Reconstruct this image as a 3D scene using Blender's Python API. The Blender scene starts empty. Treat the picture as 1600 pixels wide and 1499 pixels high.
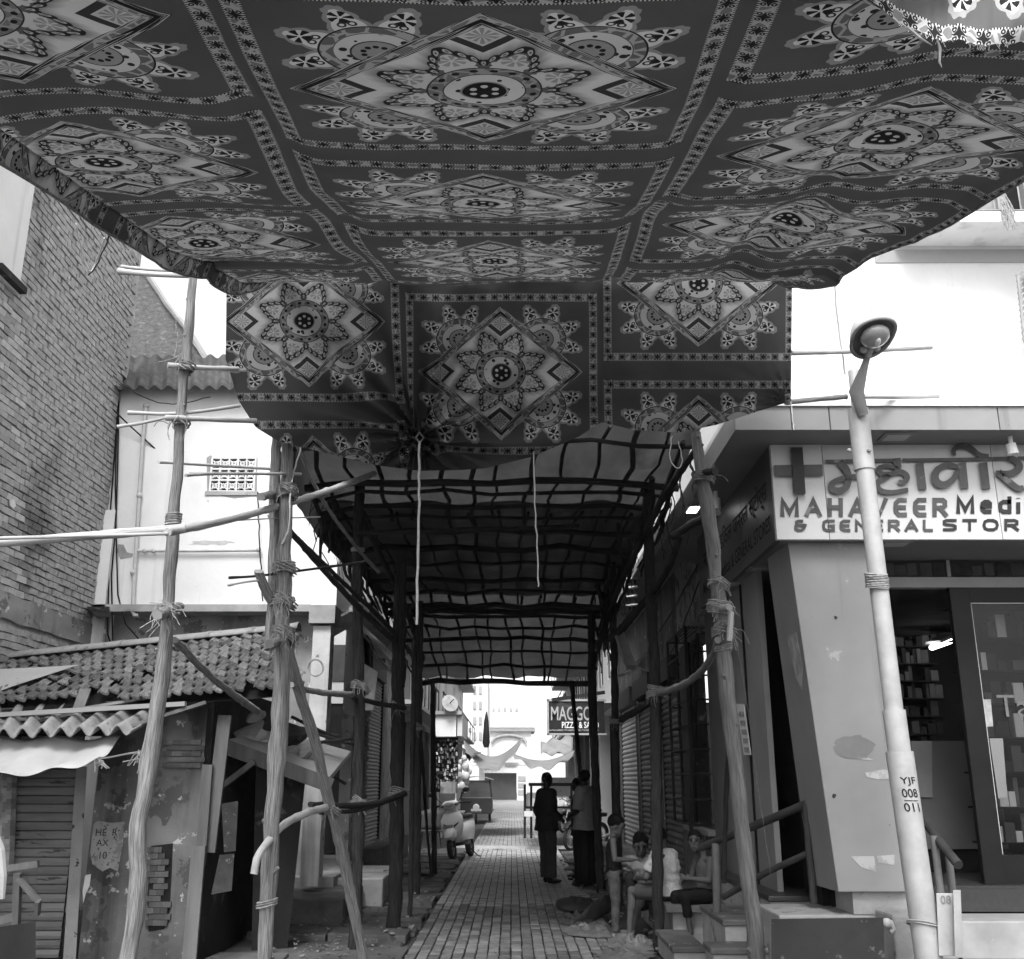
import bpy, bmesh, math, random
from mathutils import Vector, Matrix, Euler
from mathutils import noise as mnoise
random.seed(7)
SC = bpy.context.scene
COL = SC.collection
PI = math.pi
# ------------------------------------------------------------ camera
PITCH = math.radians(16.37)
CH = 1.6
cam_d = bpy.data.cameras.new('camera'); cam_d.sensor_width = 36; cam_d.lens = 36
cam_d.clip_start = 0.05; cam_d.clip_end = 2000
cam = bpy.data.objects.new('camera', cam_d); COL.objects.link(cam)
cam.location = (0, 0, CH); cam.rotation_euler = (PI/2 + PITCH, 0, 0)
SC.camera = cam
# ------------------------------------------------------------ light
SUN_EL, SUN_AZ = 52, -168      # degrees; azimuth measured from +Y towards +X: behind the camera, to the left
w = bpy.data.worlds.new('World'); SC.world = w; w.use_nodes = True
wn = w.node_tree; wn.nodes.clear()
wo = wn.nodes.new('ShaderNodeOutputWorld'); wb = wn.nodes.new('ShaderNodeBackground')
sk = wn.nodes.new('ShaderNodeTexSky'); sk.sky_type = 'NISHITA'; sk.sun_disc = False
sk.sun_elevation = math.radians(SUN_EL); sk.sun_rotation = math.radians(SUN_AZ)
sk.air_density = 1.0; sk.dust_density = 3.0; sk.ozone_density = 0.5
bw = wn.nodes.new('ShaderNodeRGBToBW')
# thin bright cloud: the sky is nowhere darker than an even milky white, above the horizon
mxn = wn.nodes.new('ShaderNodeMath'); mxn.operation = 'MAXIMUM'; mxn.inputs[1].default_value = 2.6
wn.links.new(sk.outputs[0], bw.inputs[0]); wn.links.new(bw.outputs[0], mxn.inputs[0]); wn.links.new(mxn.outputs[0], wb.inputs[0])
wn.links.new(wb.outputs[0], wo.inputs[0])
wb.inputs[1].default_value = 0.15
sd = bpy.data.lights.new('sun', 'SUN'); sd.energy = 1.0; sd.angle = math.radians(20)
sun = bpy.data.objects.new('sun', sd); COL.objects.link(sun)
_e, _a = math.radians(SUN_EL), math.radians(SUN_AZ)
_dir = Vector((math.sin(_a)*math.cos(_e), math.cos(_a)*math.cos(_e), math.sin(_e)))
sun.rotation_euler = (-_dir).to_track_quat('-Z', 'Y').to_euler(); sun.location = _dir*60
vs = SC.view_settings; vs.view_transform = 'Standard'; vs.look = 'None'; vs.gamma = 1
vs.use_curve_mapping = False; vs.exposure = 1.6
SC.render.engine = 'CYCLES'
cy = SC.cycles
cy.max_bounces = 6; cy.diffuse_bounces = 4; cy.glossy_bounces = 2; cy.transmission_bounces = 4
cy.transparent_max_bounces = 6; cy.use_denoising = True; cy.caustics_reflective = False; cy.caustics_refractive = False
cy.use_adaptive_sampling = True; cy.adaptive_threshold = 0.02; cy.volume_bounces = 0
# ------------------------------------------------------------ measuring helpers (a photo pixel at a known plane)
SP, CP = math.sin(PITCH), math.cos(PITCH)
OR = Vector((0, 0, CH))
def ray(px, py):
    t = (749.5-py)/1600
    return Vector(((px-800)/1600, CP-SP*t, SP+CP*t))
def P(px, py, Y):
    v = ray(px, py); return OR + v*(Y/v.y)
def PX(px, py, X):
    v = ray(px, py); return OR + v*(X/v.x)
def PZ(px, py, z):
    v = ray(px, py); return OR + v*((z-CH)/v.z)
def lerp(a, b, t): return a+(b-a)*t
def interp(x, pts):
    if x <= pts[0][0]:
        a, b = pts[0], pts[1]
    elif x >= pts[-1][0]:
        a, b = pts[-2], pts[-1]
    else:
        for a, b in zip(pts, pts[1:]):
            if a[0] <= x <= b[0]: break
    return a[1]+(b[1]-a[1])*(x-a[0])/(b[0]-a[0])
def R_(a, b): return random.uniform(a, b)
# ------------------------------------------------------------ mesh builder
class MB:
    def __init__(s): s.v = []; s.f = []; s.uv = []; s.mi = []; s.m = 0
    def face(s, idx, uvs=None):
        s.f.append(tuple(idx)); s.uv.append(uvs); s.mi.append(s.m)
    def quad(s, a, b, c, d, uv=None):
        n = len(s.v); s.v += [Vector(a), Vector(b), Vector(c), Vector(d)]; s.face((n, n+1, n+2, n+3), uv); return s
    def box(s, lo, hi, bev=0):
        x0, y0, z0 = lo; x1, y1, z1 = hi
        return s.hexa([(x0,y0,z0),(x1,y0,z0),(x1,y1,z0),(x0,y1,z0),(x0,y0,z1),(x1,y0,z1),(x1,y1,z1),(x0,y1,z1)])
    def hexa(s, p):
        n = len(s.v); s.v += [Vector(q) for q in p]
        for f in ((3,2,1,0),(4,5,6,7),(0,1,5,4),(1,2,6,5),(2,3,7,6),(3,0,4,7)): s.face([n+i for i in f])
        return s
    def obox(s, c, size, rot=None):
        M_ = rot.to_matrix() if isinstance(rot, Euler) else (rot or Matrix.Identity(3))
        hx, hy, hz = size[0]/2, size[1]/2, size[2]/2; c = Vector(c)
        return s.hexa([c+M_@Vector(q) for q in ((-hx,-hy,-hz),(hx,-hy,-hz),(hx,hy,-hz),(-hx,hy,-hz),(-hx,-hy,hz),(hx,-hy,hz),(hx,hy,hz),(-hx,hy,hz))])
    def beam(s, a, b, wd, ht, up=(0,0,1)):
        a = Vector(a); b = Vector(b); d = (b-a).normalized(); up = Vector(up)
        x = d.cross(up)
        if x.length < 1e-4: x = d.cross(Vector((0,1,0)))
        x.normalize(); y = x.cross(d).normalized(); x = x*wd/2; y = y*ht/2
        return s.hexa([a-x-y, a+x-y, b+x-y, b-x-y, a-x+y, a+x+y, b+x+y, b-x+y])
    def tube(s, pts, rad, n=8, wob=0, cap=True, closed=False):
        pts = [Vector(p) for p in pts]; m = len(pts)
        if not isinstance(rad, (list, tuple)): rad = [rad]*m
        base = len(s.v); ref = None; L = 0
        for i, p in enumerate(pts):
            if closed: d = pts[(i+1) % m]-pts[i-1]
            else: d = pts[min(i+1, m-1)]-pts[max(i-1, 0)]
            if d.length < 1e-9: d = Vector((0,0,1))
            d.normalize()
            if ref is None:
                ref = d.orthogonal().normalized()
            ref = (ref-d*ref.dot(d))
            if ref.length < 1e-5: ref = d.orthogonal()
            ref.normalize(); q = d.cross(ref)
            for k in range(n):
                a = 2*PI*k/n
                r = rad[i]*(1+(wob*(mnoise.noise(Vector((math.cos(a)*1.3+base*.01, math.sin(a)*1.3, L*4)))) if wob else 0))
                s.v.append(p+(ref*math.cos(a)+q*math.sin(a))*r)
            if i < m-1: L += (pts[i+1]-p).length
        L = 0
        for i in range(m if closed else m-1):
            j = (i+1) % m; dl = (pts[j]-pts[i]).length
            for k in range(n):
                k2 = (k+1) % n
                s.face((base+i*n+k, base+i*n+k2, base+j*n+k2, base+j*n+k), ((k/n, L), ((k+1)/n, L), ((k+1)/n, L+dl), (k/n, L+dl)))
            L += dl
        if cap and not closed:
            s.face([base+k for k in range(n)][::-1]); s.face([base+(m-1)*n+k for k in range(n)])
        return s
    def lathe(s, prof, axis_o=(0,0,0), n=16, rot=None):
        M_ = rot or Matrix.Identity(3); o = Vector(axis_o); base = len(s.v)
        for r, z in prof:
            for k in range(n):
                a = 2*PI*k/n; s.v.append(o+M_@Vector((r*math.cos(a), r*math.sin(a), z)))
        for i in range(len(prof)-1):
            for k in range(n):
                k2 = (k+1) % n; s.face((base+i*n+k, base+i*n+k2, base+(i+1)*n+k2, base+(i+1)*n+k))
        if prof[0][0] > 1e-6: s.face([base+k for k in range(n)][::-1])
        if prof[-1][0] > 1e-6: s.face([base+(len(prof)-1)*n+k for k in range(n)])
        return s
    def ell(s, c, r, n=12, m=8, rot=None):
        if not isinstance(r, (list, tuple)): r = (r, r, r)
        M_ = rot or Matrix.Identity(3); c = Vector(c); base = len(s.v)
        s.v.append(c+M_@Vector((0, 0, -r[2])))
        for i in range(1, m):
            t = -PI/2+PI*i/m
            for k in range(n):
                a = 2*PI*k/n; s.v.append(c+M_@Vector((r[0]*math.cos(t)*math.cos(a), r[1]*math.cos(t)*math.sin(a), r[2]*math.sin(t))))
        s.v.append(c+M_@Vector((0, 0, r[2]))); top = len(s.v)-1
        for k in range(n):
            k2 = (k+1) % n
            s.face((base, base+1+k2, base+1+k)); s.face((top, base+1+(m-2)*n+k, base+1+(m-2)*n+k2))
            for i in range(m-2):
                s.face((base+1+i*n+k, base+1+i*n+k2, base+1+(i+1)*n+k2, base+1+(i+1)*n+k))
        return s
    def grid(s, fn, nu, nv, uvf=None, thick=0):
        base = len(s.v); pts = []
        for j in range(nv+1):
            for i in range(nu+1):
                pts.append(Vector(fn(i/nu, j/nv)))
        s.v += pts; W = nu+1
        for j in range(nv):
            for i in range(nu):
                uv = None
                if uvf: uv = (uvf(i/nu, j/nv), uvf((i+1)/nu, j/nv), uvf((i+1)/nu, (j+1)/nv), uvf(i/nu, (j+1)/nv))
                s.face((base+j*W+i, base+j*W+i+1, base+(j+1)*W+i+1, base+(j+1)*W+i), uv)
        return s
    def poly_prism(s, pts, off):
        """flat polygon (list of 3D points) extruded by the vector off"""
        n = len(s.v); k = len(pts); off = Vector(off)
        s.v += [Vector(p) for p in pts]+[Vector(p)+off for p in pts]
        s.face(list(range(n, n+k))[::-1]); s.face(list(range(n+k, n+2*k)))
        for i in range(k):
            j = (i+1) % k; s.face((n+i, n+j, n+k+j, n+k+i))
        return s
    def mesh(s, name, origin=(0,0,0)):
        o = Vector(origin); me = bpy.data.meshes.new(name)
        me.from_pydata([tuple(v-o) for v in s.v], [], s.f)
        if any(u is not None for u in s.uv):
            ul = me.uv_layers.new(name='UVMap'); flat = []
            for f, u in zip(s.f, s.uv):
                if u is None: flat += [0.0, 0.0]*len(f)
                else:
                    for q in u: flat += [q[0], q[1]]
            ul.data.foreach_set('uv', flat)
        if any(s.mi): me.polygons.foreach_set('material_index', s.mi)
        return me
    def build(s, name, mat, parent=None, smooth=False, kind=None, label=None, solid=0, bevel=0, auto=None):
        org = parent['_w'] if parent is not None else (0,0,0)
        me = s.mesh(name, org)
        for m_ in (mat if isinstance(mat, (list, tuple)) else [mat]): me.materials.append(m_)
        if smooth:
            me.polygons.foreach_set('use_smooth', [True]*len(me.polygons)); me.set_sharp_from_angle(angle=math.radians(62))
        o = bpy.data.objects.new(name, me); COL.objects.link(o)
        if parent is not None:
            o.parent = parent; o['_w'] = list(org)
        else: o['_w'] = [0.0, 0.0, 0.0]
        if kind: o['kind'] = kind
        if label: o['label'] = label
        if bevel:
            b = o.modifiers.new('bevel', 'BEVEL'); b.width = bevel; b.segments = 2; b.limit_method = 'ANGLE'
        if solid:
            q = o.modifiers.new('solid', 'SOLIDIFY'); q.thickness = solid; q.offset = 0
        if auto: 
            for p in me.polygons: p.use_smooth = True
            me.set_sharp_from_angle(angle=math.radians(auto))
        return o
def thing(name, label, cat, loc=(0,0,0), group=None, kind=None):
    o = bpy.data.objects.new(name, None); COL.objects.link(o); o.empty_display_size = .1
    o.location = loc; o['_w'] = list(loc); o['label'] = label
    if cat: o['category'] = cat
    if group: o['group'] = group
    if kind: o['kind'] = kind
    return o
def tag(o, label, cat, group=None):
    o['label'] = label; o['category'] = cat
    if group: o['group'] = group
    return o
# ------------------------------------------------------------ materials (all grey: the photograph is black and white)
def g4(v): return (v, v, v, 1)
class NT:
    def __init__(s, nt): s.nt = nt
    def n(s, t, **k):
        x = s.nt.nodes.new(t)
        for a, b in k.items(): setattr(x, a, b)
        return x
    def l(s, a, b): s.nt.links.new(a, b)
    def m(s, op, a, b=None, c=None, clamp=False):
        x = s.n('ShaderNodeMath', operation=op); x.use_clamp = clamp
        for i, q in enumerate((a, b, c)):
            if q is None: continue
            if isinstance(q, (int, float)): x.inputs[i].default_value = q
            else: s.l(q, x.inputs[i])
        return x.outputs[0]
_mats = {}
def M(name, c0, c1=None, scale=3, detail=6, rough=.85, bump=.15, bscale=40, stretch=(1,1,1), uv=False, spots=None, streak=None, rnd=0, metal=0, trans=0, contrast=(.3,.7), spec=.12, seams=None, bdist=.01):
    if name in _mats: return _mats[name]
    m = bpy.data.materials.new(name); m.use_nodes = True; _mats[name] = m
    N = NT(m.node_tree); N.nt.nodes.clear()
    out = N.n('ShaderNodeOutputMaterial'); bs = N.n('ShaderNodeBsdfPrincipled')
    tc = N.n('ShaderNodeTexCoord'); mp = N.n('ShaderNodeMapping'); mp.inputs['Scale'].default_value = stretch
    N.l(tc.outputs['UV' if uv else 'Object'], mp.inputs[0])
    oi = N.n('ShaderNodeObjectInfo')
    va = N.n('ShaderNodeVectorMath', operation='ADD'); N.l(mp.outputs[0], va.inputs[0])
    cx = N.n('ShaderNodeCombineXYZ'); q = N.m('MULTIPLY', oi.outputs['Random'], 37.0)
    for i in range(3): N.l(q, cx.inputs[i])
    N.l(cx.outputs[0], va.inputs[1]); vec = va.outputs[0]
    def noise(sc, det=detail, rg=.6, v=vec):
        x = N.n('ShaderNodeTexNoise'); x.inputs['Scale'].default_value = sc; x.inputs['Detail'].default_value = det
        x.inputs['Roughness'].default_value = rg; N.l(v, x.inputs['Vector']); return x.outputs[0]
    def rng(x, a, b, c, d):
        r = N.n('ShaderNodeMapRange'); N.l(x, r.inputs[0])
        for i, q_ in enumerate((a, b, c, d)): r.inputs[i+1].default_value = q_
        return r.outputs[0]
    if c1 is None: c1 = c0*.7
    val = rng(noise(scale), contrast[0], contrast[1], c1, c0)
    if spots:
        for sp in (spots if isinstance(spots[0], (tuple, list)) else [spots]):
            sc_, th, cv, wd = sp[0], sp[1], sp[2], (sp[3] if len(sp) > 3 else .03)
            f = rng(noise(sc_, 8, .65), th, th+wd, 0, 1)
            mx = N.n('ShaderNodeMix', data_type='FLOAT'); N.l(f, mx.inputs[0]); N.l(val, mx.inputs[2]); mx.inputs[3].default_value = cv; val = mx.outputs[0]
    if streak:   # vertical run-off stains: (scale, threshold, multiplier)
        m2 = N.n('ShaderNodeMapping'); m2.inputs['Scale'].default_value = (1, 1, .06); N.l(vec, m2.inputs[0])
        f = rng(noise(streak[0], 5, .6, m2.outputs[0]), streak[1], streak[1]+.15, 1, streak[2])
        val = N.m('MULTIPLY', val, f)
    if rnd:
        f = rng(oi.outputs['Random'], 0, 1, 1-rnd, 1+rnd); val = N.m('MULTIPLY', val, f)
    cc = N.n('ShaderNodeCombineColor')
    for i in range(3): N.l(val, cc.inputs[i])
    N.l(cc.outputs[0], bs.inputs['Base Color'])
    bs.inputs['Roughness'].default_value = rough; bs.inputs['Metallic'].default_value = metal
    bs.inputs['Specular IOR Level'].default_value = spec
    if bump:
        b = N.n('ShaderNodeBump'); b.inputs['Strength'].default_value = bump; b.inputs['Distance'].default_value = bdist
        N.l(noise(bscale, 5, .65), b.inputs['Height']); N.l(b.outputs[0], bs.inputs['Normal'])
    sh = bs.outputs[0]
    if trans:
        tr = N.n('ShaderNodeBsdfTranslucent'); N.l(cc.outputs[0], tr.inputs[0]); ms = N.n('ShaderNodeMixShader'); ms.inputs[0].default_value = trans
        N.l(sh, ms.inputs[1]); N.l(tr.outputs[0], ms.inputs[2]); sh = ms.outputs[0]
    N.l(sh, out.inputs[0])
    return m
def emit(name, v, s):
    m = bpy.data.materials.new(name); m.use_nodes = True; N = NT(m.node_tree); N.nt.nodes.clear()
    o = N.n('ShaderNodeOutputMaterial'); e = N.n('ShaderNodeEmission'); e.inputs[0].default_value = g4(v); e.inputs[1].default_value = s; N.l(e.outputs[0], o.inputs[0]); return m
def glass(name, v=.8, rough=.02, fac=.5):
    m = bpy.data.materials.new(name); m.use_nodes = True; N = NT(m.node_tree); N.nt.nodes.clear()
    o = N.n('ShaderNodeOutputMaterial'); gl = N.n('ShaderNodeBsdfGlossy'); gl.inputs[1].default_value = rough; gl.inputs[0].default_value = g4(.9)
    t = N.n('ShaderNodeBsdfTransparent'); t.inputs[0].default_value = g4(v); fr = N.n('ShaderNodeFresnel'); fr.inputs[0].default_value = 1.5
    mx = N.n('ShaderNodeMixShader'); f = N.m('MULTIPLY', fr.outputs[0], fac, clamp=True)
    N.l(f, mx.inputs[0]); N.l(t.outputs[0], mx.inputs[1]); N.l(gl.outputs[0], mx.inputs[2]); N.l(mx.outputs[0], o.inputs[0]); return m
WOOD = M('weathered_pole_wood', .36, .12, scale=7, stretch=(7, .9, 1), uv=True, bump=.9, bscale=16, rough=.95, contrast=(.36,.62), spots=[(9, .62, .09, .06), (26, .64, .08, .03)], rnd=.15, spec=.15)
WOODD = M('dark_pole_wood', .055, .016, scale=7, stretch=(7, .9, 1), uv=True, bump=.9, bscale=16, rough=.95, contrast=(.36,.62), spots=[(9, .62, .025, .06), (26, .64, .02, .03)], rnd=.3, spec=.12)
BAMB = M('bamboo_skin', .50, .26, scale=5, stretch=(3, 1, 1), uv=True, bump=.25, bscale=20, rough=.6, rnd=.15, spots=(10, .66, .15, .08))
BAMBD = M('dark_bamboo', .10, .04, scale=5, stretch=(3, 1, 1), uv=True, bump=.25, bscale=20, rough=.7, rnd=.3)
ROPE = M('coir_rope', .34, .15, scale=40, bump=.5, bscale=150, rnd=.15)
ROPEW = M('white_cord', .7, .5, scale=40, bump=.2, bscale=150)
WHITE = M('white_lime_wall', .74, .62, scale=1.2, spots=[(2.2, .66, .5, .1), (7, .70, .34, .02)], streak=(3.5, .56, .74), bump=.25, bscale=18)
WORN = M('worn_plaster', .36, .2, scale=1.7, spots=[(3.1, .58, .15, .02), (6.5, .62, .6, .02)], streak=(3, .55, .7), bump=.4, bscale=14)
SHEDW = M('shed_plaster', .14, .06, scale=1.6, spots=[(2.3, .55, .06, .02), (5.5, .61, .34, .02), (13, .66, .26, .02)], streak=(3, .46, .45), bump=.5, bscale=16)
DARKW = M('dark_wall', .035, .015, scale=2, spots=(3, .6, .08, .05), bump=.3, bscale=16)
CONC = M('concrete', .38, .24, scale=3, spots=(5, .62, .16, .05), bump=.35, bscale=30)
BLACK = M('black_paint', .010, .006, scale=6, rough=.5, bump=.05)
DMET = M('dark_iron', .035, .02, scale=12, rough=.55, bump=.15, bscale=60)
GALV = M('galvanised_steel', .50, .36, scale=6, rough=.5, metal=.15, bump=.08, bscale=40, spots=(9, .68, .3, .05))
# ------------------------------------------------------------ printed cloth material: the print is one flat dye pattern computed with math nodes
class E:
    N = None
    def __init__(s, x): s.x = x
    @staticmethod
    def w(x): return x.x if isinstance(x, E) else x
    def op(s, o, b=None, c=None, cl=False): return E(E.N.m(o, s.x, E.w(b) if b is not None else None, E.w(c) if c is not None else None, cl))
    def __add__(s, b): return s.op('ADD', b)
    __radd__ = __add__
    def __sub__(s, b): return s.op('SUBTRACT', b)
    def __rsub__(s, b): return E(E.N.m('SUBTRACT', b, s.x))
    def __mul__(s, b): return s.op('MULTIPLY', b)
    __rmul__ = __mul__
    def __truediv__(s, b): return s.op('DIVIDE', b)
    def __lt__(s, b): return s.op('LESS_THAN', b)
    def __gt__(s, b): return s.op('GREATER_THAN', b)
    def ab(s): return s.op('ABSOLUTE')
    def fr(s): return s.op('FRACT')
    def sn(s): return s.op('SINE')
    def sq(s): return s.op('SQRT')
    def mn(s, b): return s.op('MINIMUM', b)
    def mx(s, b): return s.op('MAXIMUM', b)
def emix(a, b, f):       # a where f=0, b where f=1
    if isinstance(a, E): return (b-a)*f+a if isinstance(b, E) else ((a*-1.0)+b)*f+a
    return f*(E.w(b)-a)+a if not isinstance(b, E) else (b-a)*f+a
def hyp(x, y): return (x*x+y*y).sq()
def cloth_print(name, gain=1.0, trans=.35, tint=1.0):
    m = bpy.data.materials.new(name); m.use_nodes = True; N = NT(m.node_tree); N.nt.nodes.clear(); E.N = N
    out = N.n('ShaderNodeOutputMaterial'); uvn = N.n('ShaderNodeUVMap'); uvn.uv_map = 'UVMap'
    sx = N.n('ShaderNodeSeparateXYZ'); N.l(uvn.outputs[0], sx.inputs[0])
    U = E(sx.outputs[0]).fr()*2.0-1.0; V = E(sx.outputs[1]).fr()*2.0-1.0
    au, av = U.ab(), V.ab()
    GR, LT, MD, BK = .075, .50, .20, .018
    vo = N.n('ShaderNodeTexVoronoi'); vo.feature = 'F1'; vo.inputs['Scale'].default_value = 34; N.l(uvn.outputs[0], vo.inputs['Vector'])
    spk = E(vo.outputs['Distance']) < .30          # speckle of small blossoms
    vo2 = N.n('ShaderNodeTexVoronoi'); vo2.feature = 'DISTANCE_TO_EDGE'; vo2.inputs['Scale'].default_value = 26; N.l(uvn.outputs[0], vo2.inputs['Vector'])
    fil = E(vo2.outputs['Distance']) < .09         # filigree lines
    def band(al, c):
        p = (al*(1/.120)).fr()-.5
        x = p.ab()*2.8; y = c.ab()
        base = emix(LT*.62, MD*.7, (hyp((p.ab()-.5)*2.8, y*.9) < .62)*(fil*-1.0+1.0))
        cross = (x.mn(y)*2.6+x.mx(y)) < .95
        curl = ((hyp(x-.55, y-.5)-.2).ab() < .09)
        base = emix(base, BK, cross.mx(curl))
        dots = ((al*(1/.0155)).fr() < .5)
        return emix(base, emix(LT*.75, BK, dots), y > .80)
    col = None
    d = au/.83+av/.735
    # ---- light field inside the diamond, grey halo round the star
    r = hyp(U, V); th = N.m('ARCTAN2', V.x, U.x); k = E(th)*(4/PI)
    ph = k.fr()-.5; a = ph.ab()*2.0
    sc = ((a*PI*3.5).sn().ab())*.017
    Rs = a*-.175+.475+sc
    s = r-Rs
    halo = (s*9.0).op('ADD', .25, cl=True)
    col = halo*(LT-.12)+.12
    # corner tips ornaments inside the diamond
    for cx_, cy_ in ((.615, 0), (0, .54)):
        x = (au-cx_).ab() if cx_ else au; y = (av-cy_).ab() if cy_ else av
        dd = x/.16+y/.145
        an = hyp(x, y)
        col = emix(col, BK*2.2, dd < 1.0)
        col = emix(col, LT*.8, ((dd-.82).ab()*.15) < .012*1.0)*1.0 if False else col
        col = emix(col, LT*.85, dd < .62)
        col = emix(col, MD*1.1, (dd < .5)*(((E(N.m('ARCTAN2', y.x, x.x))*5.0).sn().ab()) > .62))
    # star
    col = emix(col, BK*1.4, s < 0.0)
    f3 = ((a*3.5).fr()-.5)*.062
    dt = hyp(f3, s+.034)
    col = emix(col, GR*1.3, s < -.055)
    col = emix(col, LT*.75, dt < .019); col = emix(col, MD*.6, dt < .009)
    tg = (ph*(PI/4)).sn()*r
    x = (r-.31)*(1/.115)
    lobe = ((x*9.0).sn().ab())*.012
    wd = (x*x*-1.0+1.0).mx(0.0).sq()*.072+lobe
    pet = (tg.ab() < wd)*(s < -.07)
    col = emix(col, LT*.9, pet)
    pl = hyp(r-.335, tg); pang = E(N.m('ARCTAN2', tg.x, (r-.335).x))
    col = emix(col, MD*1.25, pet*(pl < .058)*(pl > .012)*((pang*3.5).sn().ab() > .55))
    # rings
    col = emix(col, MD*.75, r < .245); col = emix(col, MD*1.3, (r < .24)*fil)
    q16 = (E(th)*(16/(2*PI))).fr()-.5
    col = emix(col, BK, hyp(q16*.085*1.4, (r-.212)*1.9) < .026)
    col = emix(col, BK*2, (r-.243).ab() < .004)
    col = emix(col, BK*2, r < .178); col = emix(col, LT*.95, r < .172)
    col = emix(col, BK*1.5, (r < .168)*spk)
    col = emix(col, MD, r < .104); col = emix(col, BK, r < .094)
    q6 = ((E(th)*(6/(2*PI))).fr()-.5)*(2*PI/6)
    col = emix(col, LT*.95, hyp(q6*.053, r-.053) < .0155); 
    # ---- diamond band
    col = emix(col, band((U-V)*((U*V) < 0.0)+(U+V)*((U*V) > 0.0), (d-.925)/.075), d > .85)
    # ---- outside the diamond
    o = au-.42; p_ = av-.375; rr = hyp(o, p_); tt = E(N.m('ARCTAN2', p_.x, o.x))
    oc = None
    kk = (tt-math.radians(48.0))*(1/math.radians(44.0)); pp = (kk.fr()-.5)
    X = (rr-.225)*(1/.195); T = ((pp*math.radians(44.0)).sn()*rr).ab()
    sc2 = ((X*8.5).sn().ab())*.014
    W_ = (X*-1.0+1.0).mx(0.0).sq()*.086+sc2*((X < .93)*1.0)
    leafm = (T < W_)*(X < 1.0)
    oc = emix(GR, .22, leafm)
    X2 = (rr-.235)*(1/.15); W2 = (X2*-1.0+1.0).mx(0.0).sq()*.066+sc2*.6
    leaf2 = (T < W2)*(X2 < 1.0)
    oc = emix(oc, LT, leaf2)
    pc = hyp((rr-.318), T); pa = E(N.m('ARCTAN2', T.x, (rr-.318).x))
    oc = emix(oc, BK, leaf2*(pc < .052)*(pc > .010)*((pa*2.75).sn().ab() > .62))
    pc2 = hyp((rr-.262), T-.022)
    oc = emix(oc, BK*2, leaf2*((pc2-.015).ab() < .0048))
    oc = emix(oc, MD*.55, rr < .232); oc = emix(oc, MD*1.5, (rr < .226)*(rr > .178)*fil)
    oc = emix(oc, BK, (rr-.232).ab() < .004)
    oc = emix(oc, LT*.9, rr < .172); oc = emix(oc, BK*1.5, (rr < .168)*spk)
    oc = emix(oc, MD*1.2, rr < .105); oc = emix(oc, BK*2, (rr-.105).ab() < .004)
    t5 = ((tt*(5/PI)).fr()-.5)*(PI/5)
    oc = emix(oc, BK, hyp(t5*.055, rr-.055) < .013)
    col = emix(col, oc, d > 1.0)
    # ---- straight bands along the square
    mU = (au > .885)*(au < .968)*(av < .90)
    mV = (av > .800)*(av < .892)*(au < .968)
    inn = (au > .885).mx(av > .80)
    col = emix(col, GR, inn)
    col = emix(col, band(V, (au-.9265)/.0415), mU)
    col = emix(col, band(U, (av-.846)/.046), mV)
    nz = N.n('ShaderNodeTexNoise'); nz.inputs['Scale'].default_value = 3; nz.inputs['Detail'].default_value = 5; N.l(uvn.outputs[0], nz.inputs['Vector'])
    col = col*((E(nz.outputs[0])-.5)*.6+1.0)*gain
    cc = N.n('ShaderNodeCombineColor')
    for i in range(3): N.l(col.x, cc.inputs[i])
    df = N.n('ShaderNodeBsdfDiffuse'); df.inputs['Roughness'].default_value = .6
    tr = N.n('ShaderNodeBsdfTranslucent'); mxs = N.n('ShaderNodeMixShader'); mxs.inputs[0].default_value = trans
    N.l(cc.outputs[0], df.inputs[0]); N.l(cc.outputs[0], tr.inputs[0])
    wv = N.n('ShaderNodeTexNoise'); wv.inputs['Scale'].default_value = 320; N.l(uvn.outputs[0], wv.inputs['Vector'])
    bp = N.n('ShaderNodeBump'); bp.inputs['Strength'].default_value = .12; bp.inputs['Distance'].default_value = .002; N.l(wv.outputs[0], bp.inputs['Height'])
    N.l(bp.outputs[0], df.inputs['Normal'])
    N.l(df.outputs[0], mxs.inputs[1]); N.l(tr.outputs[0], mxs.inputs[2]); N.l(mxs.outputs[0], out.inputs[0])
    return m
CLOTH = cloth_print('printed_bedsheet_cotton', .40, .34)
CLOTH3 = cloth_print('backlit_printed_cotton', .80, .62)  # same cotton for the flap, dye and translucency raised to stand in for backlight
CLOTH2 = cloth_print('sunlit_printed_cotton', 2.2, .8)  # same print, dye overbrightened to imitate sunlight on the scrap
# ------------------------------------------------------------ overhead sheet
ZC = [(.2,3.34),(1.2,3.40),(1.9,3.455),(2.2,3.50),(2.6,3.565),(3.09,3.69),(3.35,3.735),(3.64,3.81),(4.20,4.075),(4.55,4.13),(4.95,4.25),(5.35,4.40),(5.70,4.545),(6.3,4.86),(6.85,5.22)]
VM = [(.2,-2.4),(1.3,-1.55),(2.05,-1),(2.6,-.5),(3.09,0),(3.64,.5),(4.20,1),(4.95,1.5),(5.70,2),(6.85,2.9)]
def zc(Y):   # smooth profile
    return (interp(Y-.11, ZC)+interp(Y, ZC)*2+interp(Y+.11, ZC))/4 if Y < 6.6 else interp(Y, ZC)
_arc = [0.0]
for i in range(1, 701):
    y0, y1 = (i-1)*.01, i*.01
    _arc.append(_arc[-1]+math.hypot(.01, zc(y1)-zc(y0)))
def arc(Y): return _arc[max(0, min(700, int(round(Y*100))))]
A0 = arc(3.08)
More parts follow.
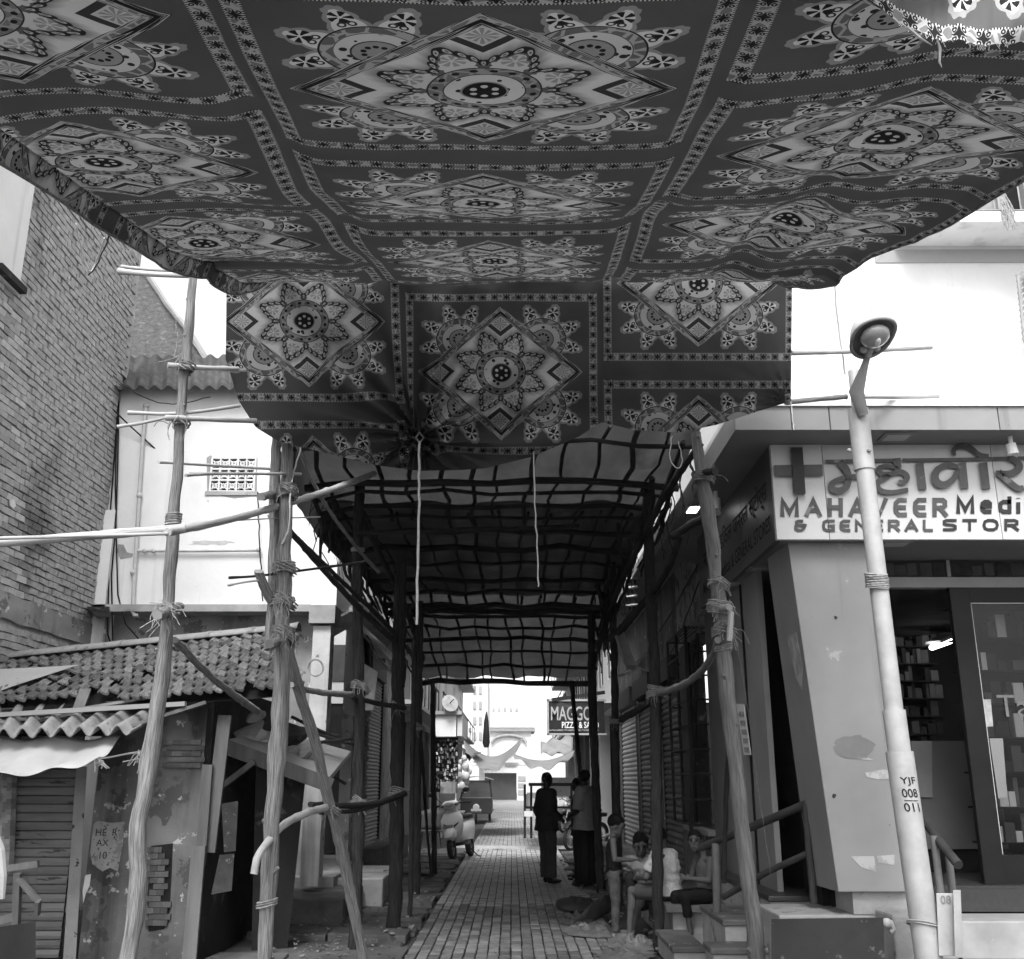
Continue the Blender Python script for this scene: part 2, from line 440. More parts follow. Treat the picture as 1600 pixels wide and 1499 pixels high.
def sheet_pt(X, Y):
    k = (.55 if X < 0 else 1)*interp(Y, [(0,.10),(3,.085),(4.5,.03),(5.7,.0),(6.9,-.01)]); ax_ = abs(X); lift = (ax_/1.3)**2 if ax_ < 1.3 else 1-((ax_-1.3)/.46)**2*(1.2 if X < 0 else .45)
    seam = lambda c: math.exp(-((X-c)/.07)**2)
    e_ = max(0, min(1, (ax_-1.0)/.6)); zw_ = sum(interp(Y+q_*.3, ZC) for q_ in (-3,-2,-1,0,1,2,3))/7 if Y < 5.2 else zc(Y)
    z = lerp(zc(Y), zw_, e_)+k*lift
    z += .010*mnoise.noise(Vector((X*2.2+Y*.8, Y*5.5-X*1.5, 7)))+.004*mnoise.noise(Vector((X*6+Y*3, Y*14, 2)))
    z += .035*seam(-.8+.03*math.sin(Y*2))+.035*seam(.6+.03*math.sin(Y*2.3))
    z += .022*math.sin(Y*4.1+X*.9)*math.exp(-((Y-5.2)/1.2)**2)+.014*mnoise.noise(Vector((X*1.1, Y*1.1, 3)))*2
    z += .003*math.sin(X*9+Y*3.2)*(abs(X)/1.75)**2
    z += -.03*math.exp(-((X-1.45)/.13)**2)*math.exp(-((Y-4.5)/1.3)**2)+.05*math.exp(-((X-1.25)/.1)**2)*math.exp(-((Y-4.6)/1.2)**2)
    return z
XL, XR = -1.70, 1.80
def sheet_fn(u, v):
    Y = .2+v*6.62; s = u*3.80-.15       # s runs past both edges: those parts hang down
    X = XL+s*(XR-XL)/3.5
    sh = interp(Y, [(0,.05),(3.3,.04),(4.1,.03),(4.7,-.03),(5.6,-.03),(6.8,0)])*max(0, min(1, (X-.7)/1.0)); X0 = X; X = X
    if X < XL:
        dn = XL-X; hang = interp(Y, [(0,.4),(3,.6),(5.6,.6),(6.8,.1)])
        x = XL+.02-.10*math.sin(min(dn/.15, 1)*1.2)*.3; zz = sheet_pt(XL, Y)-dn*1.15*hang
        return (x-.006*math.sin(Y*7), Y, zz)
    if X > XR:
        dn = X-XR; return (XR+sh+dn*.5, Y, sheet_pt(XR, Y)-dn*.35)
    return (X+sh, Y, sheet_pt(X, Y))
RAGE = [(1365,2),(1400,34),(1440,50),(1470,66),(1500,62),(1530,72),(1600,66),(1760,76)]
def sheet_mesh():
    mb = MB(); nu, nv = 190, 240
    us = [i/nu for i in range(nu+1)]
    mb.grid(sheet_fn, nu, nv, None)
    # UVs per face so the three sewn widths keep their own offsets
    uv = []
    for j in range(nv):
        for i in range(nu):
            um, vm = (i+.5)/nu, (j+.5)/nv
            Ym = .2+vm*6.62; Xm = XL+(um*3.80-.15)*(XR-XL)/3.5
            cm = (Xm+.8+.02*math.sin(Ym*2))/1.4; off = .31 if cm < 0 else (.45 if cm > 1 else 0)
            q = []
            for a, b in ((i,j),(i+1,j),(i+1,j+1),(i,j+1)):
                Y = .2+b/nv*6.62; X = XL+(a/nu*3.80-.15)*(XR-XL)/3.5
                cu = (X+.8+.02*math.sin(Y*2))/1.4
                if off == .31: cu = min(cu, -.0001)
                elif off == .45: cu = max(cu, 1.0001)
                q.append((cu, interp(Y, VM)+off))
            uv.append(tuple(q))
    mb.uv = uv
    keep = []
    for fi, f in enumerate(mb.f):     # opening cut so that sky light reaches the bright scrap
        c = (mb.v[f[0]]+mb.v[f[2]])/2; fw = c.y*CP+(c.z-CH)*SP
        px = 800+1600*c.x/fw; py = 749.5-1600*(-c.y*SP+(c.z-CH)*CP)/fw
        if px > 1402 and py < interp(px, RAGE)-12 and c.y > .6: continue
        keep.append(fi)
    mb.f = [mb.f[i] for i in keep]; mb.uv = [mb.uv[i] for i in keep]; mb.mi = [mb.mi[i] for i in keep]
    return mb
sheet = thing('printed_cloth', 'large printed cloth ceiling of sewn medallion panels stretched over the lane', 'cloth', (0, 3.5, 4.0))
sheet_mesh().build('sewn_panels', CLOTH, sheet, smooth=True)
for X, e in ((XL-.02, 0), (XR+.05, 1)):
    hem = MB(); hem.tube([(sheet_fn(0.0 if e == 0 else 1.0, j/60)[0], sheet_fn(0 if e == 0 else 1, j/60)[1], sheet_fn(0 if e == 0 else 1, j/60)[2]) for j in range(61)], .006, 5); hem.build('hem_cord', ROPE, sheet)
# ------------------------------------------------------------ hanging flap at the far end of the sheet
top = [(352,418),(628,425),(935,420),(1238,408)]
bot = [(352,560),(372,625),(400,668),(436,690),(500,706),(565,722),(620,733),(655,738),(700,736),(760,732),(830,714),(905,682),(940,660),(990,672),(1060,676),(1120,664),(1175,646),(1236,627)]
def flap_s(t):   # t in 0..1 -> px top, (px,py) bottom
    pt = lerp(354, 1238, t)
    if t < .07: pb = interp(t, [(0,352),(.07,436)])
    else: pb = interp(t, [(.07,436),(.31,640),(.345,657),(.66,940),(1,1236)])
    return pt, pb, interp(pb, bot)
def flap_fn(t, v):
    pt, pb, yb = flap_s(t)
    yt = interp(pt, top)
    px = lerp(pt, pb, v**1.5 if t < .3 else v); py = lerp(yt, yb, v)
    if t < .12: px = lerp(pt, pb, v**2.2)
    # gathering folds that run to the tie at (655,684)
    dx, dy = px-655, py-684; rr = math.hypot(dx, dy); an = math.atan2(dy, dx)
    fold = math.sin(an*17+.004*rr)*math.exp(-rr/190)*.10
    fold += .11*math.sin((px*.7+py*.55)*.052+1.0)*math.exp(-((px-690)/150)**2)*min(1, v*1.4)
    fold += .10*math.sin((px*.9-py*.62)*.045)*math.exp(-((px-430)/90)**2)*(.3+v)
    fold += .02*math.sin(px*.03+py*.012)+.012*math.sin(px*.07-py*.03)
    dx2, dy2 = px-1236, py-627; r2 = math.hypot(dx2, dy2)
    fold += math.sin(math.atan2(dy2, dx2)*20)*math.exp(-r2/60)*.04
    fold -= .05*math.exp(-((px-628-.1*(py-430))/14)**2)+.04*math.exp(-((px-938)/12)**2)
    pin = .30*math.exp(-(rr/42)**2); px -= dx*pin; py -= dy*pin*.6
    sag_ = math.sin(an*9+1)*math.exp(-rr/120)*9; px += sag_*.5; py += sag_*.6*(v > .02)*(v < .98)
    Y = 6.88+fold+.10*math.sin(v*PI)*(.5+.5*math.sin(t*9))
    return P(px, py, Y)
def flap_uv_at(t, v):
    pt, pb, yb = flap_s(t); yt = interp(pt, top)
    px = lerp(pt, pb, v); X = (pt-785)/1600*7.2
    py = lerp(yt, yb, v)
    z = P(px, py, 6.88).z
    return X, z, pt
def flap_mesh():
    nu, nv = 230, 80; mb = MB(); mb.grid(flap_fn, nu, nv)
    uv = []
    for j in range(nv):
        for i in range(nu):
            tm = (i+.5)/nu; pm = lerp(354, 1238, tm); off = 0 if pm < 628 else (1 if pm < 937 else 2)
            zc_ = (4.83, 4.43, 5.14)[off]; q = []
            for a, b in ((i,j),(i+1,j),(i+1,j+1),(i,j+1)):
                X, z, pt = flap_uv_at(a/nu, b/nv)
                cu = (pt-628)/309.0
                cu = min(cu, -.0002) if off == 0 else (min(max(cu, .0002), .9998) if off == 1 else max(cu, 1.0002))
                q.append((cu, (z-zc_)/1.4+.5))
            uv.append(tuple(q))
    mb.uv = uv; return mb
flap = thing('hanging_cloth', 'printed cloth flap hanging down at the end of the cloth ceiling, gathered by a cord', 'cloth', (0, 6.9, 4.5))
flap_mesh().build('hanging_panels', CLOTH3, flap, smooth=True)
mb = MB(); mb.tube([P(650,684,6.80), P(655,676,6.76), P(662,684,6.80), P(656,692,6.78), P(650,684,6.80)], .008, 6); mb.build('tie_cord', ROPE, flap, smooth=True)
# bright torn corner of a second cloth, top right
def rag_fn(u, v):
    px = lerp(1365, 1760, u); edge = interp(px, [(1365,2),(1400,34),(1440,50),(1470,66),(1500,62),(1530,72),(1600,66),(1760,76)])
    py = lerp(-260, edge+2.5*mnoise.noise(Vector((px*.15, 0, 0)))*2, v)
    Y = 2.15+.03*math.sin(px*.02+py*.03)-.0012*(py-60)*-.3
    return P(px, py, Y-.35*(1-v))
rag = MB().grid(rag_fn, 60, 50, lambda u, v: (1.02+u*.62, .42+v*.52)); 
rg = rag.build('torn_cloth', CLOTH2, None, smooth=True)
tag(rg, 'bright torn scrap of printed cloth hanging under the corner of the cloth ceiling', 'cloth')
th_ = MB()
for k in range(46):
    px = R_(1400, 1600); e = interp(px, [(1365,2),(1400,34),(1440,50),(1470,66),(1500,62),(1530,72),(1600,66),(1760,76)])
    a = P(px, e-2, 2.14); th_.tube([a, a+Vector((R_(-.01,.01), 0, -R_(.006,.02)))], .0008, 3)
a = P(1464, 60, 2.13); th_.tube([a, a+Vector((.004,0,-.03)), a+Vector((-.002,0,-.07)), a+Vector((.002,0,-.085))], [.0015,.004,.003,.001], 5)
a = P(1418, 42, 2.13); th_.tube([a, a+Vector((.03,0,-.035)), a+Vector((.055,0,-.055))], [.004,.003,.001], 5)
th_.build('frayed_thread', ROPEW, rg)['kind'] = 'stuff'
# ============================================================ GROUND
DIRT = M('packed_dirt', .11, .06, scale=2, bump=.6, bscale=25, spots=[(9, .62, .2, .03), (20, .66, .3, .02)])
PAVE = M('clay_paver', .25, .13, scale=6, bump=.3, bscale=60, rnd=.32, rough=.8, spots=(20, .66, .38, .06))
PAVEF = M('lit_clay_paver', .46, .26, scale=5, bump=.3, bscale=60, rough=.8, spots=[(11, .6, .34, .04)])  # same clay as the near pavers, paler to paint in daylight farther along
SLAB = M('stone_slab', .15, .07, scale=4, bump=.5, bscale=25, rnd=.2, spots=(8, .6, .09, .04))
gm = MB()
def gfn(u, v):
    X = lerp(-60, 60, u); Y = lerp(-30, 150, v)
    return (X, Y, -.035)
gm.grid(gfn, 20, 30); g = gm.build('ground', DIRT, kind='structure')
street = thing('street', 'lane paved with small clay pavers running away between the shops', None, (0, 10, 0), kind='structure')
def paver_mb(w_, l_, h_=.05, seed=0):
    mb = MB(); rnd = random.Random(seed); b = .006
    x0, x1, y0, y1 = -w_/2, w_/2, -l_/2, l_/2
    j = [rnd.uniform(-.004, .004) for _ in range(8)]
    P0 = [(x0+j[0], y0+j[1]), (x1+j[2], y0+j[3]), (x1+j[4], y1+j[5]), (x0+j[6], y1+j[7])]
    n = len(mb.v)
    for z, k in ((-h_, 0), (-b, 0), (0, b)):
        for x, y in P0: mb.v.append(Vector((x-math.copysign(k, x), y-math.copysign(k, y), z)))
    for r in range(2):
        for i in range(4): mb.face((r*4+i, r*4+(i+1) % 4, (r+1)*4+(i+1) % 4, (r+1)*4+i))
    mb.face((8, 9, 10, 11)); return mb
pw, pl = .112, .30
pav_me = []
for sd_ in range(5):
    me = paver_mb(pw-.012, pl-.026, .05, sd_).mesh('paver'); me.materials.append(PAVE); pav_me.append(me)
NC = 19
coloff = [R_(0, pl) for _ in range(NC)]
n_p = 0
far = MB()
for c in range(NC):
    X = -1.02+c*pw+pw/2
    Y = 9.9+coloff[c]*.5
    k = 0
    while Y < 62:
        zz = .012*mnoise.noise(Vector((X*1.5, Y*.8, 0)))+R_(-.003, .003)
        if 10.15 < Y < 14.75 and n_p < 300:
            o = bpy.data.objects.new('paver', random.choice(pav_me)); COL.objects.link(o); o.parent = street
            o.location = (X, Y-10, zz); o.rotation_euler = (R_(-.012, .012), R_(-.02, .02), R_(-.02, .02)); n_p += 1
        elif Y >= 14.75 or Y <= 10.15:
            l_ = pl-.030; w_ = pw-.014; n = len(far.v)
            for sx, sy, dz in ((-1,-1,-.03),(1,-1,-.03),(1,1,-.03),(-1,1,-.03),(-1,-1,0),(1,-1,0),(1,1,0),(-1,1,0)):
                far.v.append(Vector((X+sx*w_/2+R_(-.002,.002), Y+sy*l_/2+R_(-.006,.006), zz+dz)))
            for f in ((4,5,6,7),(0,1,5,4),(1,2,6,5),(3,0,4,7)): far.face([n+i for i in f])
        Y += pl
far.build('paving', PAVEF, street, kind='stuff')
bed = MB(); bed.box((-1.03, 8, -.034), (1.18, 62, -.024)); bed.build('paver_bed', DARKW, street)
roadf = MB(); roadf.grid(lambda u, v: (lerp(-6, 6, u), lerp(62.05, 84, v), .0+.25*v), 4, 6); roadf.build('road', M('pale_far_road', .34, .22, scale=2), kind='structure')
hump = M('pale_concrete', .42, .28, scale=4, bump=.4, spots=(12, .6, .2, .05))
for Y, X0, X1 in ((26.6, -1.5, 1.4), (45, -1.8, 1.5), (56, -2.2, 2)):
    mb = MB(); mb.grid(lambda u, v: (lerp(X0, X1, u), Y+lerp(-.35, .35, v)+.04*math.sin(u*9), .004+.07*math.sin(v*PI)**.8+.012*mnoise.noise(Vector((u*6, v*3, Y)))), 24, 8)
    mb.build('speed_breaker', hump, smooth=True, kind='structure')
# stone slabs covering the drain on the left
for k in range(34):
    Y = 8.9+k*.52; x1 = -1.05+R_(-.06, .03); x0 = -2.75
    mb = MB(); h = .05+R_(-.03, .03)
    cut = -1.95+R_(-.15, .15)
    for a, b in ((x0, cut-.01), (cut+.01, x1)):
        mb2 = MB(); tz = R_(-.02, .02)
        mb2.hexa([(a, Y, -.03), (b, Y+R_(-.02,.02), -.03), (b, Y+.5, -.03), (a, Y+.5, -.03), (a, Y, h+tz), (b, Y+R_(-.02,.02), h-.02), (b+R_(-.03,.03), Y+.49, h-.02+tz), (a, Y+.5, h)])
        o = mb2.build('drain_slab', SLAB, kind='structure', bevel=.012)
# ============================================================ LEFT: WHITE BUILDING
YW = 14.0
def quadY(mb, pts, Y): 
    q = [P(a, b, Y) for a, b in pts]; mb.quad(*q)
wb_ = thing('white_building', 'white lime washed building with corrugated roof edge, pierced vent window and wall pipes', 'building', (-4, YW, 0))
zt = P(300, 603, YW).z; zb = P(300, 946, YW).z; xl = -6.4; xr = -2.42
MWall = WHITE
# upper wall with an opening for the vent (built as four pieces butted round it)
vx0, vx1 = P(330, 740, YW).x, P(398, 740, YW).x; vz1, vz0 = P(360, 716, YW).z, P(360, 768, YW).z
for a, b, c, d in ((xl, vx0, zb, zt), (vx1, xr, zb, zt), (vx0, vx1, zb, vz0), (vx0, vx1, vz1, zt)):
    MB().box((a, YW, c), (b, YW+.25, d)).build('wall', MWall, wb_)
MB().box((xr-.25, YW+.25, zb), (xr, YW+9.5, zt-1.6)).build('side_wall', MWall, wb_)
# beam under the upper storey
MB().box((xl, YW-.10, zb-.10), (-2.75, YW+.3, zb-.003)).build('beam', CONC, wb_)
MB().box((xl, YW+.35, 0), (-2.75, YW+.5, zb-.02)).build('ground_wall', WORN, wb_)
# pierced cement vent
vent = MB().box((vx0-.06, YW-.02, vz0-.06), (vx1+.06, YW+.02, vz0-.002)).build('vent_window', CONC, wb_)
MB().box((vx0, YW+.2, vz0), (vx1, YW+.24, vz1)).build('backing', BLACK, vent)
vb = MB(); nx = 5; W_ = vx1-vx0; H_ = vz1-vz0; ycc = YW+.03
for i in range(6): 
    x = vx0+W_*i/5; vb.box((x-.012, YW-.01, vz0), (x+.012, YW+.06, vz1))
for j in range(4):
    z = vz0+H_*j/3; vb.box((vx0, YW-.013, z-.012), (vx1, YW+.057, z+.012))
for i in range(5):
    for j in range(3):
        cx, cz = vx0+W_*(i+.5)/5, vz0+H_*(j+.5)/3; rr = min(W_/10, H_/6)*.8
        for q in range(4):
            a = q*PI/2+PI/4; vb.beam((cx, ycc, cz), (cx+rr*1.25*math.cos(a), ycc, cz+rr*1.25*math.sin(a)), .018, .05, (0,1,0))
        vb.tube([(cx+rr*.62*math.cos(t*PI/4), ycc-.02, cz+rr*.62*math.sin(t*PI/4)) for t in range(8)], .011, 5, closed=True)
vb.build('lattice', WHITE, vent, kind='stuff')
# peeled plaster round the vent and bare patches
PATCH = M('bare_render', .33, .2, scale=8, bump=.5, bscale=30)
def patch(pts, Y, mat, parent, name='bare_patch', off=.004, th=.004):
    mb = MB(); q = [P(a+R_(-1.2,1.2), b+R_(-1.2,1.2), Y-off) for a, b in pts]; mb.poly_prism(q, (0, th-.0005, 0)); return mb.build(name, mat, parent)
def ragged(cx, cy, rx, ry, n=22, amp=.35, seed=0):
    return [(cx+rx*math.cos(2*PI*i/n)*(1+amp*mnoise.noise(Vector((math.cos(2*PI*i/n)*2, math.sin(2*PI*i/n)*2, seed)))), cy-ry*math.sin(2*PI*i/n)*(1+amp*mnoise.noise(Vector((math.cos(2*PI*i/n)*2, math.sin(2*PI*i/n)*2, seed+9))))) for i in range(n)]
patch([(322,716),(330,712),(333,716),(330,768),(400,768),(404,774),(366,778),(324,770)], YW, PATCH, wb_)
patch([(398,714),(402,716),(401,768),(397,768)], YW, PATCH, wb_)
patch([(150,852),(172,850),(175,862),(166,872),(158,892),(150,890)], YW, PATCH, wb_)
patch([(185,850),(194,850),(198,862),(207,866),(205,872),(188,874),(184,862)], YW, PATCH, wb_)
patch([(150,938),(164,932),(170,940),(160,946),(150,946)], YW, PATCH, wb_)
patch(ragged(333, 848, 34, 3, 26, 1.0, 5), YW, M('hair_crack', .5, .35, scale=9), wb_)
# corrugated roof edge
def corr(mb, a, b, c, d, waves, amp, thick=.008, seg=8):
    """corrugated sheet: a-b lower edge, d-c upper edge"""
    a, b, c, d = map(Vector, (a, b, c, d)); nrm = (b-a).cross(d-a).normalized()
    if nrm.z < 0: nrm = -nrm
    def fn(u, v):
        p = a.lerp(b, u).lerp(d.lerp(c, u), v); return p+nrm*amp*math.sin(u*waves*2*PI)
    n0 = len(mb.f); mb.grid(fn, waves*seg, 3)
    return mb
ASB = M('asbestos_sheet', .28, .15, scale=5, bump=.4, bscale=30, spots=(10, .6, .12, .05))
ro = corr(MB(), P(172, 606, YW-.28), P(600, 606, YW-.28), P(600, 575, YW+1.6)+Vector((0,0,.2)), P(172, 575, YW+1.6)+Vector((0,0,.2)), 20, .036).build('corrugated_roof', M('sooty_asbestos', .10, .05, scale=5, bump=.4, bscale=30), wb_, smooth=True, solid=.012)
# pipes and cables on the wall
PIPE = M('pale_pipe', .52, .4, scale=8, bump=.1)
def pipe(pp, Y, r, name, mat, parent, n=8):
    mb = MB(); mb.tube([P(a, b, Y) for a, b in pp], r, n); return mb.build(name, mat, parent, smooth=True)
p1 = pipe([(228,632),(222,700),(216,800),(210,900),(207,955),(210,962),(216,962)], YW-.06, .028, 'drain_pipe', PIPE, wb_)
for q in ((228,634),(218,775),(208,895)):
    MB().ell(P(q[0], q[1], YW-.06), .045).build('pipe_joint', PIPE, p1)
p2 = pipe([(210,861),(300,861),(404,860),(407,857)], YW-.06, .022, 'water_pipe', PIPE, wb_)
for q in ((226,861),(240,861),(404,859)): MB().ell(P(q[0], q[1], YW-.06), .036).build('pipe_joint', PIPE, p2)
for k, pp in enumerate(([(183,606),(180,700),(172,800),(170,900),(168,990),(174,1010)], [(186,606),(184,720),(181,820),(174,900),(176,1000)], [(184,610),(180,760),(182,860),(184,930),(196,975),(222,1005)])):
    pipe(pp, YW-.05-.02*k, .011, 'wall_cable', BLACK, wb_, 5)
# left corner strip and corbel
MB().box((P(160,900,YW).x-.25, YW-.04, zb-.9), (P(176,900,YW).x, YW+.1, zb-.11)).build('corner_pier', WORN, wb_)
MB().hexa([P(150,965,YW-.4), P(172,965,YW-.4), P(172,965,YW), P(150,965,YW), P(135,948,YW-.9), P(170,948,YW-.9), P(172,948,YW), P(140,948,YW)]).build('corbel', WORN, wb_)
# right end pillar with its capital
px0 = P(483, 1100, YW-.5).x; px1 = P(511, 1100, YW-.5).x
MB().box((px0, YW-.5, .35), (px1, YW-.2, P(495,978,YW-.5).z)).build('pillar', M('worn_white_pillar', .62, .42, scale=2.5, spots=[(4, .6, .2, .03)], streak=(4, .5, .55), bump=.4, bscale=20), wb_)
MB().box((px0-.05, YW-.58, P(495,975,YW-.5).z), (px1+.06, YW-.1, P(495,945,YW-.6).z)).build('capital', CONC, wb_)
MB().beam(P(505,985,YW-.3), P(640,915,YW+6), .2, .22).build('lintel', CONC, wb_)
MB().beam(P(565,952,YW+.3), P(630,1022,YW+7.5), .35, .07).build('sunshade_slab', CONC, wb_)
# gable wall of rough brick behind
ROUGH = M('rough_brick_gable', .17, .08, scale=9, bump=.9, bscale=26, spots=[(7, .58, .2, .03)], stretch=(1,1,2.2), bdist=.03)
gb = thing('brick_gable', 'rough unplastered brick gable wall rising behind the white building', 'wall', (-6, 16, 0))
q = [P(150,620,16), P(372,640,16), P(330,575,16), P(300,535,16), P(262,480,16), P(236,440,16), P(190,395,16), P(150,360,16)]
MB().poly_prism(q, (0, .25, 0)).build('wall', ROUGH, gb)
ed = MB(); prev = [(228,425),(262,478),(296,520),(316,552),(335,580)]
ed.tube([P(a, b, 15.95) for a, b in prev], .05, 6, wob=.5); ed.build('roof_edge', CONC, gb)
# ground-floor shops behind the left posts, facade along the lane
def XF(Y): return -2.45-.004*(Y-14)
sh1 = thing('dark_shopfront', 'dark open shopfront with brick pilasters left of the lane', 'shop', (-2.5, 16, 0))
MB().box((-4.6, YW+1.4, .05), (-4.4, 24, 4.2)).build('back_wall', BLACK, sh1)
MB().box((-4.4, YW+.1, .05), (-2.3, 16.9, .40)).build('plinth', CONC, sh1)
MB().box((-2.62, 16.2, .42), (-2.45, 16.55, 3.9)).build('door_jamb', WORN, sh1)
MB().box((-2.6, 17.1, 2.7), (-2.5, 18.6, 4.6)).build('upper_panel', WORN, sh1)
BR = M('small_face_brick', .24, .15, scale=8, rnd=.35, bump=.3)
bme = []
for q_ in range(3):
    me = MB().box((-.04, -.105, -.033), (.04, .105, .033)).mesh('brick'); me.materials.append(BR); bme.append(me)
def brick_wall(parent, x, y0, y1, z0, z1, along='Y', ln=.21, ht=.066, gap=.012, limit=300, mesh=bme, facing=1):
    org = Vector(parent['_w']); n = 0; z = z0; r = 0
    while z < z1:
        y = y0-(ln/2 if r % 2 else 0)
        while y < y1:
            o = bpy.data.objects.new('brick', random.choice(mesh)); COL.objects.link(o); o.parent = parent
            o.location = Vector((x+R_(-.006,.006), y+ln/2, z+ht/2))-org; o.rotation_euler = (R_(-.02,.02), 0, R_(-.02,.02)); n += 1
            y += ln+gap
            if n >= limit: return n
        z += ht+gap; r += 1
    return n
MB().box((-2.62, 16.9, .05), (-2.5, 18.1, 4.4)).build('pilaster', DARKW, sh1)
brick_wall(sh1, -2.49, 16.9, 18.0, .6, 3.3, limit=210)
# shutters: slats as parts
def shutter(name, label, X, Y0, Y1, z0, z1, mat, n, group=None, side=1, lean=0, framemat=DMET):
    t = thing(name, label, 'shutter', (X, Y0, z0), group)
    me = None; h = (z1-z0)/n; mb = MB()
    prof = [(-.004, 0), (.012, .12), (.024, .35), (.024, .6), (.010, .85), (-.004, 1.0)]
    v0 = len(mb.v)
    for yy in (0, Y1-Y0):
        for d, zz in prof: mb.v.append(Vector((side*d, yy, zz*h)))
    k = len(prof)
    for i in range(k-1): mb.face((i, i+1, k+i+1, k+i))
    me = mb.mesh('slat'); me.materials.append(mat)
    for i in range(n):
        o = bpy.data.objects.new('slat', me); COL.objects.link(o); o.parent = t; o.location = (0, 0, i*h); o.rotation_euler = (0, R_(-.03, .03), 0)
    for yy in (Y0-.05, Y1):
        MB().box((X-.03, yy, z0), (X+.05 if side > 0 else X+.03, yy+.05, z1)).build('guide_rail', framemat, t)
    MB().box((X-.14, Y0-.05, z1+.002), (X+.1, Y1+.05, z1+.32)).build('shutter_box', framemat, t)
    return t
SHL = M('light_painted_shutter', .5, .4, scale=3, bump=.08, rough=.5, spots=(4, .66, .25, .04))
SHD = M('dull_shutter', .15, .09, scale=3, bump=.1, rough=.5, spots=(6, .62, .34, .04))
shutter('rolling_shutter', 'closed light shutter with narrow slats beyond the brick pilaster, left side', -2.55, 18.3, 20.3, .55, 3.4, SHL, 44, None, 1)
MB().box((-2.7, 20.4, 0), (-2.5, 23.6, 4.4)).build('shop_wall', WORN, sh1)
MB().box((-2.75, 18.2, 0), (-2.2, 23, .5)).build('entrance_step', SLAB, sh1)
hb = M('hanging_board', .5, .3, scale=6)
mb = MB(); mb.poly_prism([P(566,1035,15.2), P(590,1050,15.2), P(583,1110,15.2), P(570,1110,15.2)], (0,.03,0)); tag(mb.build('board', hb), 'pale upright board hanging under the left sunshade slab', 'board')
# step block by the pilaster, tilted slab and plinth edges
st_ = thing('stone_step', 'broad stone doorstep slab in front of the dark shopfront on the left', 'step', (-2.3, 13.5, 0))
MB().box((-3.3, 12.7, .0), (-1.95, 14.4, .28)).build('slab', SLAB, st_, bevel=.02)
MB().box((-3.3, 14.45, .0), (-1.7, 16.6, .36)).build('riser', CONC, st_, bevel=.02)
# ============================================================ LEFT: TALL BRICK WALL
BK_ = M('red_brick', .42, .27, scale=10, bump=.45, bscale=50, rnd=.33, rough=.95)
BKS = M('red_brick_far', .44, .26, scale=11, bump=.5, bscale=50, rough=.95, spots=[(.55, .54, .13, .14), (9, .66, .6, .04)])
MORT = M('lime_mortar', .46, .26, scale=6, bump=.7, bscale=30, spots=(4, .6, .16, .06))
XB = -5.72
bw_ = thing('brick_wall', 'tall bare brick side wall with dark weather stain and plaster band low down', 'wall', (XB, 12, 0))
MB().box((XB-.3, 4, 0), (XB-.022, 14.25, 10.5)).build('mortar_bed', MORT, bw_)
cme = []
for q_ in range(6):
    mb = MB(); rn = random.Random(q_)
    hx, hy, hz = .045, .113, .036
    mb.hexa([(sx*hx, sy*hy+rn.uniform(-.006,.006), sz*hz+rn.uniform(-.005,.005)) for sz in (-1,1) for sx, sy in ((-1,-1),(1,-1),(1,1),(-1,1))])
    me = mb.mesh('brick'); me.materials.append(BK_); cme.append(me)
bandz0, bandz1 = PX(60, 985, XB).z, PX(60, 945, XB).z
stuff = MB(); cnt = 0
z = 1.8; r = 0; blist = []
while z < 9.2:
    y = 9.6+(.12 if r % 2 else 0)
    while y < 14.12:
        blist.append((y, z)); y += .238
    z += .085; r += 1
org = Vector(bw_['_w'])
def vis_px(y, z): 
    v = Vector((XB, y, z-CH)); fw = v.y*CP+v.z*SP; up = -v.y*SP+v.z*CP
    return 800+1600*v.x/fw, 749.5-1600*up/fw, fw
cand = []
for y, z in blist:
    if bandz0-.05 < z < bandz1+.02 and y > 9: continue
    a, b, fw = vis_px(y, z)
    if a < -40 or b < 180 or b > 1060: continue
    cand.append((fw, y, z))
cand.sort(key=lambda c: c[0]); 
for i, (fw, y, z) in enumerate(cand):
    yy = min(y, 14.13)
    if i < 300:
        o = bpy.data.objects.new('brick', random.choice(cme)); COL.objects.link(o); o.parent = bw_
        o.location = Vector((XB-.03+R_(-.008,.012), y, z+R_(-.004,.004)))-org; o.rotation_euler = (R_(-.02,.02), R_(-.05,.05), R_(-.04,.04))
    else:
        n = len(stuff.v); hx, hy, hz = .045, .106+R_(-.008,.006), .034+R_(-.004,.003)
        cx = XB-.03+R_(-.008,.012); sk_ = R_(-.006,.006)
        for sx in (-1, 1):
            for sy, sz in ((-1,-1),(1,-1),(1,1),(-1,1)): stuff.v.append(Vector((cx+sx*hx+(R_(-.004,.004) if sx > 0 else 0), y+sy*hy, z+sz*hz+sy*sk_)))
        for f in ((4,5,6,7),(0,1,5,4),(1,2,6,5),(2,3,7,6),(3,0,4,7)): stuff.face([n+i_ for i_ in f])
stuff.build('bricks_above', BKS, bw_, kind='stuff')
MB().grid(lambda u, v: (XB+.022+.012*mnoise.noise(Vector((u*9, v*3, 1))), lerp(9.2, 14.2, u), lerp(bandz0, bandz1, v)+.03*mnoise.noise(Vector((u*14, v*2, 4)))), 40, 6).build('plaster_band', WORN, bw_, smooth=True)
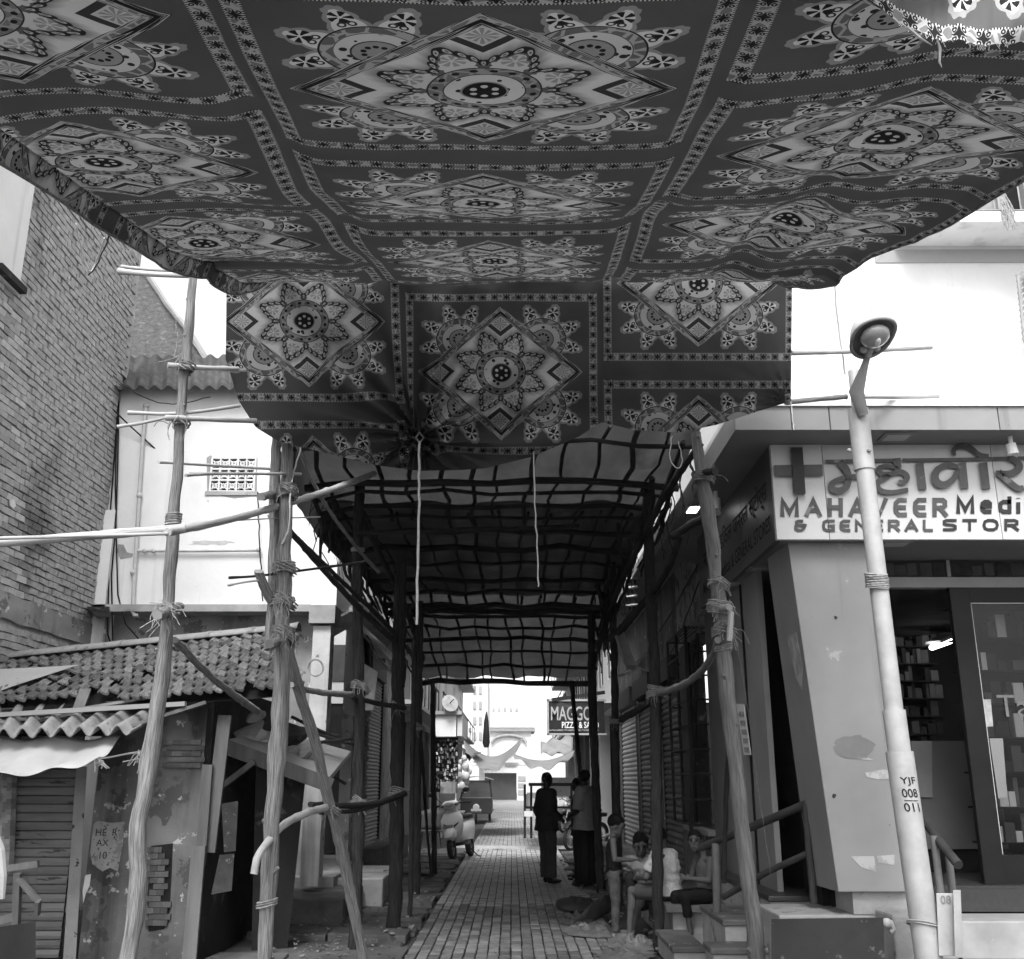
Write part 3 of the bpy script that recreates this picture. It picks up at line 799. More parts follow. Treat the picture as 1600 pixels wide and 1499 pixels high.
# whitewashed return of the wall nearer the camera
MB().box((XB-.28, 4, PX(10,450,XB).z), (XB+.06, PX(33, 380, XB).y, 10.4)).build('whitewashed_part', WHITE, bw_)
MB().obox(PX(4,436,XB)+Vector((.06,0,0)), (.16, .6, .08)).build('ledge', DARKW, bw_)
MB().box((XB-.3, 13.9, 0), (XB+.16, 14.28, P(150,800,14).z)).build('corner_render', WHITE, bw_)
for a, b in ((25,788),):
    tag(MB().poly_prism([PX(14,782,XB+.03), PX(20,781,XB+.03), PX(24,790,XB+.03), PX(20,795,XB+.03), PX(15,791,XB+.03)], (.01,0,0)).build('paper_scrap', WHITE), 'small white paper scrap stuck on the tall brick wall', 'paper')
# ============================================================ TILED SHED
TILE = M('roof_tile_clay', .17, .06, scale=9, bump=.5, bscale=45, rnd=.45, spots=(12, .62, .3, .04))
YS = 9.8
shed = thing('tiled_shed', 'low street shed with clay tile roof, peeling plaster wall and lean-to sheets', 'shed', (-3.5, YS, 0))
tl, tr, bl, br_ = P(-90,1048,11.8), P(462,988,11.8), P(-90,1118,9.62), P(447,1080,9.5)
nrm = (br_-bl).cross(tl-bl).normalized(); nrm = nrm if nrm.z > 0 else -nrm
def tile_mesh(seed):
    rn = random.Random(seed); mb = MB(); n = 10
    def h(u): return .017*math.sin(u*2*PI*.95+.5)+.005*math.sin(u*4*PI)
    def fn(u, v): return ((u-.5)*1.12, v, h(u)+.022*(1-v))
    mb.grid(lambda u, v: fn(u, v), n, 1)
    b = len(mb.v)   # front lip
    for i in range(n+1):
        x, y, z = fn(i/n, 0); mb.v.append(Vector((x, 0, z))); mb.v.append(Vector((x, 0.0, z-.022)))
    for i in range(n): mb.face((b+2*i, b+2*i+1, b+2*i+3, b+2*i+2))
    me = mb.mesh('roof_tile'); me.materials.append(TILE)
    for p in me.polygons: p.use_smooth = False
    return me
tms = [tile_mesh(i) for i in range(2)]
NR, NCOL = 9, 33
org = Vector(shed['_w'])
for r in range(NR):
    v = r/NR
    for c in range(NCOL):
        u = (c+.5+R_(-.04,.04))/NCOL
        if r == 0 and u < .5: continue
        p = bl.lerp(br_, u).lerp(tl.lerp(tr, u), v+R_(-.006,.006))
        if R_(0,1) < .025: continue
        if r == 0 and c in (29,): continue
        xa = (bl.lerp(br_, u+.01)-bl.lerp(br_, u)).normalized(); ya = (tl.lerp(tr, u)-bl.lerp(br_, u)); L = ya.length; ya.normalize()
        z_ = xa.cross(ya).normalized()
        wd_ = (bl-br_).length/NCOL if v < .5 else lerp((bl-br_).length, (tl-tr).length, v)/NCOL
        m = Matrix((xa*wd_, ya*(L/NR*1.16), z_)).transposed().to_4x4()
        jit = Matrix.Rotation(R_(-.04,.04)*(3.5 if R_(0,1) < .08 else 1), 4, 'Z') @ Matrix.Rotation(R_(-.014,.014), 4, 'X') @ Matrix.Rotation(R_(-.006,.006), 4, 'Y')
        o = bpy.data.objects.new('roof_tile', random.choice(tms)); COL.objects.link(o); o.parent = shed
        o.matrix_local = Matrix.Translation(p+z_*(.03+R_(-.006,.012))-org) @ m @ jit
        o.name = 'roof_tile'
MB().quad(bl-nrm*.05, br_-nrm*.05, tr-nrm*.05, tl-nrm*.05).build('roof_deck', BLACK, shed)
# ridge of half-round cement pieces
for k in range(8):
    a = (tl+Vector((0,0,.03))).lerp(tr, k/8.0-.002); b = (tl+Vector((0,0,.03))).lerp(tr, (k+1)/8.0+.01)
    d = (b-a); mb = MB()
    def fr(u, v):
        an = lerp(-1.35, 1.35, v); s_ = nrm
        p = a.lerp(b, u); rr = .125*(1.0+.08*(u > .93))
        return p+Vector((0, rr*math.sin(an), rr*math.cos(an)*.8))
    mb.grid(fr, 6, 8); mb.build('ridge_cap', M('cement_ridge', .27, .18, scale=6, bump=.4, spots=(9, .6, .12, .04)), shed, smooth=True, solid=.012)
# walls
zt_ = 2.25
xw = P(-140, 1300, YS).x; xe = P(313, 1250, YS).x
xs0, xs1 = P(14, 1300, YS).x, P(114, 1300, YS).x
MB().box((xs1+.17, YS, 0), (xe, YS+.22, zt_+.06)).build('front_wall', SHEDW, shed)
MB().box((xe-.2, YS+.23, 0), (xe-.01, 12.9, zt_+.25)).build('side_wall', DARKW, shed)  # dark colour stands in for the shadow on this side
MB().box((xw, YS+.03, 0), (xs0-.06, YS+.22, zt_)).build('left_wall', SHEDW, shed)
MB().box((xs0-.06, YS+.04, 2.0), (xs1+.17, YS+.2, zt_)).build('lintel', DARKW, shed)
# shutter of wide painted slats
SLT = M('rusty_painted_slat', .20, .12, scale=2.5, stretch=(.6,1,3), rough=.7, spots=[(2.6, .62, .05, .02), (6, .67, .08, .02)], bump=.15, bscale=30, rnd=.12)
sw = MB(); ns = 25; z0_, z1_ = .1, 1.62
sh_l = xs1-xs0; h = (2.0-.1)/ns
mb = MB()
for yy, zz in ((0, 0), (-.022, .01), (-.026, h*.8), (0, h*.98)):
    pass
prof = [(0, 0), (-.020, .006), (-.026, h*.45), (-.018, h*.9), (0, h*.985)]
for xx in (0, sh_l):
    for yy, zz in prof: mb.v.append(Vector((xx, yy, zz)))
k = len(prof)
for i in range(k-1): mb.face((i, k+i, k+i+1, i+1))
slat_me = mb.mesh('slat'); slat_me.materials.append(SLT)
shut = thing('shed_shutter', 'closed shed shutter of wide rust-flecked horizontal slats', 'shutter', (xs0, YS+.02, .1))
for i in range(ns):
    o = bpy.data.objects.new('slat', slat_me); COL.objects.link(o); o.parent = shut; o.location = (0, R_(-.006,.0), i*h); o.rotation_euler = (R_(-.04,.04), 0, 0)
MB().box((xs0-.02, YS+.02, 0), (xs1, YS+.03, 2.0)).build('backing', BLACK, shut)
WFR = M('pitted_frame', .30, .2, scale=4, spots=[(12, .62, .05, .02)], bump=.3)
MB().hexa([P(104,1470,YS-.03)-Vector((0,0,.4)), P(124,1470,YS-.03)-Vector((0,0,.4)), P(124,1470,YS+.1)-Vector((0,0,.4)), P(104,1470,YS+.1)-Vector((0,0,.4)),
  P(119,1198,YS-.03), P(136,1198,YS-.03), P(136,1198,YS+.1), P(119,1198,YS+.1)]).build('frame_post', WFR, shut)
# crumbled brick showing through the plaster
SB = M('exposed_brick', .08, .05, scale=9, bump=.5, rnd=.3)
hole = MB(); hole.poly_prism([P(a, b, YS-.004) for a, b in ((236,1322),(270,1318),(268,1370),(264,1440),(256,1452),(232,1456),(230,1400),(234,1360))], (0, .003, 0)); hole.build('plaster_hole', BLACK, shed)
sbm = MB().box((-.055, -.02, -.024), (.055, .02, .024)).mesh('brick'); sbm.materials.append(SB)
for r in range(13):
    for c in range(3):
        px = 237+c*11+(5 if r % 2 else 0)-r*.25; py = 1328+r*9.5
        if R_(0,1) < .14 or px > 262: continue
        p = P(px, py, YS-.012+R_(0,.012)); o = bpy.data.objects.new('brick', sbm); COL.objects.link(o); o.parent = shed; o.location = p-org; o.scale = (.62, 1, .95); o.rotation_euler = (0, R_(-.04,.04), R_(-.05,.05))
for r in range(5):
    for c in range(4):
        p = P(262+c*15+(6 if r % 2 else 0), 1160+r*9, YS-.006); o = bpy.data.objects.new('brick', sbm); COL.objects.link(o); o.parent = shed; o.location = p-org; o.scale = (.8, .6, .9)
# posters on the wall
def poster(name, label, pts, Y, mat, off=.012):
    return tag(MB().poly_prism([P(a, b, Y-off) for a, b in pts], (0, .004, 0)).build(name, mat), label, 'poster')
PAPER = M('torn_paper', .27, .19, scale=9, spots=[(7, .55, .16, .02), (26, .6, .08, .02)], bump=.1)
po = poster('torn_poster', 'torn printed poster with faded letters on the shed wall right of the shutter', [(146,1288),(152,1283),(176,1286),(194,1284),(192,1320),(184,1362),(172,1356),(160,1362),(144,1350),(141,1330)], YS, PAPER)
def text_obj(body, size, mat, name='lettering', extrude=.002, sx=1.0, offset=0, spacing=1.0):
    cu = bpy.data.curves.new('t', 'FONT'); cu.body = body; cu.size = size; cu.extrude = extrude; cu.offset = offset; cu.space_character = spacing; cu.resolution_u = 4
    ob = bpy.data.objects.new('t', cu); COL.objects.link(ob); bpy.context.view_layer.update()
    me = bpy.data.meshes.new_from_object(ob.evaluated_get(bpy.context.evaluated_depsgraph_get())); bpy.data.objects.remove(ob)
    xs = [v.co.x for v in me.vertices]; ys = [v.co.y for v in me.vertices]
    for v in me.vertices: v.co.x *= sx
    me.materials.clear(); me.materials.append(mat); me.name = name
    o = bpy.data.objects.new(name, me); COL.objects.link(o)
    o['ext'] = [min(xs)*sx, max(xs)*sx, min(ys), max(ys)]
    return o
def place_text(o, origin, xdir, ydir, parent=None):
    x = Vector(xdir).normalized(); y = Vector(ydir).normalized(); z = x.cross(y)
    m = Matrix((x, y, z)).transposed().to_4x4(); m.translation = Vector(origin)
    if parent is not None:
        o.parent = parent; m.translation = Vector(origin)-Vector(parent['_w'])
    o.matrix_local = m; o['_w'] = list(origin); return o
INK = M('black_ink', .03, .02, bump=0)
for body, px, py, s in (('HE  R', 148, 1306, .085), ('人 ', 150, 1322, .08), ('10', 152, 1342, .085)):
    place_text(text_obj(body.replace('人', 'AX'), s, INK, 'letters', .0008), P(px, py, YS-.013), (1,0,0), (0,0,1), po)
po2 = poster('paper_strip', 'narrow torn white paper strip low on the shed wall', [(133,1368),(142,1366),(140,1384),(134,1396),(130,1412),(129,1392)], YS, M('white_paper', .6, .45, scale=8), .014)
poster('faded_bill', 'faded bill pasted on the dark recess between the planks', [(346,1256),(372,1252),(368,1330),(350,1332)], 10.15, M('grey_bill', .12, .08, scale=9, spots=(14,.6,.28,.03)), 0)
poster('faded_bill', 'lower faded bill sheet on the dark recess behind the standing pole', [(343,1336),(366,1334),(362,1392),(330,1398)], 10.12, M('grey_bill', .2), 0)
# planks, pipes at the wall end
PLK = M('old_plank', .13, .06, scale=3, stretch=(2,2,.3), bump=.4, bscale=25, rnd=.2, spots=(7, .64, .08, .03))
for k, (a, b, c, d, y, tw, lab) in enumerate(((352,1118,326,1332,9.72,.12,'pale plank leaning upright at the end of the shed wall'), (325,1195,313,1352,9.66,.09,'narrow grey plank beside the taller upright plank'), (311,1322,291,1560,9.60,.12,'lower plank continuing to the ground at the shed wall end'))):
    tag(MB().beam(P(a, b, y), P(c, d, y), tw, .04, (0,1,0)).build('plank', PLK), lab, 'plank', 'planks at the end of the shed wall')
# corrugated lean-to sheets and loose stuff on the eave
cs = corr(MB(), P(-120,1150,9.1), P(205,1141,9.1), P(270,1106,9.9), P(-120,1108,9.9), 11, .045); o = cs.build('corrugated_sheet', ASB, shed, smooth=True, solid=.012)
MB().beam(P(190,1140,9.3), P(322,1098,9.45), .12, .03).build('eave_board', PLK, shed)
MB().beam(P(-80,1122,9.5), P(290,1100,9.35), .05, .04).build('eave_pole', WOOD, shed)
MS = M('flat_tin_sheet', .42, .34, scale=3, rough=.5, metal=.3, bump=.1)
mb = corr(MB(), P(-60,1107,10.1)+nrm*.05, P(20,1082,10.2)+nrm*.06, P(124,1051,10.9)+nrm*.08, P(-60,1062,10.9)+nrm*.08, 1, .004)
tag(mb.build('tin_sheet', MS, solid=.006), 'flat grey tin sheet lying on the clay tile roof', 'metal sheet')
for a, b, c, d, w_, m_, lab in ((60,1128,232,1092,.16,PLK,'dark rough board lying on the shed eave'), (130,1108,240,1090,.2,ASB,'broken asbestos strip lying on the shed eave'), (118,1120,134,1078,.1,PLK,'short crosswise slat lying on the eave'), (40,1120,110,1112,.18,PLK,'split board lying over the corrugated sheet'), (10,1126,200,1116,.1,ASB,'thin pale strip along the top of the corrugated sheet')):
    tag(MB().beam(P(a, b, 9.55), P(c, d, 9.75), w_, .025).build('roof_scrap', m_), lab, 'roof scrap', 'loose pieces on the shed eave')
# canvas awning
CANV = M('pale_canvas', .56, .42, scale=2.5, bump=.25, bscale=12, trans=.25, spots=(5, .68, .4, .1))
def aw(u, v):
    px = lerp(-120, lerp(188, 152, v), u); py = lerp(1153, interp(px, [(-120,1222),(0,1211),(60,1208),(120,1196),(152,1186),(190,1160)]), v)
    y = lerp(9.35, 8.75, v); sag = .05*math.sin(u*PI*3)+.03*math.sin(u*17+v*4)*v
    p = P(px, py, y); p.z -= .06*math.sin(v*PI)-.02*math.sin(u*21+v*5); p.y += sag*.6; return p
a_ = MB().grid(aw, 60, 16).build('canvas_awning', CANV, smooth=True, solid=.004)
tag(a_, 'sunlit pale canvas awning hanging under the corrugated sheet of the shed', 'awning')
mb = MB(); mb.tube([P(150,1186,8.75), P(170,1184,8.2), P(200,1178,7.2), P(226,1174,6.2), P(246,1171,5.8)], .007, 5)
mb.build('guy_rope', ROPE, a_)
kn = MB()
for k in range(14):
    a = P(228+R_(-14,8), 1174+R_(-3,3), 6.1); kn.tube([a, a+Vector((R_(-.04,.02), 0, R_(-.05,-.01))), a+Vector((R_(-.09,.04), 0, R_(-.12,-.04)))], .003, 4)
for k in range(6):
    a = P(152, 1186, 8.74); kn.tube([a, a+Vector((R_(-.02,.06), 0, R_(-.03,.0))), a+Vector((R_(-.02,.13), 0, R_(-.12,-.04)))], .006, 4)
kn.build('rope_fray', ROPE, a_, kind='stuff')
# stacked pale blocks left of the shutter
cb = thing('block_column', 'column of small pale glazed blocks left of the shed shutter', 'column', P(12, 1480, 9.7))
bmb = MB().box((-.045, -.05, -.035), (.045, .05, .035)).mesh('block'); bmb.materials.append(M('pale_block', .38, .22, scale=8, rnd=.4, rough=.4))
for r in range(17):
    for c in range(2):
        p = P(2+c*13+r*-.3, 1213+r*8.3, 9.7)-Vector(cb['_w']); o = bpy.data.objects.new('block', bmb); COL.objects.link(o); o.parent = cb; o.location = p; o.rotation_euler = (0,0,R_(-.05,.05))
    pass
MB().box(tuple(P(-30,1350,9.72)-Vector((0,0,1.2))), tuple(P(22,1210,9.8)+Vector((0,.1,0)))).build('core', DARKW, cb)
# wooden glass-fronted counter box at lower left
cbx = thing('glass_cabinet', 'old wooden street cabinet with framed glass pane at the lower left corner', 'cabinet', P(20, 1499, 8.6))
y0 = 8.5
for a, b, c, d, w_ in ((-40,1365,60,1350,.05),(-40,1452,28,1430,.06),(28,1365,25,1445,.05),(28,1372,60,1408,.035),(60,1408,58,1430,.03)):
    MB().beam(P(a, b, y0), P(c, d, y0+.05), w_, .05, (0,1,0)).build('frame_bar', PLK, cbx)
MB().quad(P(-60,1370,y0+.03), P(60,1355,y0+.06), P(58,1440,y0+.06), P(-60,1465,y0+.03)).build('pane', glass('cabinet_glass', .75, .05, 1.5), cbx)
MB().hexa([P(-60,1700,y0), P(56,1700,y0), P(56,1700,y0+.9), P(-60,1700,y0+.9), P(-60,1458,y0), P(56,1440,y0), P(56,1440,y0+.9), P(-60,1458,y0+.9)]).build('body', DARKW, cbx)
ps = MB(); ps.tube([P(-12,1290,7.6), P(0,1330,7.6), P(4,1370,7.6), P(3,1405,7.6)], [.03,.035,.03,.02], 8); ps.build('pale_sack', CANV)
tag(bpy.data.objects['pale_sack'], 'pale rolled cloth hanging at the left picture edge beside the cabinet', 'cloth')
# junk on the small lean-to roof right of the shed
jk = thing('lean_to_roof', 'small sagging tin lean-to roof piled with junk between shed and shopfront', 'roof', P(430, 1180, 10.6))
MB().hexa([P(352,1162,10.2), P(515,1222,10.6), P(548,1180,12.2), P(430,1150,12.0), P(352,1156,10.2), P(515,1214,10.6), P(548,1174,12.2), P(430,1142,12.0)]).build('tin_sheet', MS, jk)
MB().beam(P(350,1166,10.15), P(518,1228,10.55), .03, .14).build('fascia', PLK, jk)
MB().beam(P(343,1232,10.2), P(398,1190,10.2), .07, .05).build('brace', PLK, jk)
MB().hexa([P(395,1499,10.7)-Vector((0,0,.3)), P(445,1499,10.9)-Vector((0,0,.3)), P(445,1499,12)-Vector((0,0,.3)), P(395,1499,12)-Vector((0,0,.3)), P(400,1185,10.7), P(478,1212,10.9), P(478,1212,12), P(400,1185,12)]).build('side_board', DARKW, jk)
for k, (px, py, r, m_, lab) in enumerate(((395,1148,.13,MS,'crumpled metal sheet'),(380,1165,.09,CANV,'white bundle'),(410,1160,.1,MS,'shiny tin piece'),(450,1150,.13,DARKW,'dark bundle'),(470,1175,.09,ASB,'curled sheet piece'),(366,1150,.1,DARKW,'dark scrap heap'),(400,1120,.06,CANV,'white flat box'))):
    mb = MB(); mb.ell(P(px, py, 10.9), (r*1.5, r, r*.75), 12, 8)
    for v in mb.v: v += Vector((1,1,1))*.09*mnoise.noise(v*7)
    tag(mb.build('junk_bundle', m_), lab+' lying on the sagging lean-to roof', 'junk', 'junk on the lean-to roof')
for a, b, c, d, sl_ in ((440,1128,560,1165,'long dark stick sloping down over the lean-to roof, topmost of five'),(445,1135,530,1150,'short dark stick just under the topmost one on the lean-to roof'),(450,1170,540,1225,'steep dark stick hanging off the lean-to roof edge'),(455,1120,545,1160,'dark stick crossing the upper sticks on the lean-to roof'),(500,1160,565,1150,'small dark stick pointing right from the lean-to roof corner')):
    tag(MB().tube([P(a,b,11.2), P((a+c)/2,(b+d)/2+2,11.3), P(c,d,11.5)], .018, 6).build('stick', WOODD), sl_, 'stick', 'sticks on the lean-to roof')
# ============================================================ POSTS AND POLES
def fwd(p): return p.y*CP+(p.z-CH)*SP
def densify(pts, rad, step=.12, jit=.006):
    op, orr = [], []
    for i in range(len(pts)-1):
        a, b = pts[i], pts[i+1]; n = max(1, int((b-a).length/step))
        for k in range(n):
            t = k/n; op.append(a.lerp(b, t)+Vector((R_(-jit,jit), R_(-jit,jit), 0))); orr.append(lerp(rad[i], rad[i+1], t)*R_(.95, 1.06))
    op.append(pts[-1]); orr.append(rad[-1]); return op, orr
def smooth_pts(pts, rad, it=2):
    for _ in range(it):
        q, r = [pts[0]], [rad[0]]
        for i in range(len(pts)-1):
            a, b = pts[i], pts[i+1]; q += [a.lerp(b, .25), a.lerp(b, .75)]; r += [lerp(rad[i], rad[i+1], .25), lerp(rad[i], rad[i+1], .75)]
        q.append(pts[-1]); r.append(rad[-1]); pts, rad = q, r
    return pts, rad
def coil(mb, c, ax, r, wraps=6, pitch=.012, cord=.006, seg=12):
    ax = Vector(ax).normalized(); x = ax.orthogonal().normalized(); y = ax.cross(x); pts = []
    for i in range(int(wraps*seg)):
        a = 2*PI*i/seg; rr = r*(1+R_(-.02,.06)); pts.append(Vector(c)+ax*((i/seg-wraps/2)*pitch+R_(-.002,.002))+(x*math.cos(a)+y*math.sin(a))*rr)
    tilt = Vector((R_(-.25,.25), R_(-.25,.25), 0)); pts = [p+ax*(p-Vector(c)).dot(tilt) for p in pts]
    mb.tube(pts, cord, 4)
def ends(mb, c, n=5, L=.12, cord=.003):
    for _ in range(n):
        p = Vector(c)+Vector((R_(-.05,.05), R_(-.07,-.02), R_(-.04,.04))); d = Vector((R_(-.6,.6), R_(-.5,.1), R_(-1.1,.2)))
        q = [p]
        for k in range(4): d = (d+Vector((R_(-.6,.6), R_(-.3,.3), R_(-.9,.3)))).normalized(); q.append(q[-1]+d*L/4*R_(.5,1.4))
        mb.tube(q, cord, 4)
PIX = {}
def post(label, px, Y, mat=WOOD, ground=True, lash=(), knots=5, group='upright posts of the pole scaffolding', name='wooden_post', base_extra=None, n=12):
    """px: (px, py, width px) from the foot upwards; Y: depth or (foot, top) depths"""
    Y0, Y1 = Y if isinstance(Y, tuple) else (Y, Y)
    pts, rad = [], []
    for i, (a, b, w_) in enumerate(px):
        yy = lerp(Y0, Y1, i/(len(px)-1)); p = P(a, b, yy); pts.append(p); rad.append(.70*w_/3200*fwd(p))
    if ground and pts[0].z > 0.01:
        d = pts[0]-pts[1]; d = d*(pts[0].z/max(.05, -d.z)) if d.z < 0 else Vector((0,0,-pts[0].z))
        if abs(d.x) > .25*pts[0].z: d.x = math.copysign(.25*pts[0].z, d.x)
        q = pts[0]+d; q.z = -.03; q.y = pts[0].y; pts.insert(0, q); rad.insert(0, rad[0])
    elif ground: pts[0].z = -.02
    t = thing(name, label, 'post', pts[0], group)
    sp, sr = smooth_pts(pts, rad, 2); sp, sr = densify(sp, sr, .06, .0030*1); sr = [r_*(1+.10*mnoise.noise(Vector((q_.x*3, q_.y, q_.z*3.5)))) for q_, r_ in zip(sp, sr)]
    mb = MB().tube(sp, sr, 16, wob=.30)
    mb.build('trunk', mat, t, smooth=True)
    kb = MB()
    for _ in range(knots):
        i = random.randrange(2, len(sp)-2); a = R_(PI, 2*PI); rr = sr[i]
        c = sp[i]+Vector((math.cos(a), math.sin(a), 0))*rr*.85
        MBk = MB().tube([c-Vector((math.cos(a), math.sin(a), 0))*rr*.3, c+Vector((math.cos(a)*rr*.35, math.sin(a)*rr*.35, rr*.5))], [rr*.42, rr*.22], 7)
        MBk.build('knot', mat, t, smooth=True)
    for (py, wraps, loose, sc) in lash:
        # nearest path point to that photo row
        best = min(range(len(sp)), key=lambda i: abs(749.5-1600*((-sp[i].y*SP+(sp[i].z-CH)*CP)/fwd(sp[i]))-py))
        c = sp[best]; mb = MB(); coil(mb, c, (0,0,1), sr[best]*1.12*sc, wraps, .0145, .0075)
        if loose:
            ends(mb, c+Vector((.02,-sr[best],.03)), loose, .16, .0022)
            coil(mb, c+Vector((.02,-.02,0)), (.5,.1,1), sr[best]*1.25*sc, 3, .02, .006)
            ends(mb, c+Vector((0,-sr[best],0)), loose)
        mb.build('rope_lashing', ROPE, t, smooth=True)
    return t
post('tall pale crooked post standing nearest, in front of the tiled shed', [(200,1499,38),(216,1400,38),(214,1300,38),(231,1215,36),(243,1120,34),(256,1030,31),(263,950,27),(270,830,25),(280,700,23),(285,600,22),(291,560,22),(297,480,19),(303,412,19)], 5.7, lash=((955,5,10,1.2),(825,5,0,1.05),(655,3,3,1.1),(573,3,2,1.15)), knots=9)
post('stout straight post with rope bands, left of the plank walk', [(414,1499,33),(418,1400,35),(424,1300,36),(432,1200,37),(438,1100,36),(441,1010,35),(443,900,31),(447,800,29),(449,686,24)], 7.0, lash=((1405,3,0,1.04),(1000,7,14,1.3),(940,3,8,1.35),(900,5,3,1.25),(765,6,2,1.3)), knots=6)
post('thinner post tied to the left flank of the stout roped post', [(421,1015,22),(426,930,24),(429,860,25),(428,780,24),(433,684,22)], 7.05, ground=False, knots=6)
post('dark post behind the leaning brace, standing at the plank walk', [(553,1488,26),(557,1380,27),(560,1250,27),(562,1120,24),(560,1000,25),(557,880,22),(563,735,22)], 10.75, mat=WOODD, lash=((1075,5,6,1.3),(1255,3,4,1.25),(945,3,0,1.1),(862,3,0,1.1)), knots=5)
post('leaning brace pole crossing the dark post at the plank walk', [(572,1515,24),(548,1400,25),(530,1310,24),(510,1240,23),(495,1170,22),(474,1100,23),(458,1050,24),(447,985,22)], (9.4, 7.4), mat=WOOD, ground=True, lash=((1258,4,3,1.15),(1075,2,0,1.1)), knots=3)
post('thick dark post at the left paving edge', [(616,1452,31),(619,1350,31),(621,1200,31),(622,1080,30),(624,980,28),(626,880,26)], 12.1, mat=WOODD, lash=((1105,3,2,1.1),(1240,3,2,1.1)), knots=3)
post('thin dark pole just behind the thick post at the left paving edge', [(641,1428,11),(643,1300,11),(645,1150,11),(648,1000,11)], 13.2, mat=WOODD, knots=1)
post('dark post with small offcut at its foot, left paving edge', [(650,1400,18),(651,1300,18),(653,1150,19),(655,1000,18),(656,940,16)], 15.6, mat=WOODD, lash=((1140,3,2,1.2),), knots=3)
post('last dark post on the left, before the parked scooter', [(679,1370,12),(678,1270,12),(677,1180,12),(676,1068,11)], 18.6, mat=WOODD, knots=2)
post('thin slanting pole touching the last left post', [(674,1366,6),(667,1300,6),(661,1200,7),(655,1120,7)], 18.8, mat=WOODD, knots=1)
post('tall leaning post roped at its middle, in front of the medical store side', [(1184,1499,37),(1172,1400,36),(1160,1300,35),(1150,1200,34),(1138,1100,34),(1129,1000,32),(1119,900,31),(1107,800,29),(1096,740,27),(1087,676,23)], 7.6, mat=M('mid_pole_wood', .22, .1, scale=9, stretch=(3, .6, 1), uv=True, bump=.6, bscale=22, rough=.9, contrast=(.32,.66), spots=(14, .66, .05, .04)), lash=((945,7,8,1.3),(985,5,8,1.25),(915,2,2,1.15),(745,5,2,1.3),(1010,3,0,1.1)), knots=6)
post('thin stick standing against the tall leaning roped post', [(1131,1380,10),(1134,1280,11),(1136,1200,11),(1140,1120,10)], 7.75, mat=WOODD, ground=False, knots=2)
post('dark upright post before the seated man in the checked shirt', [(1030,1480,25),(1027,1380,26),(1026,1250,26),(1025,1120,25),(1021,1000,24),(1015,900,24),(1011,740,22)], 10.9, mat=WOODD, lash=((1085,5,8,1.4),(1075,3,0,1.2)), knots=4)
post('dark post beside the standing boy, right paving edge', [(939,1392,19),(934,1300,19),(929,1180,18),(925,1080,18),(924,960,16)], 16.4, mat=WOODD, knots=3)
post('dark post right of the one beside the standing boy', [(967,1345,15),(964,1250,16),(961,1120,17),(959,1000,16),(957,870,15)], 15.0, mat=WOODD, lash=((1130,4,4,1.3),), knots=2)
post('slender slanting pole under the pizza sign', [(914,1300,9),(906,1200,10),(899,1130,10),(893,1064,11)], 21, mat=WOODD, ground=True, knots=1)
post('thin leaning stick against the window cage', [(1080,1300,9),(1084,1180,9),(1087,1100,10),(1090,990,8)], 12.6, mat=WOODD, ground=False, knots=2, group=None)
# horizontal and diagonal poles -----------------------------------------
def pole(label, pts, w_, mat=BAMB, name='bamboo_pole', nodes=True, group='horizontal poles of the scaffolding', taper=1.0, bend=0):
    q = [P(a, b, c) for a, b, c in pts]
    if len(q) == 2: q = [q[0], q[0].lerp(q[1], .5)+Vector((0,0,bend)), q[1]]
    r = [.80*w_/3200*fwd(p)*lerp(1, taper, i/(len(q)-1)) for i, p in enumerate(q)]
    q, r = smooth_pts(q, r, 2); L = sum((q[i+1]-q[i]).length for i in range(len(q)-1))
    dq, dr = densify(q, r, .07, .0015)
    if nodes:
        acc = 0; 
        for i in range(len(dr)):
            if i: acc += (dq[i]-dq[i-1]).length
            ph_ = (acc % .34)
            if ph_ < .05: dr[i] *= 1.16
    o = MB().tube(dq, dr, 9, wob=.06 if nodes else .25).build(name, mat, None, smooth=True)
    return tag(o, label, 'pole', group)
pole('long thick bamboo pole running in from the left edge to the pale crooked post', [(-30,851,5.3),(130,838,5.4),(290,825,5.55)], 17)
pole('bamboo pole with cut end continuing to the second post and up under the tarpaulin', [(262,832,5.5),(350,815,6.2),(430,793,6.9),(520,765,8.6),(585,740,10.2)], 15, taper=.8)
pole('second thin bamboo lying along the long thick one at the left edge', [(-30,842,5.25),(120,838,5.35),(262,834,5.5)], 7)
pole('short bamboo stub at the top of the pale crooked post', [(185,424,6.0),(250,430,5.9),(350,431,5.8)], 11)
pole('bamboo tied just above the stub pole at the cloth corner', [(190,417,6.05),(260,424,6.0),(345,422,5.9)], 7)
pole('bamboo crosspiece at the upper joint of the pale crooked post', [(262,571,5.6),(310,575,5.7),(372,577,5.9)], 10)
pole('bamboo crosspiece behind the lashing at mid height of the pale crooked post', [(200,645,5.7),(280,648,5.7),(375,634,5.9)], 7)
pole('thicker bamboo crosspiece just below the slender one at mid height', [(258,653,5.6),(320,655,5.7),(400,658,5.9)], 10)
pole('thin bamboo slanting down left from the mid height joint', [(183,667,5.6),(225,661,5.6),(262,652,5.6)], 6)
pole('thin bamboo crossing before the vent, upper one', [(248,722,6.0),(340,728,6.4),(422,733,6.9)], 6)
pole('thin bamboo crossing before the vent, lower one', [(290,743,6.0),(340,740,6.4),(470,741,7.1)], 6)
pole('slender stick under the lower vent crosspiece', [(297,740,6.1),(360,739,6.5),(425,742,6.9)], 4)
pole('thin stick at the stout roped post, above the beam, upper of two', [(358,903,6.7),(400,901,6.9),(500,888,7.3),(570,878,8.5)], 5, mat=WOODD)
pole('thin stick at the stout roped post, above the beam, lower of two', [(356,915,6.7),(385,909,6.8),(415,906,6.9)], 4)
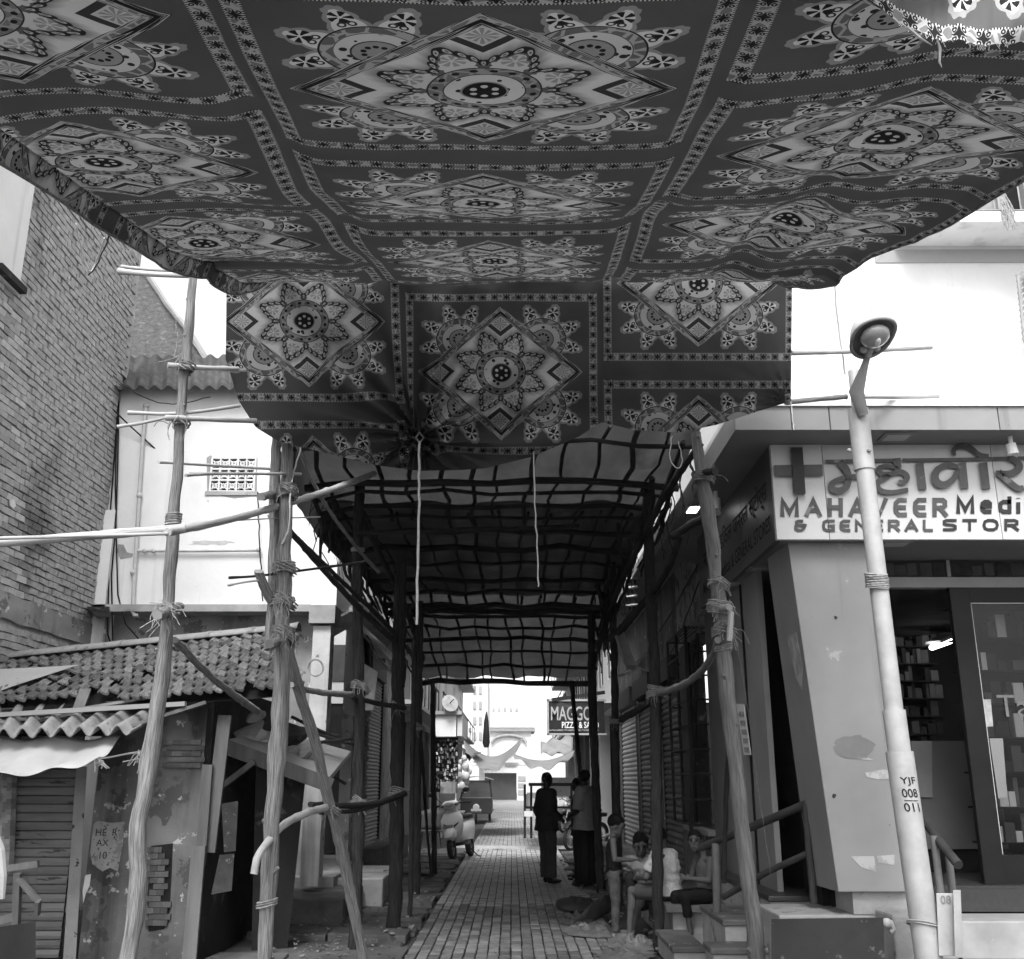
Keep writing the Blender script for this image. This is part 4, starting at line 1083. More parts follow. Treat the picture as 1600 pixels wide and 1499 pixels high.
pole('grey thin stick reaching left from the stout roped post', [(312,818,6.5),(380,812,6.8),(500,808,7.3)], 3)
pole('short sawn branch stub at the left of the stout roped post', [(404,893,6.85),(412,918,6.92),(424,940,7.0)], 18, mat=WOOD, name='branch_stub', nodes=False)
pole('round log end poking out at the upper lashing of the stout roped post', [(408,776,6.5),(430,772,7.2),(450,764,7.8)], 16, mat=WOOD, name='branch_stub', nodes=False)
pole('small log end in the lower lashing of the stout roped post', [(421,1006,6.6),(440,1002,7.1),(460,996,7.6)], 18, mat=WOOD, name='branch_stub', nodes=False)
pole('log end in the lashing of the pale crooked post', [(246,961,5.3),(262,955,5.7),(280,948,6.1)], 20, mat=WOOD, name='branch_stub', nodes=False)
pole('diagonal brace from the pale crooked post down to the shed roof', [(273,1000,5.8),(320,1050,6.9),(360,1082,8.2),(402,1112,9.6)], 14, mat=WOOD, name='brace_pole', nodes=False)
pole('curved white bough hooked round the stout post', [(397,1366,6.75),(402,1340,6.75),(416,1318,6.9),(440,1290,7.2),(475,1271,7.8),(510,1262,8.6)], 15, mat=BAMB, name='curved_bough', nodes=False)
pole('rail from the leaning brace to the dark post, upper left rail', [(455,1070,7.6),(490,1082,8.6),(550,1086,10.6)], 12, mat=WOOD, name='rail_pole', nodes=False)
pole('upper left rail continuing to the thick dark post', [(552,1090,10.6),(590,1100,11.2),(632,1106,12)], 10, mat=WOODD, name='rail_pole', nodes=False)
pole('lower left rail crossing behind the leaning brace', [(485,1257,8.4),(540,1260,9.6),(590,1256,11.0),(632,1240,12)], 11, mat=WOODD, name='rail_pole', nodes=False)
pole('second lower left rail tied below the first', [(500,1270,8.6),(560,1268,10.2),(625,1246,12)], 8, mat=WOODD, name='rail_pole', nodes=False)
pole('long dark diagonal running down from the stout roped post', [(452,828,7.2),(500,885,8.4),(560,950,10.4),(625,1010,12.4)], 12, mat=WOODD, name='diagonal_pole', nodes=False)
pole('twin of the long dark diagonal, slightly above it', [(470,846,7.6),(530,905,9.2),(600,970,11.4),(650,1030,14)], 9, mat=WOODD, name='diagonal_pole', nodes=False)
pole('thin pale stick sloping from the cloth flap into the tunnel on the left', [(462,690,7.4),(500,780,8.6),(560,860,10.6),(592,894,11.4)], 7, mat=WOOD, name='diagonal_pole', nodes=False)
pole('dark pole along the left eave of the tunnel', [(560,800,10.8),(600,880,12.6),(640,960,15.4),(660,1030,19)], 12, mat=WOODD, name='eave_pole', nodes=False)
pole('dark horizontal tied to the left posts at the top, inside the tunnel', [(555,835,10.7),(700,828,10.7),(830,826,10.8),(905,822,10.8)], 10, mat=WOODD, name='cross_pole', nodes=False)
pole('curved roped bough from the tall leaning post to the dark upright', [(1122,1000,7.5),(1112,1030,8.1),(1085,1062,9.2),(1050,1078,10.2),(1030,1084,10.8)], 14, mat=M('mid_bough', .25, .12, scale=9, stretch=(3,.6,1), uv=True, bump=.6), name='curved_bough', nodes=False)
pole('dark bough continuing from the upright into the tunnel', [(1030,1088,10.9),(1000,1108,12.2),(972,1124,14.6)], 14, mat=WOODD, name='curved_bough', nodes=False)
pole('thorny dark diagonal from the store canopy down to the tunnel posts', [(1062,838,9.2),(1050,880,9.6),(1025,920,10.6),(985,965,12.8),(955,1000,14.6)], 13, mat=WOODD, name='diagonal_pole', nodes=False)
pole('dark log end under the store canopy', [(1120,800,8.0),(1075,822,8.9),(1052,838,9.3)], 16, mat=WOODD, name='diagonal_pole', nodes=False)
pole('twin branch beside the thorny diagonal', [(1040,895,10.2),(1010,940,11.4),(975,985,13.4)], 8, mat=WOODD, name='diagonal_pole', nodes=False)
pole('dark curved pole along the right eave of the tunnel', [(1090,700,7.6),(1040,770,9.0),(1000,850,11.2),(960,930,14.2),(935,1010,18.5)], 13, mat=WOODD, name='eave_pole', nodes=False)
pole('branching stick over the right eave of the tunnel', [(1068,690,7.8),(1030,790,9.6),(985,880,12),(945,960,16)], 9, mat=WOODD, name='eave_pole', nodes=False)
pole('bamboo pole passing behind the street lamp head', [(1236,552,7.0),(1330,550,7.4),(1455,543,7.9)], 9)
pole('bamboo pole from the cloth corner to the street lamp post', [(1228,629,6.9),(1275,624,7.1),(1322,620,7.25)], 10, mat=WOOD)
pole('bamboo pole continuing right of the street lamp post', [(1336,620,7.4),(1400,621,7.6),(1466,620,7.9)], 8)
pole('short peeled stick lashed upright in the coil of the tall leaning post', [(1142,956,7.45),(1141,975,7.45),(1139,1002,7.45)], 11, mat=BAMB, name='peeled_stick', nodes=False)
pole('log end in the coil of the tall leaning post', [(1108,952,7.7),(1128,950,7.5),(1140,949,7.3)], 13, mat=BAMB, name='branch_stub', nodes=False)
pole('log end in the upper lashing of the tall leaning post', [(1085,742,7.7),(1104,738,7.5),(1118,736,7.3)], 15, mat=WOODD, name='branch_stub', nodes=False)
pole('dark rail low between the left posts', [(600,1362,15.5),(640,1366,16.5),(680,1368,18.6)], 5, mat=WOODD, name='rail_pole', nodes=False)
# hanging cords
def cord(label, pts, r, mat=ROPEW, cat='cord', name='hanging_string'):
    q = [P(a, b, c) for a, b, c in pts]; q, rr = smooth_pts(q, [r]*len(q), 2); dq, dr = densify(q, rr, .06, .004)
    return tag(MB().tube(dq, dr, 5).build(name, mat, smooth=True), label, cat)
cord('long white cord hanging down from the tie of the cloth flap', [(655,690,6.78),(655,800,6.78),(652,900,6.78),(651,976,6.78)], .009)
cord('shorter white cord hanging right of the flap centre', [(833,706,6.9),(836,800,6.9),(840,860,6.9),(841,917,6.9)], .005)
cord('thin pale cord hanging at the canopy corner', [(1236,628,6.9),(1238,650,6.9),(1240,672,6.9)], .005)
cord('cable running down the bright wall to the street lamp post', [(1300,405,7.4),(1306,470,7.4),(1312,530,7.4),(1321,585,7.4)], .008, CONC)
cord('thin wire drooping right from the street lamp post', [(1335,590,7.5),(1400,605,7.8),(1500,622,8.3),(1620,640,8.9)], .003, CONC)
cord('loose white cord coiling down inside the pole lashing at the tunnel mouth', [(470,700,7.3),(452,760,6.9),(455,820,6.9),(440,850,6.95)], .006)
cord('pale cord tying the cloth edge to the brick wall', [(118,350,5.0),(128,395,5.2),(140,430,5.3),(150,410,5.3),(163,372,5.0)], .005)
cord('dark cord looped over the cloth edge above the brick wall', [(176,332,4.6),(172,370,4.6),(162,390,4.8),(150,418,5.1),(138,430,5.2)], .004, BLACK)
cord('thin loop of wire on the gable edge', [(270,485,5.8),(277,510,5.8),(272,522,5.8),(280,518,5.8),(272,560,5.8)], .003, ROPE)
cord('loop of cord hanging at the right tunnel mouth', [(1050,682,7.5),(1045,715,7.5),(1058,735,7.5),(1068,725,7.5),(1060,690,7.5)], .004)
cord('pale cord drooping from the leaning post along the store side', [(1150,1000,7.5),(1165,1080,8.0),(1180,1200,8.4),(1205,1370,8.8)], .0022, ROPE)
hb2 = MB(); hb2.tube([P(493+13*math.cos(a*PI/8), 1043+13*math.sin(a*PI/8), 9.6) for a in range(16)], .006, 5, closed=True); hb2.tube([P(493+11*math.cos(a*PI/8), 1044+13*math.sin(a*PI/8), 9.62) for a in range(16)], .006, 5, closed=True)
tag(hb2.build('wire_coil', CONC), 'round coil of wire hanging on the worn white pillar', 'wire')
# ============================================================ TARPAULIN ROOF OVER THE LANE
TP = [(8.0,640),(9,690),(9.9,740),(12,798),(13.3,838),(14.8,888),(16.6,938),(17.6,962),(18.9,990),(20.2,1030),(21.2,1063)]
TLx = [(8.0,440),(9,468),(12,515),(13.3,545),(16.6,606),(18.9,632),(21.2,652)]
TRx = [(8.0,1100),(9,1070),(12,1012),(13.3,985),(16.6,945),(18.9,936),(21.2,926)]
def tarp(s, Y, sag=0):
    py = interp(Y, TP); l_, r_ = interp(Y, TLx), interp(Y, TRx)
    p = P(lerp(l_, r_, min(max(s, 0), 1)), py, Y)
    if s < 0: p.x += s*.7; p.z += s*2.6*interp(Y, [(8,1),(13.5,1),(15,.25),(21,.2)])
    if s > 1: p.x += (s-1)*1.6; p.z -= (s-1)*1.5
    p.z += sag+.02*math.sin(s*23+Y*1.7)+.02*mnoise.noise(Vector((s*9, Y*2.3, 1)))
    return p
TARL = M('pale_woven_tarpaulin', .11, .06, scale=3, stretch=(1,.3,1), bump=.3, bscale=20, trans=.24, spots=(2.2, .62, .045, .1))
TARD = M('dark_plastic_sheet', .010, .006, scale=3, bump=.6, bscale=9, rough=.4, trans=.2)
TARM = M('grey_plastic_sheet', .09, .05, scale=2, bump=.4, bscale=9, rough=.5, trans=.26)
def tarp_piece(name, label, y0, y1, mat, s0=-.08, s1=1.05, lift=.05):
    mb = MB(); mb.grid(lambda u, v: tarp(lerp(s0, s1, u), lerp(y0, y1, v), lift+.035*abs(math.sin(lerp(y0, y1, v)*2.1))*math.sin(u*28)**2), 90, 40)
    return tag(mb.build(name, mat, smooth=True), label, 'tarpaulin')
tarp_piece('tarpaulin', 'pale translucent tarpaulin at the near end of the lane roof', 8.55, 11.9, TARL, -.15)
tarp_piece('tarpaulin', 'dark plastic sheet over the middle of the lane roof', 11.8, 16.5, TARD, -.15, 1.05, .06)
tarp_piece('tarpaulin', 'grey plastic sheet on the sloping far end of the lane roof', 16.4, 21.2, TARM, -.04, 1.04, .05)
lat = thing('roof_lattice', 'dark lattice of poles carrying the tarpaulin roof over the lane', 'pole lattice', (0, 14, 3.5))
for Y, w_ in ((8.8,.03),(9.9,.05),(10.6,.03),(11.3,.04),(12.0,.03),(12.7,.045),(13.5,.06),(14.3,.035),(15.1,.05),(15.8,.035),(16.5,.07),(17.3,.045),(18.1,.04),(18.9,.055),(19.6,.035),(20.3,.045),(21.0,.08)):
    for rep in range(2 if Y in (16.5,) else 1):
        pts = [tarp(s/8+(-.03 if s == 0 else (.03 if s == 8 else 0)), Y+R_(-.08,.08)+rep*.12, -.05-w_-.06*rep) for s in range(9)]
        q, r = densify(pts, [w_*.72]*9, .25, .006); MB().tube(q, r, 7, wob=.15).build('cross_pole', WOODD, lat, smooth=True)
for seg_ in ((8.5,12.4),(12.0,16.8),(16.3,21.2)):
    nn = 12
    for k in range(nn):
        s = (k+.3+R_(-.12,.2))/nn; ds = R_(-.03,.03); y0, y1 = seg_
        pts = [tarp(s+ds*j/7+.008*math.sin(j*2+k), lerp(y0, y1, j/7), -.03) for j in range(8)]
        q, r = densify(pts, [R_(.014,.026)]*8, .22, .009); MB().tube(q, r, 6, wob=.25).build('long_pole', WOODD, lat, smooth=True)
# tie-down bough heap along the right eave
for k in range(16):
    y0 = R_(9, 17); a = tarp(R_(.92,1.04), y0, -.1); b = tarp(R_(.94,1.1), y0+R_(1,4), -.3-R_(0,.6)); m_ = a.lerp(b, .5)+Vector((R_(-.1,.1), 0, R_(-.12,.12)))
    q, r = densify([a, m_, b], [.03,.025,.012], .2, .02); MB().tube(q, r, 6, wob=.3).build('branch', WOODD, lat, smooth=True)
for k in range(14):
    y0 = R_(9.5, 18); a = tarp(R_(-.02,.05), y0, -.1); b = tarp(R_(-.06,.02), y0+R_(1,3), -.2-R_(0,.5)); m_ = a.lerp(b, .5)+Vector((R_(-.08,.08), 0, R_(-.1,.1)))
    q, r = densify([a, m_, b], [.03,.025,.014], .2, .02); MB().tube(q, r, 6, wob=.3).build('branch', WOODD, lat, smooth=True)
# ============================================================ MEDICAL STORE (right)
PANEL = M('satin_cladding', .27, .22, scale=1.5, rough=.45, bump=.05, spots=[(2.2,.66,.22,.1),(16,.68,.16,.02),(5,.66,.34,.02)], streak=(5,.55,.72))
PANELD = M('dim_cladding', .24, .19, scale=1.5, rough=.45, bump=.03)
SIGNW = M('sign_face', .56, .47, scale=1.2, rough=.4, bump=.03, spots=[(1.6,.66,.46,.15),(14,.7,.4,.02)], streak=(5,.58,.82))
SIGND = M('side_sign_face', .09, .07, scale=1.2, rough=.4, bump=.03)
LET = M('letter_face', .10, .06, scale=5, rough=.35, bump=.03, spots=(4,.6,.18,.03))
LETD = M('letter_dark', .04, .03, scale=5, rough=.35, bump=.03)
YF, XS = 8.0, 2.12
ms = thing('medical_store', 'corner medical store with lettered fascia sign, canopy, leaning cladded pillar and glass door', 'shop', (3.5, 9, 0))
zs1, zs0 = P(1300, 690, YF).z, P(1300, 843, YF).z
soff = zs1+.02
# upper storey wall with window reveal
zw = P(1500, 352, 9.2).z; xw0, xw1 = P(1436, 345, 9.2).x, 6.2
for a, b, c, d in ((XS+.05, 7.5, soff+.22, zw), (XS+.05, xw0, zw, 10.5), (xw1, 7.5, zw, 10.5), (xw0, xw1, zw+1.3, 10.5)):
    MB().box((a, 9.2, c), (b, 9.45, d)).build('upper_wall', WHITE, ms)
MB().box((XS+.05, 9.452, soff+.22), (XS+.3, 13, 10.5)).build('upper_side_wall', WHITE, ms)
win = MB().box((xw0-.02, 9.22, zw-.03), (xw1, 9.5, zw-.003)).build('window', CONC, ms)
MB().box((xw0, 9.7, zw), (xw1, 9.75, zw+1.3)).build('dark_opening', BLACK, win)
for k, (a, b, m_) in enumerate(((1440,1500,BLACK),(1512,1565,M('peeled_window_panel', .3, .2, scale=4, spots=[(5,.55,.04,.03)])),(1570,1610,BLACK))):
    p, q = P(a, 300, 9.5), P(b, 300, 9.5); MB().box((p.x, 9.5, zw+.02), (q.x, 9.56, zw+1.2)).build('panel', m_, win)
for px in (1438, 1508, 1567, 1612): MB().box((P(px,340,9.4).x-.03, 9.4, zw), (P(px,340,9.4).x+.03, 9.5, zw+1.3)).build('mullion', CONC, win)
GB = M('painted_border_grey', .36, .31, scale=2, bump=.1)
bd = [P(1368,411,9.19), P(1700,411,9.19), P(1700,390,9.19), P(1386,391,9.19)]
MB().poly_prism([P(1368,411,9.196), P(1700,411,9.196), P(1700,390,9.196), P(1385,391,9.196)], (0,-.008,0)).build('painted_border', GB, ms)
MB().poly_prism([P(1362,375,9.196), P(1368,411,9.194), P(1385,391,9.194), P(1380,340,9.196), P(1360,340,9.196)], (0,-.009,0)).build('painted_border', GB, ms)
MB().box((P(1396,388,9.2).x, 8.72, zw-.24), (7, 9.198, zw-.13)).build('window_ledge', WHITE, ms)
cage = thing('window_cage', 'welded rod safety cage projecting under the upper window', 'grille', (4, 8.9, zw))
for k in range(9):
    px = 1396+k*41; x = P(px, 380, 8.75).x
    for sg in (((x, 9.2, zw-.02), (x, 8.72, zw-.12)), ((x, 8.72, zw-.12), (x, 8.72, zw+.6))):
        MB().tube(sg, .008, 5).build('rod', CONC, cage)
for y_, z_ in ((9.2,zw-.02),(9.04,zw-.05),(8.88,zw-.085),(8.72,zw-.12),(8.72,zw+.2),(8.72,zw+.6)):
    MB().tube([(P(1396,380,8.75).x, y_, z_), (6.4, y_, z_)], .008, 5).build('rail', CONC, cage)
t_ = MB()
for k in range(16):
    a = P(1567+R_(-3,3), 300, 8.68); q = [a]
    for j in range(6): q.append(q[-1]+Vector((R_(-.025,.03), 0, -R_(.03,.09))))
    t_.tube(q, .006, 4)
tag(t_.build('rope_hank', ROPE, kind=None), 'pale hank of rope hanging over the upper window cage', 'rope')
bg = thing('balcony_grille', 'small barred balcony grille at the right picture edge', 'grille', P(1598,480,8.9))
for k in range(12):
    MB().beam(P(1589+k*.9, 432+k*9, 8.7), P(1625+k, 405+k*9, 8.9), .02, .03).build('bar', CONC, bg)
for px in (1590, 1600, 1612): MB().beam(P(px, 430, 8.69), P(px+11, 535, 8.69), .02, .02).build('bar', CONC, bg)
# canopy: fascia panels and soffit
YC = 7.63; zf0 = P(1400, 672, YC).z; zf1 = P(1400, 636, YC).z; xc = P(1149, 675, YC).x
xs_ = [xc, P(1238,672,YC).x, P(1298,672,YC).x, P(1563,672,YC).x, 5.4, 6.5]
for a, b in zip(xs_, xs_[1:]): MB().box((a+.004, YC, zf0), (b-.004, YC+.03, zf1)).build('fascia_panel', PANEL, ms, bevel=.003)
MB().box((xc, YC-.02, zf1+.003), (6.5, 9.19, zf1+.05)).build('canopy_top', WHITE, ms)
for k in range(4):
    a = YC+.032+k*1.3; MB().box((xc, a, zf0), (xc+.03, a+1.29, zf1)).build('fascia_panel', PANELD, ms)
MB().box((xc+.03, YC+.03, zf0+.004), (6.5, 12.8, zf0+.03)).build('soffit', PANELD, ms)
def ldisc(px, py, z, w_, d_, nm='soffit_light', lit=False):
    p = PZ(px, py, z)
    fr = MB().box((p.x-w_/2, p.y-d_/2, z-.012), (p.x+w_/2, p.y+d_/2, z-.001)).build(nm, PANEL, ms)
    MB().box((p.x-w_/2+.03, p.y-d_/2+.03, z-.016), (p.x+w_/2-.03, p.y+d_/2-.03, z-.0125)).build('diffuser', emit('lit_panel', 1, 4) if lit else M('diffuser_grey', .5, .45), fr)
ldisc(1400, 682, zf0+.003, .24, .2); 
ldisc(1083, 795, zf0+.003, .16, .3, lit=True)
# sign boards: front and side
for a, b in ((XS, P(1290,770,YF).x), (P(1290,770,YF).x, P(1557,770,YF).x), (P(1557,770,YF).x, 5.2), (5.2, 6.4)):
    MB().box((a+.003, YF, zs0), (b-.003, YF+.05, zf0)).build('sign_panel', SIGNW, ms)
YE = 11.4
for k in range(3):
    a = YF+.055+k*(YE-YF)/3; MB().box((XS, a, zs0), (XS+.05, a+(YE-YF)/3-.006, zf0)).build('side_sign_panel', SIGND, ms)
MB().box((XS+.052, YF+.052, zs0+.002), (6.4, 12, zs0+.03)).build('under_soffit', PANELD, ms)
ldisc(1398, 849, zs0+.0025, .24, .2)
for px, py in ((1188,888),(1143,912)): ldisc(px, py, zs0+.0025, .22, .2)
# lettering (built up letters standing proud of the board)
def ptx(px, py): return P(px, py, YF-.012)
def fit_text(body, px0, px1, py_base, py_top, mat, Y=YF, ex=.006, offset=0, name='letters', spacing=1.0):
    a, b, c = P(px0, py_base, Y-.012), P(px1, py_base, Y-.012), P((px0+px1)/2, py_top, Y-.012)
    hgt = c.z-(a.z+b.z)/2; wid = b.x-a.x
    o = text_obj(body, 1.0, mat, name, 0.0, 1.0, offset, spacing); e = list(o['ext']); del o['ext']
    me = o.data; sx_ = wid/(e[1]-e[0]); sy = hgt/(e[3]-e[2])
    for v in me.vertices: v.co.x = (v.co.x-e[0])*sx_; v.co.y = (v.co.y-e[2])*sy
    bm = bmesh.new(); bm.from_mesh(me); r = bmesh.ops.extrude_face_region(bm, geom=bm.faces[:])
    bmesh.ops.translate(bm, verts=[v for v in r['geom'] if isinstance(v, bmesh.types.BMVert)], vec=(0,0,ex*2)); bmesh.ops.recalc_face_normals(bm, faces=bm.faces[:]); bm.to_mesh(me); bm.free()
    place_text(o, (a.x, Y-.001, a.z), (1,0,0), (0,0,1), ms); o['kind'] = 'stuff' if False else 'thing'; del o['kind']
    return o
GLY = {'M':(1.15,[[(0,0),(0,1),(.5,.12),(1,1),(1,0)]]),'A':(1.05,[[(0,0),(.5,1),(1,0)],[(.22,.3),(.78,.3)]]),'H':(.95,[[(0,0),(0,1)],[(1,0),(1,1)],[(0,.5),(1,.5)]]),
 'V':(1.0,[[(0,1),(.5,0),(1,1)]]),'E':(.85,[[(1,1),(.35,1),(.05,.8),(0,.5),(.05,.2),(.35,0),(1,0)],[(.03,.5),(.9,.5)]]),'R':(.95,[[(0,0),(0,1),(.75,1),(.95,.88),(.95,.62),(.75,.47),(.02,.47)],[(.5,.46),(1,0)]]),
 'e':(.8,[[(.9,0),(.3,0),(.05,.15),(0,.36),(.08,.6),(.35,.72),(.7,.72),(.93,.6),(.93,.38),(.05,.36)]]),'d':(.85,[[(1,.98),(1,0),(.35,0),(.05,.14),(0,.36),(.05,.58),(.35,.72),(.98,.72)]]),'i':(.16,[[(.5,0),(.5,.55)],[(.5,.98),(.5,1)]]),
 'c':(.75,[[(1,0),(.35,0),(.05,.14),(0,.36),(.05,.58),(.35,.72),(1,.72)]]),'a':(.8,[[(.1,.72),(.75,.72),(1,.6),(1,0),(.25,0),(0,.1),(0,.3),(.2,.42),(.98,.42)]]),'l':(.12,[[(.5,0),(.5,1)]]),
 '&':(.95,[[(1,.55),(.85,.2),(.6,0),(.25,0),(0,.14),(0,.4),(.3,.53),(.75,.53)],[(.3,.53),(.08,.65),(.08,.88),(.3,1),(.65,1)],[(.5,.54),(1,.54)]]),'G':(1.0,[[(1,1),(.3,1),(.05,.85),(0,.5),(.05,.15),(.3,0),(1,0),(1,.48),(.55,.48)]]),
 'N':(1.0,[[(0,0),(0,1),(1,0),(1,1)]]),'L':(.8,[[(0,1),(0,.15),(.1,0),(1,0)]]),'S':(.9,[[(1,1),(.2,1),(0,.88),(0,.64),(.2,.54),(.8,.48),(1,.36),(1,.12),(.8,0),(0,0)]]),'T':(.95,[[(0,1),(1,1)],[(.5,1),(.5,0)]]),
 'O':(1.05,[[(.3,0),(.08,.15),(0,.5),(.08,.85),(.3,1),(.7,1),(.92,.85),(1,.5),(.92,.15),(.7,0),(.3,0)]])}
def sign_word(txt, px0, px1, yb, yt, mats, wt=.2, ex=.007):
    hpx = yb-yt; tot = sum(GLY[c][0] if c != ' ' else .5 for c in txt)+.34*(len(txt)-1); u = (px1-px0)/tot; x = px0
    for i, c in enumerate(txt):
        if c == ' ': x += .84*u; continue
        gw, sts = GLY[c]; gw = gw*u; mb = MB(); w2 = wt*hpx/2
        ym = yb-w2; hh = hpx-2*w2
        for si, st in enumerate(sts):
            ps = [Vector((x+w2+(gw-2*w2)*a_, ym-hh*b_, 0)) for a_, b_ in st]; k = len(ps); Lf, Rt = [], []
            for j in range(k):
                d0 = (ps[j]-ps[j-1]).normalized() if j else (ps[1]-ps[0]).normalized(); d1 = (ps[j+1]-ps[j]).normalized() if j < k-1 else d0
                n0 = Vector((-d0.y, d0.x, 0)); n1 = Vector((-d1.y, d1.x, 0)); nn_ = (n0+n1)
                nn_ = nn_.normalized() if nn_.length > .3 else n0; sc_ = min(1.9, 1/max(.3, nn_.dot(n0))); Lf.append(ps[j]+nn_*w2*sc_); Rt.append(ps[j]-nn_*w2*sc_)
            if (ps[0]-ps[-1]).length > 1: 
                Lf[0] -= (ps[1]-ps[0]).normalized()*w2*.9; Rt[0] -= (ps[1]-ps[0]).normalized()*w2*.9; e_ = (ps[-1]-ps[-2]).normalized()*w2*.9; Lf[-1] += e_; Rt[-1] += e_
            for j in range(k-1):
                e1 = ex+.0012*si+.0004*(j % 2)
                mb.hexa([P(q.x, q.y, YF-e1) for q in (Lf[j], Lf[j+1], Rt[j+1], Rt[j])]+[P(q.x, q.y, YF-.001) for q in (Lf[j], Lf[j+1], Rt[j+1], Rt[j])])
        mb.build('letter', mats[i % len(mats)], ms); x += gw+.34*u
sign_word('MAHAVEER', 1219, 1481, 808, 778, [LET], .235); sign_word('Medical', 1494, 1660, 803, 775, [LETD], .235)
sign_word('& GENERAL', 1241, 1458, 831, 812, [LET], .24); sign_word('STORES', 1473, 1652, 830, 811, [LETD], .24)
# devanagari title drawn as thick strokes: headline, letters
def strokes(lst, ex=.03, mat=LET):
    for pts, w_ in lst:
        n = len(pts); sub = []
        ps = [Vector((a, b, 0)) for a, b in pts]
        for _ in range(2 if n > 2 else 0):
            q = [ps[0]]
            for i in range(len(ps)-1): q += [ps[i].lerp(ps[i+1], .25), ps[i].lerp(ps[i+1], .75)]
            q.append(ps[-1]); ps = q
        L_, R2 = [], []
        m_ = len(ps)
        for i in range(m_):
            d = (ps[min(i+1, m_-1)]-ps[max(i-1, 0)]).normalized(); nn_ = Vector((-d.y, d.x, 0)); t = i/(m_-1)
            ww = (w_[0]*(1-t)+w_[1]*t if isinstance(w_, tuple) and len(w_) == 2 else (interp(t, [(0,w_[0]),(.5,w_[1]),(1,w_[2])]) if isinstance(w_, tuple) else w_))/2
            L_.append(ps[i]+nn_*ww); R2.append(ps[i]-nn_*ww)
        mb = MB()
        for i in range(m_-1):
            c = [L_[i], L_[i+1], R2[i+1], R2[i]]; w4 = [P(q.x, q.y, YF-ex) for q in c]; w5 = [P(q.x, q.y, YF-.002) for q in c]
            mb.hexa(w4+w5)
        mb.build('letter_stroke', mat, ms)
strokes([([(1290,721),(1400,719)],5), ([(1410,719),(1500,718),(1576,716)],5), ([(1590,716),(1680,714)],5),
  ([(1312,722),(1324,735),(1326,750),(1322,764),(1308,768),(1298,763),(1300,755),(1312,749),(1326,746),(1345,744)],(12,10,8)),
  ([(1352,718),(1356,768)],13),
  ([(1401,716),(1403,732)],12), ([(1403,732),(1385,727),(1370,733),(1378,742),(1392,741),(1380,748),(1368,756),(1376,768),(1395,770),(1419,765)],(6,10,6)), ([(1392,741),(1408,736),(1420,745),(1412,756),(1404,752)],(8,9,6)),
  ([(1437,724),(1442,765)],12),
  ([(1497,730),(1480,725),(1462,735),(1460,752),(1474,760),(1490,750),(1497,735)],(6,13,7)), ([(1503,723),(1507,763)],13),
  ([(1536,723),(1541,764)],13), ([(1492,712),(1489,702),(1500,697),(1515,698),(1530,712),(1545,712)],(4,10,5)),
  ([(1575,714),(1592,722),(1594,733),(1580,741),(1566,740),(1556,738)],(9,12,5)), ([(1560,738),(1590,765),(1600,762)],(12,8))])
# red-cross style plus symbol
MB().hexa([P(1236,699,YF-.05),P(1254,699,YF-.05),P(1259,771,YF-.05),P(1241,771,YF-.05),P(1236,699,YF-.001),P(1254,699,YF-.001),P(1259,771,YF-.001),P(1241,771,YF-.001)]).build('plus_upright', LETD, ms)
MB().hexa([P(1210,727,YF-.035),P(1285,726,YF-.035),P(1286,743,YF-.035),P(1212,744,YF-.035),P(1210,727,YF-.002),P(1285,726,YF-.002),P(1286,743,YF-.002),P(1212,744,YF-.002)]).build('plus_crossbar', LET, ms)
# side lettering
def side_text(body, y0, y1, zb, zt, mat):
    o = text_obj(body, 1.0, mat, 'letters', 0, 1.0, .01); e = list(o['ext']); del o['ext']; me = o.data
    for v in me.vertices: v.co.x = (v.co.x-e[0])*(y1-y0)/(e[1]-e[0]); v.co.y = (v.co.y-e[2])*(zt-zb)/(e[3]-e[2])
    place_text(o, (XS-.004, y1, zb), (0,-1,0), (0,0,1), ms)
H_ = zf0-zs0
side_text('MAHAVEER Medical & GENERAL STORES', 8.15, 11.2, zs0+.11, zs0+.24, M('side_letter', .03, .02, bump=0))
side_text('महावीर मेडिकल जनरल स्टोर्स', 8.2, 11.1, zs0+.33, zs0+.60, M('side_letter', .03, .02, bump=0))
cam2 = thing('spot_lamp', 'small white spot lamp hanging from the canopy over the sign', 'lamp', P(1580,682,7.8))
MB().tube([P(1578,682,7.8), P(1580,696,7.8)], .018, 8).build('stem', WHITE, cam2); MB().tube([P(1579,694,7.8), P(1583,710,7.8)], [.04,.045], 12).build('head', WHITE, cam2)
cam3 = thing('spot_lamp', 'small dark spot lamp hanging at the dim side sign behind the leaning post', 'lamp', P(1117,770,9.0))
MB().tube([P(1118,768,9), P(1118,780,9)], .02, 8).build('stem', CONC, cam3); MB().tube([P(1118,779,9), P(1118,796,9)], [.045,.05], 12).build('head', CONC, cam3)
# leaning cladded pillar
def hexpx(F, Yf, B, Yb): return [P(*F[0],Yf),P(*F[1],Yf),P(*B[1],Yb),P(*B[0],Yb),P(*F[3],Yf),P(*F[2],Yf),P(*B[2],Yb),P(*B[3],Yb)]
yp = 8.12
f = [P(1310,1394,yp), P(1421,1394,yp), P(1362,862,yp), P(1232,862,yp)]
zt2 = zs0+.001
for q in f[2:]: q.z = zt2
dpt = .62
bk = [f[0]+Vector((-.03,dpt,0)), f[1]+Vector((0,dpt,0)), f[2]+Vector((0,dpt,0)), f[3]+Vector((-.02,dpt,0))]
MB().hexa([f[0], f[1], bk[1], bk[0], f[3], f[2], bk[2], bk[3]]).build('pillar', PANEL, ms, bevel=.006)
STK = M('peeled_sticker', .40, .28, scale=8, spots=[(8,.52,.42,.02)], bump=.1)
STK2 = M('tape_residue', .19, .16, scale=14, bump=.05)
